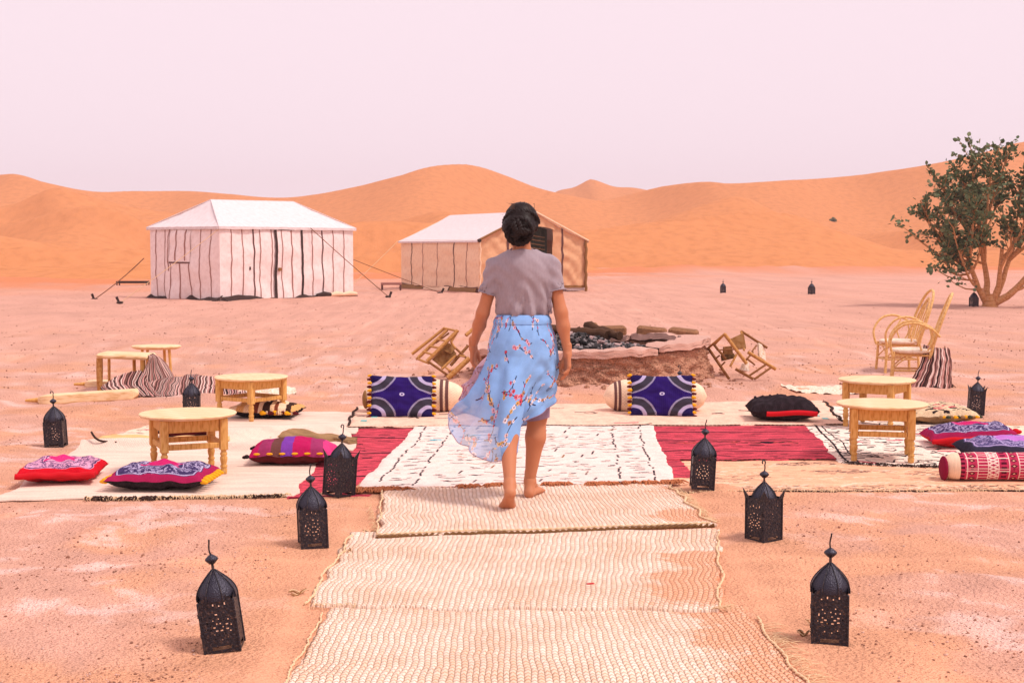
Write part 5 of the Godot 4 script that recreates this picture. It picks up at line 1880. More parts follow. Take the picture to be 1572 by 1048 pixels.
	var t9 := thing("floor_cushion", "violet and grey scarf cushion between the pink one and the kilim bolster", "cushion", Vector3(3.27, 0.012 + 0.068, -9.22), -0.03, gs)
	pillow(t9, 0.33, 0.24, 0.085, M.scarf_violet, M.scarf_violet, 22.0)
	tassels(t9, "tassel", [Vector3(-0.33, 0, 0.2)], 0.022, [M.khaki_cloth])
	var t10 := thing("kilim_bolster", "red and white kilim bolster with maroon end nearest on the right", "bolster", Vector3(2.97, 0.012 + 0.07, -8.50), -0.02, "")
	bolster(t10, 0.37, 0.088, M.kilim, M.maroon)
	for sx in [-1, 1]:
		var cuff := Geo.new()
		cuff.grid(36, 3, func(s: float, q: float) -> Vector3:
			var xx: float = sx * (0.285 + 0.075 * q)
			var rr := 0.088 * pow(1.0 - pow(absf(xx) / 0.37, 7.0), 0.35) * (1.0 + 0.05 * nz.get_noise_2d(xx * 6.0, cos(TAU * s) * 1.5)) + 0.003
			return Vector3(xx, maxf(sin(TAU * s) * rr, -0.0705), cos(TAU * s) * rr), true)
		part("cuff", cuff, M.cream_bolster, t10)
	tassels(t10, "tassel", [Vector3(0.37, 0.02, 0.05), Vector3(0.375, 0.06, 0.0)], 0.024, [M.yellow_wool, M.maroon])

# ---------- pierced iron lanterns ----------
func pierced(w: float, h: float, door: bool, spikes: bool) -> Geo:
	# a sheet with real holes: cells left out where the punch went through
	var g := Geo.new()
	var n := 30
	var m := 52
	var holes := []
	for e in [[0.016, 6, 0.0], [0.030, 10, 0.3], [0.044, 12, 0.1]]:
		for k in e[1]:
			var a: float = TAU * k / e[1] + e[2]
			holes.append(Vector2(cos(a) * e[0], 0.092 + sin(a) * e[0]))
	for k in 4: holes.append(Vector2(-0.03 + 0.02 * k, 0.165 + 0.006 * (k % 2)))
	for k in 2: holes.append(Vector2(-0.008 + 0.016 * k, 0.192))
	for j in m:
		for i in n:
			var c := Vector2((i + 0.5) / n * w - w * 0.5, (j + 0.5) / m * h)
			var skip := false
			for q in holes:
				if c.distance_squared_to(q) < 0.0027 * 0.0027: skip = true
			if c.y > 0.014 and c.y < 0.026 and absf(c.x) < 0.034: skip = true
			if not spikes and c.y > h - 0.004 - 0.030 * pow(absf(c.x) / (w * 0.5), 3.0): skip = true
			if door and absf(c.x) < 0.042 and c.y > 0.035 and c.y < 0.19 and absf(c.x) > 0.004: skip = true
			if skip: continue
			var x0 := float(i) / n * w - w * 0.5
			var x1 := float(i + 1) / n * w - w * 0.5
			var y0 := float(j) / m * h
			var y1 := float(j + 1) / m * h
			g.quad(Vector3(x0, y0, 0), Vector3(x1, y0, 0), Vector3(x1, y1, 0), Vector3(x0, y1, 0))
	return g

func make_lantern(label: String, hook: int, spikes: bool) -> Node3D:
	var t := thing("iron_lantern", label, "lantern", Vector3.ZERO, 0.0, "pierced black iron lanterns")
	var w := 0.122
	var h := 0.212
	for k in 4:
		var o := part("pierced_panel", pierced(w, h, k == 2, spikes), M.black_iron, t)
		o.transform = Transform3D(Basis(Vector3.UP, k * PI / 2), Vector3(sin(k * PI / 2), 0, cos(k * PI / 2)) * w * 0.5)
	for sx in [-1, 1]:
		for sz in [-1, 1]:
			var c := Geo.new()
			var ph := h + 0.004 if spikes else h - 0.028
			c.box(Vector3(sx * w * 0.5, ph * 0.5 - 0.001, sz * w * 0.5), Vector3(0.008, ph + 0.002, 0.008), 0.002)
			if spikes:
				var b := Vector3(sx * (w * 0.5 + 0.003), h - 0.01, sz * (w * 0.5 + 0.003))
				var tip := Vector3(sx * (w * 0.5 + 0.012), h + 0.045, sz * (w * 0.5 + 0.012))
				var ix := b - Vector3(sx * 0.034, 0, 0)
				var iz := b - Vector3(0, 0, sz * 0.034)
				c.tri(b, ix, tip); c.tri(b, tip, iz); c.tri(ix, iz, tip)
			part("corner_post", c, M.black_iron, t)
	var d := Geo.new()
	var prof := []
	for k in 11:
		var u := k / 10.0
		prof.append(Vector2(lerpf(0.0725 if not spikes else 0.064, 0.006, u) + 0.0170 * sin(PI * pow(u, 0.85)), h - 0.030 + 0.100 * u))
	var pl := Geo.new()
	pl.box(Vector3(0, h - 0.032, 0), Vector3(w - 0.004, 0.003, w - 0.004), 0.001)
	part("top_plate", pl, M.black_iron, t)
	var td := Transform3D(Basis(Vector3.UP, PI / 8), Vector3.ZERO)
	d.lathe(prof, 8, Vector3.ZERO, td)
	part("dome", d, M.dome_iron, t)
	for k in 8:
		var rb := Geo.new()
		var path := PackedVector3Array()
		for q in prof:
			var a := k * TAU / 8 + PI / 8
			path.append(Vector3(cos(a) * (q.x + 0.0005), q.y, sin(a) * (q.x + 0.0005)))
		rb.tube(path, PackedFloat32Array([0.0022]), 5)
		part("dome_rib", rb, M.black_iron, t)
	var st := Geo.new()
	st.bar(Vector3(0, h + 0.06, 0), Vector3(0, h + 0.10, 0), 0.0055, 0.0045, 8)
	part("stem", st, M.black_iron, t)
	var fin := Geo.new()
	fin.lathe([Vector2(0.004, h + 0.088), Vector2(0.012, h + 0.093), Vector2(0.021, h + 0.102), Vector2(0.0235, h + 0.107), Vector2(0.021, h + 0.112), Vector2(0.011, h + 0.120), Vector2(0.003, h + 0.125)], 14)
	part("finial", fin, M.dome_iron, t)
	var hk := Geo.new()
	var hp := PackedVector3Array()
	var y0 := h + 0.12
	if hook == 0:
		for k in 6: hp.append(Vector3(-0.003 * sin(k * 0.9), y0 + 0.058 * k / 5.0, 0.002 * k))
	else:
		for k in 6: hp.append(Vector3(0.004 * sin(k * 0.5), y0 + 0.032 * k / 5.0, 0))
		for k in 15:
			var a := -0.5 + k * 0.34
			var r := 0.0135 * (1.0 - k * 0.042)
			hp.append(Vector3(-0.009 + cos(a) * r + 0.002, y0 + 0.045 + sin(a) * r, 0.0))
	hk.tube(hp, PackedFloat32Array([0.0032]), 6)
	part("hook", hk, M.black_iron, t)
	for y in [0.06, 0.13]:
		var hg := Geo.new()
		hg.bar(Vector3(-w * 0.5 - 0.004, y, w * 0.42), Vector3(-w * 0.5 - 0.004, y + 0.014, w * 0.42), 0.005, 0.005, 6)
		part("hinge", hg, M.black_iron, t)
	return t

func lanterns() -> void:
	# x, z, turn, tilt to the left, scale, hook, spikes, label
	var list := [
		[-1.005, -4.90, 4.0, 8.0, 1.0, 0, false, "black pierced lantern leaning left, nearest on the left of the mats"],
		[1.128, -4.97, -11.0, 0.0, 1.0, 0, false, "upright black pierced lantern nearest on the right of the mats"],
		[-0.925, -6.54, 15.0, 2.0, 0.99, 0, false, "black pierced lantern on bare sand just before the left red rug"],
		[1.20, -6.70, 35.0, 0.0, 0.99, 1, true, "black lantern with horned corners and curled hook, seen corner on at right"],
		[-0.975, -7.92, 50.0, -4.0, 1.03, 1, true, "black lantern with curled hook standing on the left red rug's front edge"],
		[1.095, -8.12, -2.0, -3.0, 1.02, 0, false, "black lantern at the front corner of the bleached rug"],
		[-3.22, -9.97, 3.0, 3.0, 1.02, 1, false, "black lantern alone on sand at far left, behind the pink cushion"],
		[-2.64, -11.65, 8.0, 0.0, 1.03, 0, false, "black lantern between the two left-hand tables"],
		[3.91, -11.92, -10.0, -3.0, 0.98, 0, true, "black lantern on sand at far right, behind the cushion pile"],
		[1.46, -12.32, 20.0, 0.0, 1.0, 1, false, "black lantern whose hook pokes up behind the right purple cushion"],
		[6.49, -43.7, 10.0, 0.0, 1.12, 0, false, "tiny black lantern far off on the plain, left of the other far one"],
		[8.96, -42.5, 40.0, 0.0, 1.22, 0, false, "tiny black lantern far off on the plain, nearer to the tree"],
		[10.91, -33.55, 20.0, 0.0, 1.24, 0, false, "black lantern at the foot of the tree"]]
	var made := {}
	for e in list:
		var key := "%d%s" % [e[5], e[6]]
		var o: Node3D
		if made.has(key): o = copy(made[key], e[7], Vector3.ZERO)
		else:
			o = make_lantern(e[7], e[5], e[6])
			made[key] = o
		o.scale = Vector3.ONE
		o.transform = Transform3D(Basis(Vector3.BACK, deg_to_rad(e[3])) * Basis(Vector3.UP, deg_to_rad(e[2])) * Basis.from_scale(Vector3.ONE * e[4]), Vector3(e[0], ground_y(e[0], e[1]) - 0.004 + (0.012 if absf(e[0]) < 1.2 and e[1] < -7.8 and e[1] > -9.0 else 0.0), e[1]))

# ---------- stools, planks, blanket and chairs ----------
func sheet(g: Geo, rows: Array, w: int, h: int, amp: float, sd: float, us: Vector2) -> void:
	# smooth cloth through rows of control points, with small creases
	var pts := PackedVector3Array()
	var uvs := PackedVector2Array()
	var nr := rows.size()
	var nc: int = rows[0].size()
	for r in h + 1:
		var fr := float(r) / h * (nr - 1)
		var r0 := mini(int(fr), nr - 2)
		for q in w + 1:
			var fq := float(q) / w * (nc - 1)
			var c0 := mini(int(fq), nc - 2)
			var at := func(a: int) -> Vector3:
				var row: Array = rows[clampi(a, 0, nr - 1)]
				return row[c0].cubic_interpolate(row[c0 + 1], row[maxi(c0 - 1, 0)], row[mini(c0 + 2, nc - 1)], fq - c0)
			var p: Vector3 = at.call(r0).cubic_interpolate(at.call(r0 + 1), at.call(r0 - 1), at.call(r0 + 2), fr - r0)
			var s := float(q) / w
			var t := float(r) / h
			p += Vector3(nz.get_noise_2d(s * 7.0 + sd, t * 5.0), nz.get_noise_2d(s * 8.0 + sd + 9.0, t * 4.0) * 1.2, nz.get_noise_2d(s * 6.0 + sd + 20.0, t * 5.0)) * amp
			pts.append(p)
			uvs.append(Vector2(s, t) * us)
	g.lattice(pts, w + 1, h + 1, uvs)

func benches() -> void:
	var gy := func(x: float, z: float) -> float: return ground_y(x, z)
	var t := thing("wooden_stool", "pale wooden stool at far left with a striped blanket sliding off its seat", "stool", Vector3(-3.78, 0, -13.85), 0.0, "pale wooden stools")
	t.position.y = gy.call(-3.78, -13.85)
	var seat := Geo.new()
	seat.box(Vector3(0.0, 0.325, 0), Vector3(0.50, 0.05, 0.36), 0.018, Transform3D(Basis(Vector3.BACK, -0.035), Vector3.ZERO))
	part("seat", seat, M.pale_table_wood, t)
	for e in [[-0.215, 0.13, 0.030, 0.02], [-0.20, -0.14, 0.014, 0.01], [0.05, -0.13, 0.016, 0.01], [0.20, 0.12, 0.024, 0.018], [0.20, -0.14, 0.016, 0.012]]:
		var lg := Geo.new()
		var a := Vector3(e[0], 0.31, e[1])
		var b := Vector3(e[0] * 1.02, -0.03, e[1] * 1.02)
		lg.tube(PackedVector3Array([a, a.lerp(b, 0.35), a.lerp(b, 0.75), b]), PackedFloat32Array([e[2], e[2] * 1.08, e[2] * 0.92, e[3]]), 10)
		part("leg", lg, M.round_pole if e[0] < -0.21 else M.table_wood, t)
	var s2 := thing("wooden_stool", "pale wooden stool standing behind the blanket-draped one at far left", "stool", Vector3(-3.84, 0, -15.3), 0.0, "pale wooden stools")
	s2.position.y = gy.call(-3.84, -15.3)
	seat = Geo.new()
	seat.lathe([Vector2(0, 0.322), Vector2(0.22, 0.322), Vector2(0.262, 0.34), Vector2(0.27, 0.352), Vector2(0.255, 0.362), Vector2(0, 0.366)], 36, Vector3.ZERO, Transform3D(Basis.from_scale(Vector3(1, 1, 0.75)), Vector3.ZERO))
	part("seat", seat, M.pale_table_wood, s2)
	for e in [[-0.13, 0.08], [0.16, 0.09], [0.06, -0.10], [-0.12, -0.10]]:
		var lg := Geo.new()
		lg.bar(Vector3(e[0], 0.33, e[1]), Vector3(e[0] * 1.15, -0.03, e[1] * 1.15), 0.016, 0.013)
		part("leg", lg, M.table_wood, s2)
	# boards that lie flat on the sand
	for e in [[-4.36, -12.96, -3.48, -13.20, 0.045, "long pale wooden board lying on the sand before the draped stool"], [-4.28, -14.15, -3.62, -14.15, 0.040, "shorter pale board lying on the sand behind the draped stool"]]:
		var a := Vector3(e[0], gy.call(e[0], e[1]), e[1])
		var b := Vector3(e[2], gy.call(e[2], e[3]), e[3])
		var bo := thing("wooden_board", e[5], "board", a, 0.0, "boards on the sand")
		var g := Geo.new()
		var d := b - a
		g.grid(28, 24, func(s: float, q: float) -> Vector3:
			var taper := 0.35 + 0.65 * smooth_step(0.0, 0.14, q)
			var ang := TAU * s
			var c := Vector3(0, clampf(sin(ang) * 1.5, -1, 1) * e[4] * (0.55 + 0.45 * taper) + e[4] * 0.8, clampf(cos(ang) * 1.4, -1, 1) * 0.10 * taper)
			if q <= 0.0 or q >= 1.0: c = Vector3(0, e[4] * 0.8, 0)
			return d * q + c, true)
		part("plank", g, M.pale_table_wood, bo)
		var tip := Geo.new()
		tip.bar(Vector3(-0.10, e[4] * 0.7, 0), Vector3(0.03, e[4] * 0.8, 0), 0.012, e[4] * 0.55)
		part("tenon", tip, M.table_wood, bo)
	# striped blanket
	var bl := thing("striped_blanket", "brown and pink striped blanket falling from the stool and trailing along the sand", "blanket", Vector3(-3.6, 0, -13.7))
	var y0: float = gy.call(-3.6, -13.7)
	var g1 := Geo.new()
	sheet(g1, [
		[Vector3(-0.06, 0.357, -0.28), Vector3(0.0, 0.36, -0.20), Vector3(0.05, 0.355, -0.02)],
		[Vector3(0.06, 0.355, -0.30), Vector3(0.10, 0.355, -0.16), Vector3(0.10, 0.345, 0.02)],
		[Vector3(0.20, 0.26, -0.24), Vector3(0.15, 0.24, -0.12), Vector3(0.05, 0.22, 0.06)],
		[Vector3(0.30, 0.12, -0.18), Vector3(0.22, 0.10, -0.05), Vector3(0.03, 0.10, 0.10)],
		[Vector3(0.33, 0.05, -0.12), Vector3(0.24, 0.05, 0.02), Vector3(0.08, 0.05, 0.14)]], 40, 40, 0.006, 2.0, Vector2(1.5, 0.5))
	g1.v = lifted(g1.v, y0)
	part("hanging_fold", g1, M.blanket, bl)
	var g2 := Geo.new()
	sheet(g2, [
		[Vector3(-0.36, 0.06, 0.12), Vector3(-0.20, 0.17, 0.05), Vector3(0.02, 0.22, 0.06), Vector3(0.10, 0.12, 0.10)],
		[Vector3(-0.30, 0.05, 0.24), Vector3(-0.16, 0.11, 0.22), Vector3(0.0, 0.12, 0.20), Vector3(0.16, 0.09, 0.18)],
		[Vector3(-0.18, 0.02, 0.40), Vector3(-0.06, 0.05, 0.36), Vector3(0.08, 0.06, 0.32), Vector3(0.22, 0.05, 0.28)],
		[Vector3(-0.06, 0.01, 0.46), Vector3(0.06, 0.015, 0.45), Vector3(0.16, 0.015, 0.42), Vector3(0.30, 0.01, 0.38)]], 46, 40, 0.008, 6.0, Vector2(1.2, 1.2))
	g2.v = lifted(g2.v, y0)
	part("spread_fold", g2, M.blanket, bl)
	var g3 := Geo.new()
	sheet(g3, [
		[Vector3(0.08, 0.02, -0.22), Vector3(0.34, 0.03, -0.30), Vector3(0.62, 0.05, -0.24), Vector3(0.96, 0.03, -0.15), Vector3(1.25, 0.01, -0.05)],
		[Vector3(0.06, 0.12, -0.08), Vector3(0.30, 0.14, -0.12), Vector3(0.55, 0.17, -0.10), Vector3(0.95, 0.09, 0.0), Vector3(1.28, 0.05, 0.04)],
		[Vector3(0.04, 0.08, 0.12), Vector3(0.30, 0.08, 0.10), Vector3(0.56, 0.09, 0.08), Vector3(0.98, 0.08, 0.12), Vector3(1.30, 0.05, 0.12)],
		[Vector3(0.06, 0.0, 0.34), Vector3(0.32, 0.0, 0.30), Vector3(0.60, 0.0, 0.28), Vector3(1.0, 0.0, 0.26), Vector3(1.30, 0.0, 0.22)]], 70, 30, 0.012, 11.0, Vector2(4.2, 0.6))
	g3.v = lifted(g3.v, y0)
	part("trailing_fold", g3, M.blanket, bl)
	# pale folded cloth behind the back left table
	var wc := thing("pale_cloth", "pale folded cloth lying on sand behind the back left table", "cloth", Vector3(-2.42, 0, -13.6))
	var g4 := Geo.new()
	sheet(g4, [[Vector3(-0.22, 0, -0.1), Vector3(0, 0.05, -0.12), Vector3(0.3, 0.0, -0.06)], [Vector3(-0.2, 0.10, 0), Vector3(0.02, 0.13, 0.02), Vector3(0.35, 0.05, 0.02)], [Vector3(-0.24, 0.0, 0.12), Vector3(0.05, 0.01, 0.16), Vector3(0.36, 0.0, 0.1)]], 24, 16, 0.02, 31.0, Vector2.ONE)
	g4.v = lifted(g4.v, gy.call(-2.42, -13.6))
	part("cloth", g4, M.seat_white, wc)

func lifted(p: PackedVector3Array, y: float) -> PackedVector3Array:
	for k in p.size(): p[k].y += y
	return p

func arc(pts: Array, n := 24) -> PackedVector3Array:
	var path := PackedVector3Array()
	var m := pts.size()
	for k in n + 1:
		var f := float(k) / n * (m - 1)
		var i := mini(int(f), m - 2)
		path.append(pts[i].cubic_interpolate(pts[i + 1], pts[maxi(i - 1, 0)], pts[mini(i + 2, m - 1)], f - i))
	return path

func make_chair(label: String) -> Node3D:
	# faces -x
	var t := thing("rattan_armchair", label, "chair", Vector3.ZERO, 0.0, "rattan armchairs")
	var cane := func(called: String, pts: Array, r: float, par: Node3D = null) -> MeshInstance3D:
		var g := Geo.new()
		g.tube(arc(pts), PackedFloat32Array([r]), 8)
		return part(called, g, M.rattan, par if par else t)
	var sg := Geo.new()
	sg.lathe([Vector2(0, 0.325), Vector2(0.19, 0.325), Vector2(0.215, 0.335), Vector2(0.222, 0.35), Vector2(0.212, 0.365), Vector2(0.17, 0.372), Vector2(0, 0.374)], 40)
	part("seat", sg, M.seat_white, t)
	for e in [[-0.19, 0.15], [-0.19, -0.15], [0.17, 0.15], [0.17, -0.15]]:
		cane.call("leg", [Vector3(e[0], 0.34, e[1]), Vector3(e[0] * 1.03, 0.17, e[1] * 1.03), Vector3(e[0] * 1.10, -0.02, e[1] * 1.08)], 0.016)
	for e in [[[-0.19, 0.15], [-0.19, -0.15]], [[0.17, 0.15], [0.17, -0.15]], [[-0.19, 0.15], [0.17, 0.15]], [[-0.19, -0.15], [0.17, -0.15]]]:
		cane.call("stretcher", [Vector3(e[0][0], 0.15, e[0][1]), Vector3((e[0][0] + e[1][0]) * 0.5, 0.15, (e[0][1] + e[1][1]) * 0.5), Vector3(e[1][0], 0.15, e[1][1])], 0.010)
		cane.call("seat_rail", [Vector3(e[0][0], 0.305, e[0][1]), Vector3((e[0][0] + e[1][0]) * 0.5, 0.305, (e[0][1] + e[1][1]) * 0.5), Vector3(e[1][0], 0.305, e[1][1])], 0.011)
		cane.call("brace", [Vector3(e[0][0], 0.17, e[0][1]), Vector3(lerpf(e[0][0], e[1][0], 0.2), 0.24, lerpf(e[0][1], e[1][1], 0.2)), Vector3(lerpf(e[0][0], e[1][0], 0.5), 0.30, lerpf(e[0][1], e[1][1], 0.5))], 0.007)
	for s in [-1.0, 1.0]:
		cane.call("arm_hoop", [Vector3(-0.20, 0.30, s * 0.19), Vector3(-0.225, 0.46, s * 0.215), Vector3(-0.13, 0.60, s * 0.235), Vector3(0.02, 0.635, s * 0.24), Vector3(0.17, 0.58, s * 0.23), Vector3(0.255, 0.50, s * 0.20)], 0.013)
		cane.call("inner_hoop", [Vector3(0.08, 0.36, s * 0.205), Vector3(0.05, 0.48, s * 0.22), Vector3(0.10, 0.585, s * 0.232)], 0.009)
		cane.call("inner_hoop", [Vector3(0.14, 0.36, s * 0.195), Vector3(0.19, 0.46, s * 0.21), Vector3(0.17, 0.575, s * 0.228)], 0.009)
	cane.call("back_hoop", [Vector3(0.15, 0.18, 0.16), Vector3(0.19, 0.40, 0.19), Vector3(0.27, 0.66, 0.20), Vector3(0.345, 0.86, 0.13), Vector3(0.375, 0.93, 0.0), Vector3(0.345, 0.86, -0.13), Vector3(0.27, 0.66, -0.20), Vector3(0.19, 0.40, -0.19), Vector3(0.15, 0.18, -0.16)], 0.016)
	cane.call("back_hoop", [Vector3(0.18, 0.36, 0.11), Vector3(0.27, 0.64, 0.125), Vector3(0.345, 0.84, 0.0), Vector3(0.27, 0.64, -0.125), Vector3(0.18, 0.36, -0.11)], 0.011)
	for zz in [-0.06, 0.0, 0.06]:
		cane.call("back_cane", [Vector3(0.185, 0.36, zz), Vector3(0.245, 0.58, zz * 1.1), Vector3(0.34, 0.84 - absf(zz) * 0.6, zz * 0.7)], 0.009)
	return t

func chairs() -> void:
	var c := make_chair("pale rattan armchair with a striped blanket hanging behind it")
	c.position = Vector3(4.10, ground_y(4.10, -14.5), -14.5)
	c.rotation.y = deg_to_rad(-14)
	copy(c, "pale rattan armchair standing just behind and left of the other", Vector3(4.42, ground_y(4.42, -16.2), -16.2), deg_to_rad(4))
	var bl := thing("striped_blanket", "striped brown and cream blanket hanging from the back of a rattan armchair", "blanket", Vector3(4.30, ground_y(4.3, -14.4), -14.35))
	var g := Geo.new()
	sheet(g, [
		[Vector3(-0.10, 0.42, -0.10), Vector3(0.0, 0.40, 0.06), Vector3(0.10, 0.40, 0.06), Vector3(0.13, 0.36, -0.06)],
		[Vector3(-0.16, 0.26, 0.02), Vector3(-0.02, 0.28, 0.15), Vector3(0.10, 0.27, 0.14), Vector3(0.15, 0.25, 0.0)],
		[Vector3(-0.26, 0.12, 0.10), Vector3(-0.06, 0.12, 0.20), Vector3(0.08, 0.13, 0.17), Vector3(0.15, 0.12, 0.02)],
		[Vector3(-0.34, 0.02, 0.12), Vector3(-0.10, 0.0, 0.24), Vector3(0.08, 0.0, 0.20), Vector3(0.15, 0.0, 0.04)]], 56, 40, 0.008, 44.0, Vector2(0.9, 0.5))
	part("cloth", g, M.blanket, bl)
	tuft3(bl, "fringe", Vector3(-0.10, 0.01, 0.24), Vector3(0.15, 0.01, 0.06), 60, M.dark_cloth)
	# chair frames that lie tipped over on either side of the fire pit
	tipped_right()
	tipped_left()

func tuft3(parent: Node3D, called: String, a: Vector3, b: Vector3, n: int, m: Material) -> void:
	var g := Geo.new()
	for k in n:
		var p := a.lerp(b, rng.randf())
		g.bar(p + Vector3(0, 0.02, 0), p + Vector3(rng.randfn(0, 0.03), -0.01, absf(rng.randfn(0, 0.03))), 0.006, 0.003, 5)
	part(called, g, m, parent).set_meta("kind", "stuff")

func tipped_right() -> void:
	# u, v measured from the frame's lower left; w is depth towards the camera
	var sc := 0.000722
	var o := Vector3(2.075, 0, -14.95)
	o.y = ground_y(o.x + 0.3, o.z)
	var t := thing("tipped_chair", "wooden pole chair lying tipped over right of the fire pit", "chair", o, 0.0, "tipped pole chairs")
	var pt := func(u: float, v: float, w: float) -> Vector3: return Vector3((u - 200.0) * sc, (905.0 - v) * sc + 0.01, w)
	for e in [
		["frame_pole", 410, 240, 0.10, 725, 665, 0.14, 0.019, 0], ["frame_pole", 415, 235, 0.10, 212, 462, -0.10, 0.014, 0], ["frame_pole", 212, 460, -0.10, 485, 893, 0.08, 0.016, 1],
		["frame_pole", 272, 395, -0.02, 432, 600, 0.10, 0.014, 1], ["frame_pole", 735, 228, -0.28, 1130, 478, -0.30, 0.014, 1], ["frame_pole", 765, 508, 0.05, 1182, 762, 0.00, 0.019, 0],
		["frame_pole", 580, 750, 0.06, 835, 893, 0.10, 0.016, 1], ["rung", 850, 893, 0.10, 1105, 738, 0.02, 0.013, 1], ["rung", 785, 842, 0.08, 1030, 690, 0.03, 0.012, 1],
		["rung", 962, 442, -0.28, 862, 512, -0.12, 0.009, 1], ["rung", 355, 555, 0.03, 308, 602, 0.0, 0.009, 1], ["rung", 432, 648, 0.05, 380, 705, 0.03, 0.009, 1],
		["rung", 500, 710, 0.08, 605, 540, 0.02, 0.012, 0], ["rung", 730, 590, 0.12, 862, 690, 0.06, 0.010, 1], ["rung", 690, 640, 0.14, 850, 510, 0.0, 0.010, 1], ["rung", 330, 485, -0.06, 620, 480, -0.10, 0.008, 1],
		["rung", 300, 400, -0.05, 415, 240, 0.08, 0.011, 0], ["frame_pole", 735, 228, -0.28, 745, 500, -0.12, 0.012, 0]]:
		var g := Geo.new()
		g.bar(pt.call(e[1], e[2], e[3]), pt.call(e[4], e[5], e[6]), e[7], e[7] * 0.94)
		part(e[0], g, M.dark_pole if e[8] == 1 else M.round_pole, t)
	var board := func(q: Array, w: float, m: Material, called: String) -> void:
		var g := Geo.new()
		var a: Vector3 = pt.call(q[0][0], q[0][1], w)
		var b: Vector3 = pt.call(q[1][0], q[1][1], w - 0.05)
		var c: Vector3 = pt.call(q[2][0], q[2][1], w - 0.08)
		var d: Vector3 = pt.call(q[3][0], q[3][1], w - 0.02)
		var n := (b - a).cross(d - a).normalized() * 0.012
		g.quad(a + n, b + n, c + n, d + n)
		g.quad(d - n, c - n, b - n, a - n)
		for e in [[a, b], [b, c], [c, d], [d, a]]: g.quad(e[0] - n, e[1] - n, e[1] + n, e[0] + n)
		part(called, g, m, t)
	board.call([[630, 480], [775, 470], [740, 250], [530, 335]], -0.10, M.brown_board, "seat_board")
	board.call([[440, 560], [590, 560], [580, 440], [450, 450]], -0.14, M.brown_board, "seat_board")
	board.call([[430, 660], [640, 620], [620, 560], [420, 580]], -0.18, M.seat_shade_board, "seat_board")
	board.call([[990, 600], [1100, 670], [1085, 455], [980, 400]], -0.24, M.seat_white, "seat_strap")
	board.call([[660, 770], [800, 800], [790, 650], [700, 680]], 0.02, M.seat_white, "seat_strap")

func tipped_left() -> void:
	var sc := 0.00095
	var o := Vector3(-1.09, 0, -14.9)
	o.y = ground_y(-0.8, -14.6)
	var t := thing("tipped_chair", "wooden pole chair with slatted sides lying tipped over left of the woman", "chair", o, 0.0, "tipped pole chairs")
	var pt := func(u: float, v: float, w: float) -> Vector3: return Vector3((u - 190.0) * sc + 0.02, (690.0 - v) * sc + 0.02, w)
	for e in [
		["frame_pole", 190, 440, -0.25, 560, 148, -0.32, 0.017, 0], ["frame_pole", 268, 472, -0.12, 590, 165, -0.22, 0.019, 0], ["frame_pole", 380, 495, 0.06, 715, 160, -0.04, 0.021, 0],
		["frame_pole", 545, 150, -0.3, 720, 170, -0.05, 0.012, 0], ["rung", 340, 405, -0.10, 425, 420, 0.03, 0.012, 0], ["rung", 400, 345, -0.14, 510, 352, 0.0, 0.012, 0], ["rung", 480, 270, -0.18, 585, 275, -0.02, 0.010, 0],
		["rung", 460, 310, -0.18, 610, 200, -0.2, 0.010, 1], ["frame_pole", 612, 672, 0.18, 850, 455, 0.12, 0.030, 0], ["frame_pole", 545, 575, 0.10, 700, 430, 0.02, 0.015, 0], ["rung", 400, 500, 0.08, 640, 660, 0.16, 0.014, 1],
		["rung", 590, 560, 0.12, 640, 590, 0.18, 0.011, 0], ["rung", 640, 290, -0.04, 690, 360, 0.0, 0.012, 0], ["rung", 700, 190, -0.06, 640, 290, -0.02, 0.014, 0],
		["frame_pole", 800, 225, -0.2, 955, 92, -0.3, 0.021, 0], ["rung", 700, 360, 0.02, 830, 470, 0.10, 0.013, 1], ["rung", 250, 480, -0.14, 400, 520, 0.06, 0.013, 0], ["frame_pole", 640, 540, 0.05, 830, 330, -0.05, 0.018, 1], ["rung", 740, 430, 0.1, 800, 440, 0.1, 0.010, 0]]:
		var g := Geo.new()
		g.bar(pt.call(e[1], e[2], e[3]), pt.call(e[4], e[5], e[6]), e[7], e[7] * 0.92)
		part(e[0], g, M.dark_pole if e[8] == 1 else M.round_pole, t)
	for e in [[[430, 480], [540, 570], [700, 420], [600, 300]], [[560, 380], [640, 420], [700, 350], [610, 300]]]:
		var g := Geo.new()
		var q := []
		for k in 4: q.append(pt.call(e[k][0], e[k][1], -0.02 - 0.06 * (k / 2)))
		g.quad(q[0], q[1], q[2], q[3])
		var n: Vector3 = (q[1] - q[0]).cross(q[3] - q[0]).normalized() * 0.015
		g.quad(q[3] - n, q[2] - n, q[1] - n, q[0] - n)
		for k in 4: g.quad(q[k] - n, q[(k + 1) % 4] - n, q[(k + 1) % 4], q[k])
		part("seat_board", g, M.brown_board, t)

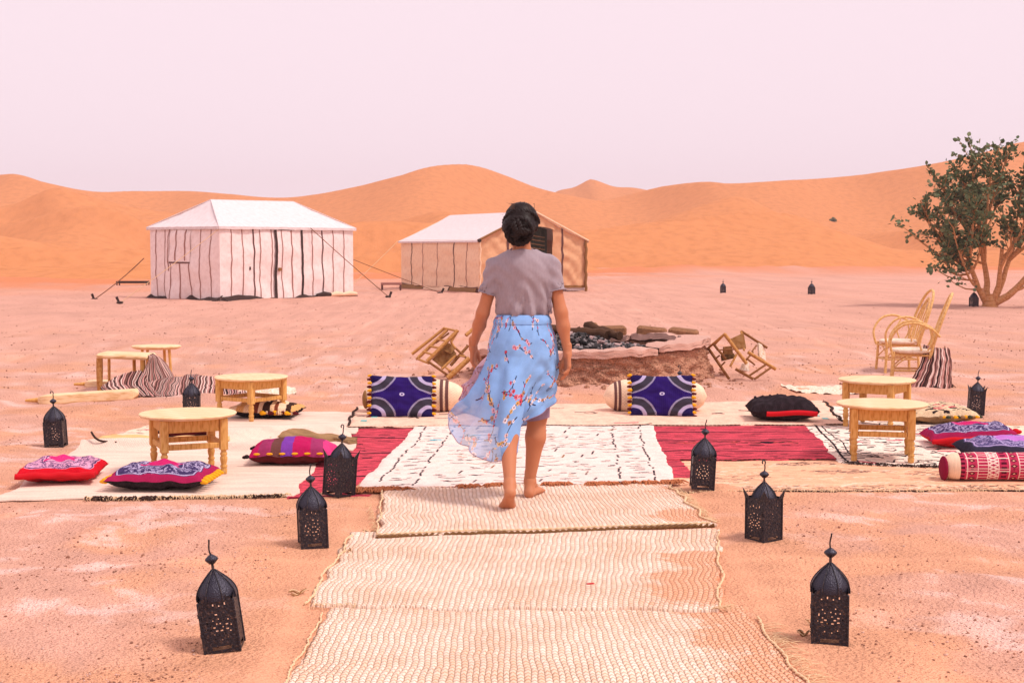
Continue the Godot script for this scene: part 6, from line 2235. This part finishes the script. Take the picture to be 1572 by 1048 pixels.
# ---------- small things ----------
func small_things() -> void:
	for e in [[-3.95, -46.5, 0.66, 0.22, 0.32, "low metal cot frame on the plain left of the open tent"], [-14.0, -52.5, 1.15, 0.14, 0.4, "low dark bench on the plain left of the striped tent"]]:
		var t := thing("low_bench", e[5], "bench", Vector3(e[0], ground_y(e[0], e[1]), e[1]), 0.0, "low benches far off")
		var g := Geo.new()
		g.box(Vector3(0, e[3], 0), Vector3(e[2], 0.08, e[4]), 0.01)
		part("seat", g, M.dark_cloth if e[0] < -5 else M.stripe_brown, t)
		for sx in [-1, 1]:
			for sz in [-1, 1]:
				var lg := Geo.new()
				lg.box(Vector3(sx * (e[2] * 0.5 - 0.03), e[3] * 0.5 - 0.04, sz * (e[4] * 0.5 - 0.03)), Vector3(0.04, e[3], 0.04), 0.004)
				part("leg", lg, M.stripe_dark, t)
	# pale patch of gravel or cloth behind the back right table
	var wc := thing("pale_cloth", "thin pale cloth lying on the sand behind the back right table", "cloth", Vector3(2.95, 0, -13.9))
	var g4 := Geo.new()
	var rows := []
	for r in 3:
		var row := []
		for q in 4:
			var x := 2.95 - 0.25 + q * 0.2 + 0.05 * r
			var z := -14.25 + r * 0.3
			row.append(Vector3(x - 2.95, ground_y(x, z) + 0.012, z + 13.9))
		rows.append(row)
	sheet(g4, rows, 30, 20, 0.012, 61.0, Vector2.ONE)
	part("cloth", g4, M.seat_white, wc)
	# twigs
	var k := 0
	for e in [[-0.86, -5.62, 0.09, 0.6, "dry twig beside the left edge of the nearest mat seam"], [1.12, -5.18, 0.10, 2.4, "dry curled twig lying right of the nearest mat"], [1.05, -5.05, 0.05, 0.3, "short dry twig between the right-hand front lantern and the mat"], [-0.76, -6.42, 0.07, 2.0, "dry twig left of the middle mat's far corner"], [-0.70, -6.9, 0.08, 0.2, "dry straw wisp at the farthest mat's left corner"], [-0.47, -4.2, 0.05, 1.0, "dark crumb of wood on the left of the nearest mat"]]:
		var t := thing("dry_twig", e[4], "twig", Vector3(e[0], ground_y(e[0], e[1]) + 0.006, e[1]), e[3], "dry twigs")
		for j in 4:
			var g := Geo.new()
			var path := PackedVector3Array()
			var a := rng.randf_range(-0.5, 0.5)
			for i in 6: path.append(Vector3((i / 5.0 - 0.5) * e[2] * rng.randf_range(0.8, 1.1), 0.004 + 0.010 * sin(i * 1.3 + j), (i / 5.0 - 0.5) * e[2] * a + 0.008 * j))
			g.tube(path, PackedFloat32Array([0.0022, 0.003, 0.003, 0.0025, 0.002, 0.001]), 5)
			part("stalk", g, M.brown_board if j % 2 else M.fringe_straw, t)
	var scrap := Geo.new()
	scrap.box(Vector3.ZERO, Vector3(0.032, 0.004, 0.012), 0.001, Transform3D(Basis(Vector3.UP, 0.3), Vector3(0.32, soft_wave(0.32, -5.72) + 0.031, -5.72)))
	tag(part("red_scrap", scrap, M.red_cloth), "tiny red scrap lying on the middle straw mat", "scrap")

# ---------- the woman ----------
func hand(g: Geo, wrist: Vector3, down: Vector3, thumb: Vector3, palm: Vector3, curl: float) -> void:
	var y := down.normalized()
	var x := (thumb - y * thumb.dot(y)).normalized()
	var z := (palm - y * palm.dot(y) - x * palm.dot(x)).normalized()
	var at := func(p: Vector3) -> Vector3: return wrist + x * p.x + y * p.y + z * p.z
	var caps := []
	var kn := [[-0.030, 0.078, 0.050, 0.0078], [-0.010, 0.086, 0.064, 0.0086], [0.011, 0.088, 0.070, 0.0088], [0.031, 0.084, 0.060, 0.0086]]
	caps.append([at.call(Vector3(0, -0.04, 0)), at.call(Vector3(0, 0.012, 0)), 0.026, 0.025])
	for q in kn:
		var k: Vector3 = Vector3(q[0], q[1], 0)
		caps.append([at.call(Vector3(q[0] * 0.55, 0.012, 0)), at.call(k), 0.014, 0.0115])
		var d := Vector3(q[0] * 0.9, 1, 0).normalized()
		var p: Vector3 = k
		var bend: float = curl * (1.25 - q[0] * 8.0)
		var lens := [0.46, 0.31, 0.23]
		for j in 3:
			d = d.rotated(Vector3(1, 0, 0), bend * [0.7, 1.1, 0.6][j])
			var e: Vector3 = p + d * q[2] * lens[j] * 1.05
			caps.append([at.call(p), at.call(e), q[3] * (1.0 - 0.08 * j), q[3] * (0.92 - 0.09 * j)])
			p = e
	var t0 := Vector3(0.018, 0.022, 0.006)
	var t1 := Vector3(0.040, 0.052, 0.018)
	var t2 := Vector3(0.046, 0.080, 0.026)
	var t3 := Vector3(0.043, 0.102, 0.031)
	caps.append([at.call(t0), at.call(t1), 0.015, 0.0115])
	caps.append([at.call(t1), at.call(t2), 0.0108, 0.0095])
	caps.append([at.call(t2), at.call(t3), 0.0095, 0.0078])
	capsule_mesh(g, caps, 0.0034, 260.0)

func foot(g: Geo, ankle: Vector3, heel: Vector3, ball: Vector3, toe: Vector3, out: Vector3) -> void:
	var caps := []
	caps.append([ankle + (ankle - heel) * 0.6 + Vector3(0, 0.01, 0), ankle, 0.032, 0.031])
	caps.append([ankle, heel, 0.031, 0.027])
	caps.append([ankle.lerp(ball, 0.15), ball, 0.029, 0.018])
	caps.append([heel, ball + out * 0.022, 0.023, 0.017])
	caps.append([heel, ball - out * 0.020, 0.023, 0.018])
	var d := toe - ball
	for k in 5:
		var w := lerpf(-0.031, 0.034, k / 4.0)
		var b := ball + out * w * 0.9
		var l: float = [1.0, 0.98, 0.90, 0.80, 0.66][k]
		var r: float = [0.0125, 0.0095, 0.009, 0.0085, 0.0085][k]
		caps.append([b, b + d * l + out * w * 0.12, r * 1.15, r])
	capsule_mesh(g, caps, 0.0042, 170.0)

func twisted(parent: Node3D, called: String, path: PackedVector3Array, r: float, strands: int, turns: float, m: Material, taper := false) -> void:
	var g := Geo.new()
	for s in strands:
		var p2 := PackedVector3Array()
		var rad := PackedFloat32Array()
		for k in path.size():
			var d := (path[mini(k + 1, path.size() - 1)] - path[maxi(k - 1, 0)]).normalized()
			var x := d.cross(Vector3(0.2, 0.3, 0.9)).normalized()
			var y := d.cross(x)
			var t := float(k) / (path.size() - 1)
			var a := TAU * (turns * t + float(s) / strands)
			var rr := r * (1.0 - (0.6 * t if taper else 0.0))
			p2.append(path[k] + (x * cos(a) + y * sin(a)) * rr * 0.62)
			rad.append(rr * 0.72)
		g.tube(p2, rad, 8)
	part(called, g, m, parent)

func woman() -> void:
	var t := thing("person", "barefoot woman walking away in lilac T-shirt and windblown blue floral skirt", "person", Vector3(0.05, 0.022, -7.84))
	t.scale = Vector3.ONE * 0.988
	# joints
	var sl := Vector3(-0.140, 1.285, -0.005)
	var el := Vector3(-0.214, 1.03, 0.005)
	var wl := Vector3(-0.272, 0.835, -0.145)
	var sr := Vector3(0.162, 1.29, -0.005)
	var er := Vector3(0.222, 1.035, 0.045)
	var wr := Vector3(0.257, 0.812, 0.055)
	var hl := Vector3(-0.075, 0.86, 0.02)
	var kl := Vector3(-0.075, 0.48, 0.15)
	var al := Vector3(-0.062, 0.135, 0.43)
	var hr := Vector3(0.095, 0.86, 0.0)
	var kr := Vector3(0.092, 0.46, -0.02)
	var ar := Vector3(0.050, 0.085, 0.0)
	var body := Geo.new()
	var caps := [
		[Vector3(0.01, 0.90, 0.0), Vector3(0.015, 1.02, 0.0), 0.118, 0.092, 1.35], [Vector3(0.012, 1.05, 0), Vector3(0.012, 1.22, 0), 0.090, 0.106, 1.4],
		[Vector3(0.008, 1.33, 0.005), sl, 0.048, 0.045], [Vector3(0.008, 1.33, 0.005), sr, 0.048, 0.045],
		[Vector3(0.006, 1.33, 0.015), Vector3(0.0, 1.47, 0.01), 0.054, 0.047],
		[sl, el, 0.043, 0.033], [el, el.lerp(wl, 0.35), 0.0325, 0.034], [el.lerp(wl, 0.35), wl, 0.033, 0.0215],
		[sr, er, 0.043, 0.034], [er, er.lerp(wr, 0.35), 0.033, 0.034], [er.lerp(wr, 0.35), wr, 0.033, 0.0215],
		[hl, kl, 0.080, 0.050], [kl, kl.lerp(al, 0.33) + Vector3(0, 0, 0.012), 0.050, 0.052], [kl.lerp(al, 0.33) + Vector3(0, 0, 0.012), al, 0.051, 0.029],
		[hr, kr, 0.088, 0.056], [kr, kr.lerp(ar, 0.34) + Vector3(0.004, 0, 0.016), 0.052, 0.054], [kr.lerp(ar, 0.34) + Vector3(0.004, 0, 0.016), ar, 0.053, 0.029],
		[hl, hr, 0.10, 0.10]]
	capsule_mesh(body, caps, 0.010, 95.0)
	hand(body, wl, Vector3(-0.02, -0.95, -0.30), Vector3(0.15, 0.1, -1), Vector3(1, 0, 0.05), 0.30)
	hand(body, wr, Vector3(0.02, -1, 0.10), Vector3(-0.25, 0.1, -1), Vector3(-1, 0, 0.2), 0.34)
	foot(body, al, Vector3(-0.060, 0.098, 0.475), Vector3(-0.074, 0.018, 0.385), Vector3(-0.085, 0.0, 0.325), Vector3(-0.99, 0, 0.1))
	foot(body, ar, Vector3(0.046, 0.022, 0.035), Vector3(0.088, 0.014, -0.105), Vector3(0.108, 0.006, -0.165), Vector3(0.90, 0, 0.42))
	# head: face turned away, up the path
	var hc := Vector3(0.0, 1.545, 0.0)
	var head := [
		[hc + Vector3(0, 0.012, 0.012), hc + Vector3(0, 0.010, -0.018), 0.077, 0.072], [hc + Vector3(0, -0.03, -0.03), hc + Vector3(0, -0.085, -0.052), 0.058, 0.030], [Vector3(0.0, 1.42, 0.012), hc + Vector3(0, -0.06, 0.0), 0.049, 0.05],
		[hc + Vector3(0, 0.0, -0.088), hc + Vector3(0, -0.032, -0.103), 0.008, 0.0115], [hc + Vector3(-0.012, -0.036, -0.09), hc + Vector3(0.012, -0.036, -0.09), 0.008, 0.008],
		[hc + Vector3(-0.03, 0.018, -0.082), hc + Vector3(0.03, 0.018, -0.082), 0.010, 0.010], [hc + Vector3(-0.016, -0.060, -0.086), hc + Vector3(0.016, -0.060, -0.086), 0.010, 0.010],
		[hc + Vector3(-0.081, 0.012, 0.008), hc + Vector3(-0.076, -0.026, 0.0), 0.011, 0.008], [hc + Vector3(0.081, 0.012, 0.008), hc + Vector3(0.076, -0.026, 0.0), 0.011, 0.008]]
	capsule_mesh(body, head, 0.004, 170.0)
	part("body", body, M.skin, t)
	for s in [-1, 1]:
		var ey := Geo.new()
		ey.ball(hc + Vector3(s * 0.031, 0.002, -0.078), Vector3.ONE * 0.0115, 12, 8)
		part("eye", ey, M.eye_white, t)
		var ir := Geo.new()
		ir.ball(hc + Vector3(s * 0.031, 0.002, -0.0865), Vector3(0.005, 0.005, 0.004), 10, 6)
		part("iris", ir, M.hair, t)
		var br := Geo.new()
		br.tube(arc([hc + Vector3(s * 0.014, 0.023, -0.092), hc + Vector3(s * 0.032, 0.029, -0.086), hc + Vector3(s * 0.050, 0.022, -0.073)], 8), PackedFloat32Array([0.003]), 5)
		part("eyebrow", br, M.hair, t)
	var lips := Geo.new()
	lips.ball(hc + Vector3(0, -0.058, -0.094), Vector3(0.021, 0.004, 0.005), 12, 6)
	lips.ball(hc + Vector3(0, -0.065, -0.093), Vector3(0.018, 0.0045, 0.005), 12, 6)
	part("lips", lips, M.lip, t)
	# hair, drawn back into a big low knot with plaits wound round it
	var hg := Geo.new()
	var knot := Vector3(-0.012, 1.487, 0.098)
	var hcaps := [[hc + Vector3(0, 0.012, 0.016), hc + Vector3(0, 0.014, -0.012), 0.090, 0.086], [hc + Vector3(-0.07, -0.01, 0.03), hc + Vector3(-0.085, -0.035, 0.05), 0.026, 0.022], [hc + Vector3(0.07, -0.01, 0.03), hc + Vector3(0.075, -0.04, 0.05), 0.026, 0.020],
		[knot + Vector3(-0.024, 0.02, -0.02), knot + Vector3(0.024, 0.02, -0.02), 0.066, 0.066, 1.2], [knot + Vector3(0, 0.01, -0.02), knot + Vector3(0.003, -0.040, -0.035), 0.058, 0.042, 1.2]]
	capsule_mesh(hg, hcaps, 0.004, 130.0, func(f: float, p: Vector3) -> float:
		var q := p - hc
		return maxf(f, maxf(-0.028 - q.z - 0.25 * maxf(0.0, q.y - 0.045) * 4.0, -0.12 - q.y) if q.y < 0.075 else -1.0))
	for k in hg.v.size():
		var p := hg.v[k]
		var q := p - knot
		var dn := 0.0
		if q.length() < 0.10 and q.z > -0.03:
			var a := atan2(q.y, q.x)
			var rr := Vector2(q.x, q.y).length()
			dn = 0.004 * nz.get_noise_2d(q.x * 40.0 + q.y * 12.0, q.y * 30.0) + 0.0018 * sin(a * 31.0 + rr * 60.0) * smooth_step(0.0, 0.03, rr)
		else:
			dn = 0.0022 * sin(p.x * 330.0 + 5.0 * nz.get_noise_3dv(p * 18.0)) + 0.002 * nz.get_noise_3dv(p * 60.0)
		hg.v[k] += hg.n[k] * dn
	var hm := part("hair", hg, M.hair, t)
	var top := PackedVector3Array()
	for k in 40:
		var u := k / 39.0
		var a := lerpf(PI * 1.02, -PI * 0.02, u)
		top.append(hc + Vector3(cos(a) * 0.092, -0.012 + sin(a) * 0.064, 0.030 + 0.052 * sin(a)))
	twisted(hm, "plait", top, 0.012, 3, 6.0, M.hair)
	var ring := PackedVector3Array()
	for k in 60:
		var a := k / 59.0 * TAU * 1.08 + 1.2
		ring.append(knot + Vector3(cos(a) * 0.066, sin(a) * 0.068 - 0.002, 0.012 + 0.006 * sin(a * 2.0)))
	twisted(hm, "plait", ring, 0.014, 3, 6.0, M.hair)
	for e in [[0.030, 0.5, 0.020, 0.014], [0.012, 2.6, 0.024, 0.015], [0.020, 4.4, 0.026, 0.014]]:
		var lp := PackedVector3Array()
		for k in 24:
			var u := k / 23.0 - 0.5
			var dir := Vector2(cos(e[1]), sin(e[1]))
			var q: Vector2 = dir * u * 0.088 + dir.orthogonal() * (e[0] - 0.03 * cos(u * 3.0) + 0.006)
			lp.append(knot + Vector3(q.x, q.y + 0.004, 0.046 - 0.9 * (q.length_squared()) / 0.13))
		twisted(hm, "plait", lp, e[3], 3, 2.2, M.hair)
	var fly := Geo.new()
	for k in 26:
		var x := rng.randfn(0, 0.028)
		var a := hc + Vector3(x, 0.102 + rng.randf() * 0.004 - absf(x) * 0.25, 0.0)
		fly.tube(arc([a, hc + Vector3(x * 1.1, 0.092, 0.045), hc + Vector3(x * 1.2 + rng.randfn(0, 0.006), 0.060, 0.088)], 8), PackedFloat32Array([0.0011]), 4)
	for k in 9:
		var a := rng.randf() * PI
		var p := hc + Vector3(cos(a) * 0.090, 0.01 + sin(a) * 0.086, rng.randf_range(0.0, 0.05))
		var d := (p - hc).normalized()
		fly.tube(arc([p, p + d * 0.009 + Vector3(rng.randfn(0, 0.006), 0.003, 0), p + d * 0.010 + Vector3(rng.randfn(0, 0.012), rng.randfn(0, 0.006), 0)], 6), PackedFloat32Array([0.0005]), 3)
	for k in 5:
		var p := Vector3(-0.05 + 0.004 * k, 1.45, 0.045)
		fly.tube(arc([p, p + Vector3(-0.006, -0.03, 0.008), p + Vector3(-0.002 + 0.004 * k, -0.065, 0.006)], 6), PackedFloat32Array([0.001]), 3)
	var sg := Geo.new()
	for k in 420:
		var a := rng.randf_range(-0.25, PI + 0.25)
		var o := hc + Vector3(cos(a) * 0.0905, 0.012 + sin(a) * 0.0905, 0.004 + rng.randfn(0, 0.012))
		var e := knot + Vector3(cos(a + rng.randfn(0, 0.2)) * 0.064, sin(a) * 0.05 + 0.02, -0.006)
		var mid := o.lerp(e, 0.5)
		mid = hc + (mid - hc).normalized() * 0.0945
		sg.tube(arc([o, mid, e], 7), PackedFloat32Array([0.0009, 0.0014, 0.0016, 0.0014]), 3, false)
	for k in 260:
		var a := rng.randf() * TAU
		var w := rng.randf_range(0.02, 0.066)
		var z := 0.050 - w * w * 6.5 + rng.randfn(0, 0.003)
		var pp := []
		for j in 5:
			var b := a + j * 0.28
			var w2 := w + 0.010 * sin(j * 0.9 + a * 2.0)
			pp.append(knot + Vector3(cos(b) * w2, sin(b) * w2 * 1.02 + 0.002, z))
		sg.tube(arc(pp, 9), PackedFloat32Array([0.0014]), 3, false)
	part("strands", sg, M.hair, hm).set_meta("kind", "stuff")
	part("loose_hair", fly, M.hair_light, hm).set_meta("kind", "stuff")
	# T-shirt
	var sh := Geo.new()
	var up_l := (el - sl).normalized()
	var up_r := (er - sr).normalized()
	var scaps := [
		[Vector3(-0.044, 1.00, 0.005), Vector3(-0.036, 1.23, 0.0), 0.080, 0.100, 1.0], [Vector3(0.060, 1.00, 0.005), Vector3(0.068, 1.23, 0.0), 0.080, 0.100, 1.0],
		[Vector3(0.014, 0.99, 0.005), Vector3(0.010, 1.27, 0.004), 0.100, 0.116, 0.96], [Vector3(0.01, 1.27, 0.006), Vector3(0.006, 1.33, 0.01), 0.11, 0.085, 1.1],
		[Vector3(-0.02, 1.325, 0.005), sl + Vector3(0.0, 0.0, 0), 0.058, 0.053], [Vector3(0.03, 1.325, 0.005), sr + Vector3(0.0, 0.0, 0), 0.058, 0.053],
		[Vector3(0.0, 1.34, 0.01), Vector3(0.0, 1.38, 0.01), 0.070, 0.062],
		[sl, sl + up_l * 0.25, 0.053, 0.055], [sr, sr + up_r * 0.25, 0.053, 0.055]]
	capsule_mesh(sh, scaps, 0.0085, 75.0, func(f: float, p: Vector3) -> float:
		var d := f
		d = maxf(d, 0.995 - p.y)
		d = maxf(d, 0.078 - p.distance_to(Vector3(0.003, 1.432, -0.012)))
		d = maxf(d, p.y - 1.385)
		if p.x < -0.150: d = maxf(d, (p - sl).dot(up_l) - 0.158)
		if p.x > 0.172: d = maxf(d, (p - sr).dot(up_r) - 0.150)
		# the sleeves are hollow round the arms
		if p.x < -0.12 and (p - sl).dot(up_l) > 0.11:
			var k := sl + up_l * (p - sl).dot(up_l)
			d = maxf(d, 0.0445 - p.distance_to(k))
		if p.x > 0.14 and (p - sr).dot(up_r) > 0.11:
			var k := sr + up_r * (p - sr).dot(up_r)
			d = maxf(d, 0.0445 - p.distance_to(k))
		return d)
	for k in sh.v.size():
		var p := sh.v[k]
		var low := smooth_step(1.28, 1.02, p.y)
		var dn := 0.0
		if absf(p.x - 0.01) < 0.15:
			var lean := p.x + (p.y - 1.0) * 0.30 * signf(p.x - 0.012)
			dn += low * 0.015 * (1.0 - absf(nz.get_noise_2d(lean * 12.0, p.y * 1.6 + signf(p.z) * 7.0)) * 2.4)
			dn += 0.004 * low * sin(p.x * 70.0 + 4.0 * nz.get_noise_2d(p.y * 4.0, 2.0))
			dn += 0.008 * smooth_step(0.05, 0.0, absf(p.y - 1.045)) * (0.6 + 0.5 * nz.get_noise_2d(p.x * 12.0, 5.0)) - 0.010 * smooth_step(1.03, 1.0, p.y)
		dn += 0.005 * nz.get_noise_2d((p.x + p.y) * 11.0, (p.y - p.x) * 5.0)
		if absf(p.x) > 0.12: dn += 0.004 * sin((p.y + absf(p.x) * 0.8) * 90.0) * smooth_step(0.0, 0.05, absf(p.x) - 0.12)
		sh.v[k] += sh.n[k] * dn
	renormal(sh)
	var shirt := part("tshirt", sh, M.tshirt, t)
	for e in [[sl, up_l, 0.154, 0.0560], [sr, up_r, 0.146, 0.0560]]:
		var hm2 := Geo.new()
		var c: Vector3 = e[0] + e[1] * e[2]
		var ax: Vector3 = e[1].cross(Vector3.BACK).normalized()
		var ay: Vector3 = e[1].cross(ax)
		var ring2 := PackedVector3Array()
		for k in 29:
			var a := TAU * (k % 28) / 28.0
			ring2.append(c + (ax * cos(a) + ay * sin(a)) * (e[3] + 0.002))
		hm2.tube(ring2, PackedFloat32Array([0.0035]), 5, false)
		part("sleeve_hem", hm2, M.tshirt, shirt)
	var col := Geo.new()
	var cp := PackedVector3Array()
	for k in 33:
		var a := TAU * (k % 32) / 32.0
		cp.append(Vector3(0.003 + cos(a) * 0.067, 1.383 - 0.012 * sin(a) - 0.006 * cos(2.0 * a), 0.005 + sin(a) * 0.062))
	col.tube(cp, PackedFloat32Array([0.0055]), 6, false)
	part("collar", col, M.tshirt, shirt)
	skirt(t, hr, kr)

func renormal(g: Geo) -> void:
	for k in g.n.size(): g.n[k] = Vector3.ZERO
	for k in range(0, g.ix.size(), 3):
		var a := g.ix[k]
		var b := g.ix[k + 1]
		var c := g.ix[k + 2]
		var f := (g.v[c] - g.v[a]).cross(g.v[b] - g.v[a])
		g.n[a] += f; g.n[b] += f; g.n[c] += f
	for k in g.n.size(): g.n[k] = g.n[k].normalized() if g.n[k].length_squared() > 1e-20 else Vector3.UP

func ring_at(keys: Array, a: float) -> Vector3:
	# keys: [degrees, Vector3]; smooth closed curve
	var n := keys.size()
	for k in n:
		var a0: float = keys[k][0]
		var a1: float = keys[(k + 1) % n][0] + (360.0 if k == n - 1 else 0.0)
		if a >= a0 and a <= a1:
			return keys[k][1].cubic_interpolate(keys[(k + 1) % n][1], keys[(k + n - 1) % n][1], keys[(k + 2) % n][1], (a - a0) / (a1 - a0))
	return keys[0][1]

func skirt(t: Node3D, hr: Vector3, kr: Vector3) -> void:
	var hem := [
		[0.0, Vector3(0.185, 0.56, 0.0)], [22.0, Vector3(0.170, 0.52, 0.085)], [42.0, Vector3(0.110, 0.485, 0.135)], [58.0, Vector3(0.030, 0.445, 0.165)], [72.0, Vector3(-0.022, 0.385, 0.20)], [84.0, Vector3(-0.022, 0.285, 0.265)],
		[96.0, Vector3(-0.075, 0.262, 0.33)], [110.0, Vector3(-0.140, 0.245, 0.345)], [126.0, Vector3(-0.215, 0.250, 0.29)], [142.0, Vector3(-0.278, 0.305, 0.24)], [158.0, Vector3(-0.345, 0.325, 0.19)], [172.0, Vector3(-0.400, 0.385, 0.12)],
		[184.0, Vector3(-0.405, 0.440, 0.05)], [200.0, Vector3(-0.335, 0.470, -0.03)], [225.0, Vector3(-0.27, 0.44, -0.12)], [260.0, Vector3(-0.10, 0.36, -0.20)], [290.0, Vector3(0.03, 0.38, -0.19)], [325.0, Vector3(0.15, 0.48, -0.12)]]
	var g := Geo.new()
	var surf := func(s: float, q: float) -> Vector3:
		var a := s * 360.0
		var r := deg_to_rad(a)
		# q: 0 waist, 1 hem
		var waist := Vector3(0.009 + cos(r) * 0.141, 1.020 + 0.004 * sin(r), 0.004 + sin(r) * 0.116)
		var hip := Vector3(0.008 + cos(r) * 0.196, 0.80, 0.012 + sin(r) * 0.150)
		if sin(r) > 0: hip.z += (0.02 + 0.03 * smooth_step(0.3, -0.4, cos(r))) * sin(r)
		var low := ring_at(hem, a)
		var p: Vector3
		var qh := 0.34
		if q < qh:
			var u := q / qh
			p = waist.lerp(hip, u)
			var bulge := sin(u * PI * 0.5)
			p.x = lerpf(waist.x, hip.x, bulge); p.z = lerpf(waist.z, hip.z, bulge)
		else:
			var u := (q - qh) / (1.0 - qh)
			p = hip.lerp(low, u)
			# hangs straight first, then is blown out
			var out := Vector3(low.x - hip.x, 0, low.z - hip.z)
			var e := pow(u, 1.5) - u
			if out.x < 0.0: p.x += out.x * e * 0.9
			if r < PI: p.z += 0.03 * sin(PI * u) * smooth_step(0.4, -0.2, cos(r))
		var f := smooth_step(0.1, 0.9, q) * (1.0 + 1.3 * smooth_step(0.5, 1.0, q) * smooth_step(95.0, 150.0, a) * smooth_step(250.0, 200.0, a))
		var n := Vector3(cos(r), 0, sin(r))
		var slant := a + q * 34.0
		p += n * f * (0.009 * sin(deg_to_rad(slant) * 9.0 + 2.5 * nz.get_noise_2d(q * 3.0, s * 3.0)) + 0.012 * nz.get_noise_2d(cos(r) * 2.4 + q * 1.4, sin(r) * 2.4 + q * 1.2))
		p += n * 0.004 * nz.get_noise_2d(cos(r) * 4.0 + q * 6.0, sin(r) * 4.0 + q * 5.0)
		return p
	g.grid(220, 70, func(s: float, q: float) -> Vector3: return surf.call(1.0 - s, q), true, Vector2(1.5, 1.1))
	g.tinted = true
	for k in g.c.size():
		var aa := (1.0 - g.uv[k].x / 1.5) * 360.0
		var sheer := smooth_step(0.45, 0.95, g.uv[k].y / 1.1) * smooth_step(88.0, 135.0, aa) * smooth_step(262.0, 215.0, aa)
		g.c[k] = Color(1, 1, 1, 1.0 - 0.42 * sheer)
	var sk := part("skirt", g, M.floral, t)
	var hemg := Geo.new()
	var hp := PackedVector3Array()
	for k in 161: hp.append(surf.call(float(k % 160) / 160.0, 1.0))
	hemg.tube(hp, PackedFloat32Array([0.0022]), 5, false)
	part("hem", hemg, M.lining, sk)
	# waistband and the free edge of the wrap, which flies out to the left behind
	var wb := Geo.new()
	wb.grid(80, 6, func(s: float, q: float) -> Vector3:
		var p: Vector3 = surf.call(1.0 - s, 0.075 * q)
		var r := (1.0 - s) * TAU
		return p + Vector3(cos(r), 0, sin(r)) * (0.004 + 0.005 * sin(PI * q)), true, Vector2(1.5, 0.1))
	part("waistband", wb, M.floral, sk)
	var fl := Geo.new()
	fl.grid(26, 40, func(s: float, q: float) -> Vector3:
		var a: Vector3 = Vector3(-0.150, 0.86, -0.06).lerp(Vector3(-0.30, 0.50, -0.02), q)
		var b: Vector3 = Vector3(-0.215, 0.735, 0.0).lerp(Vector3(-0.345, 0.55, 0.0), q)
		var p := a.lerp(b, s)
		p.x -= 0.035 * sin(PI * q) * s
		return p + Vector3(0.01 * sin(q * 14.0 + s * 3.0), 0.008 * sin(q * 11.0), 0.018 * sin(q * 17.0 + s * 5.0)), false, Vector2(0.35, 0.9))
	part("flying_edge", fl, M.floral_pink, sk)
	# short lining over the right thigh
	var ln := Geo.new()
	ln.grid(40, 14, func(s: float, q: float) -> Vector3:
		var r := -TAU * s
		var c := hr.lerp(kr, 0.55).lerp(Vector3(0.090, 0.435, 0.0), q)
		var w := 0.080 - 0.006 * q + 0.004 * sin(r * 5.0) * q
		return c + Vector3(cos(r) * w * (0.93 if cos(r) > 0 else 1.0), 0.012 * cos(r) * q, sin(r) * w), true)
	part("lining", ln, M.lining, t)
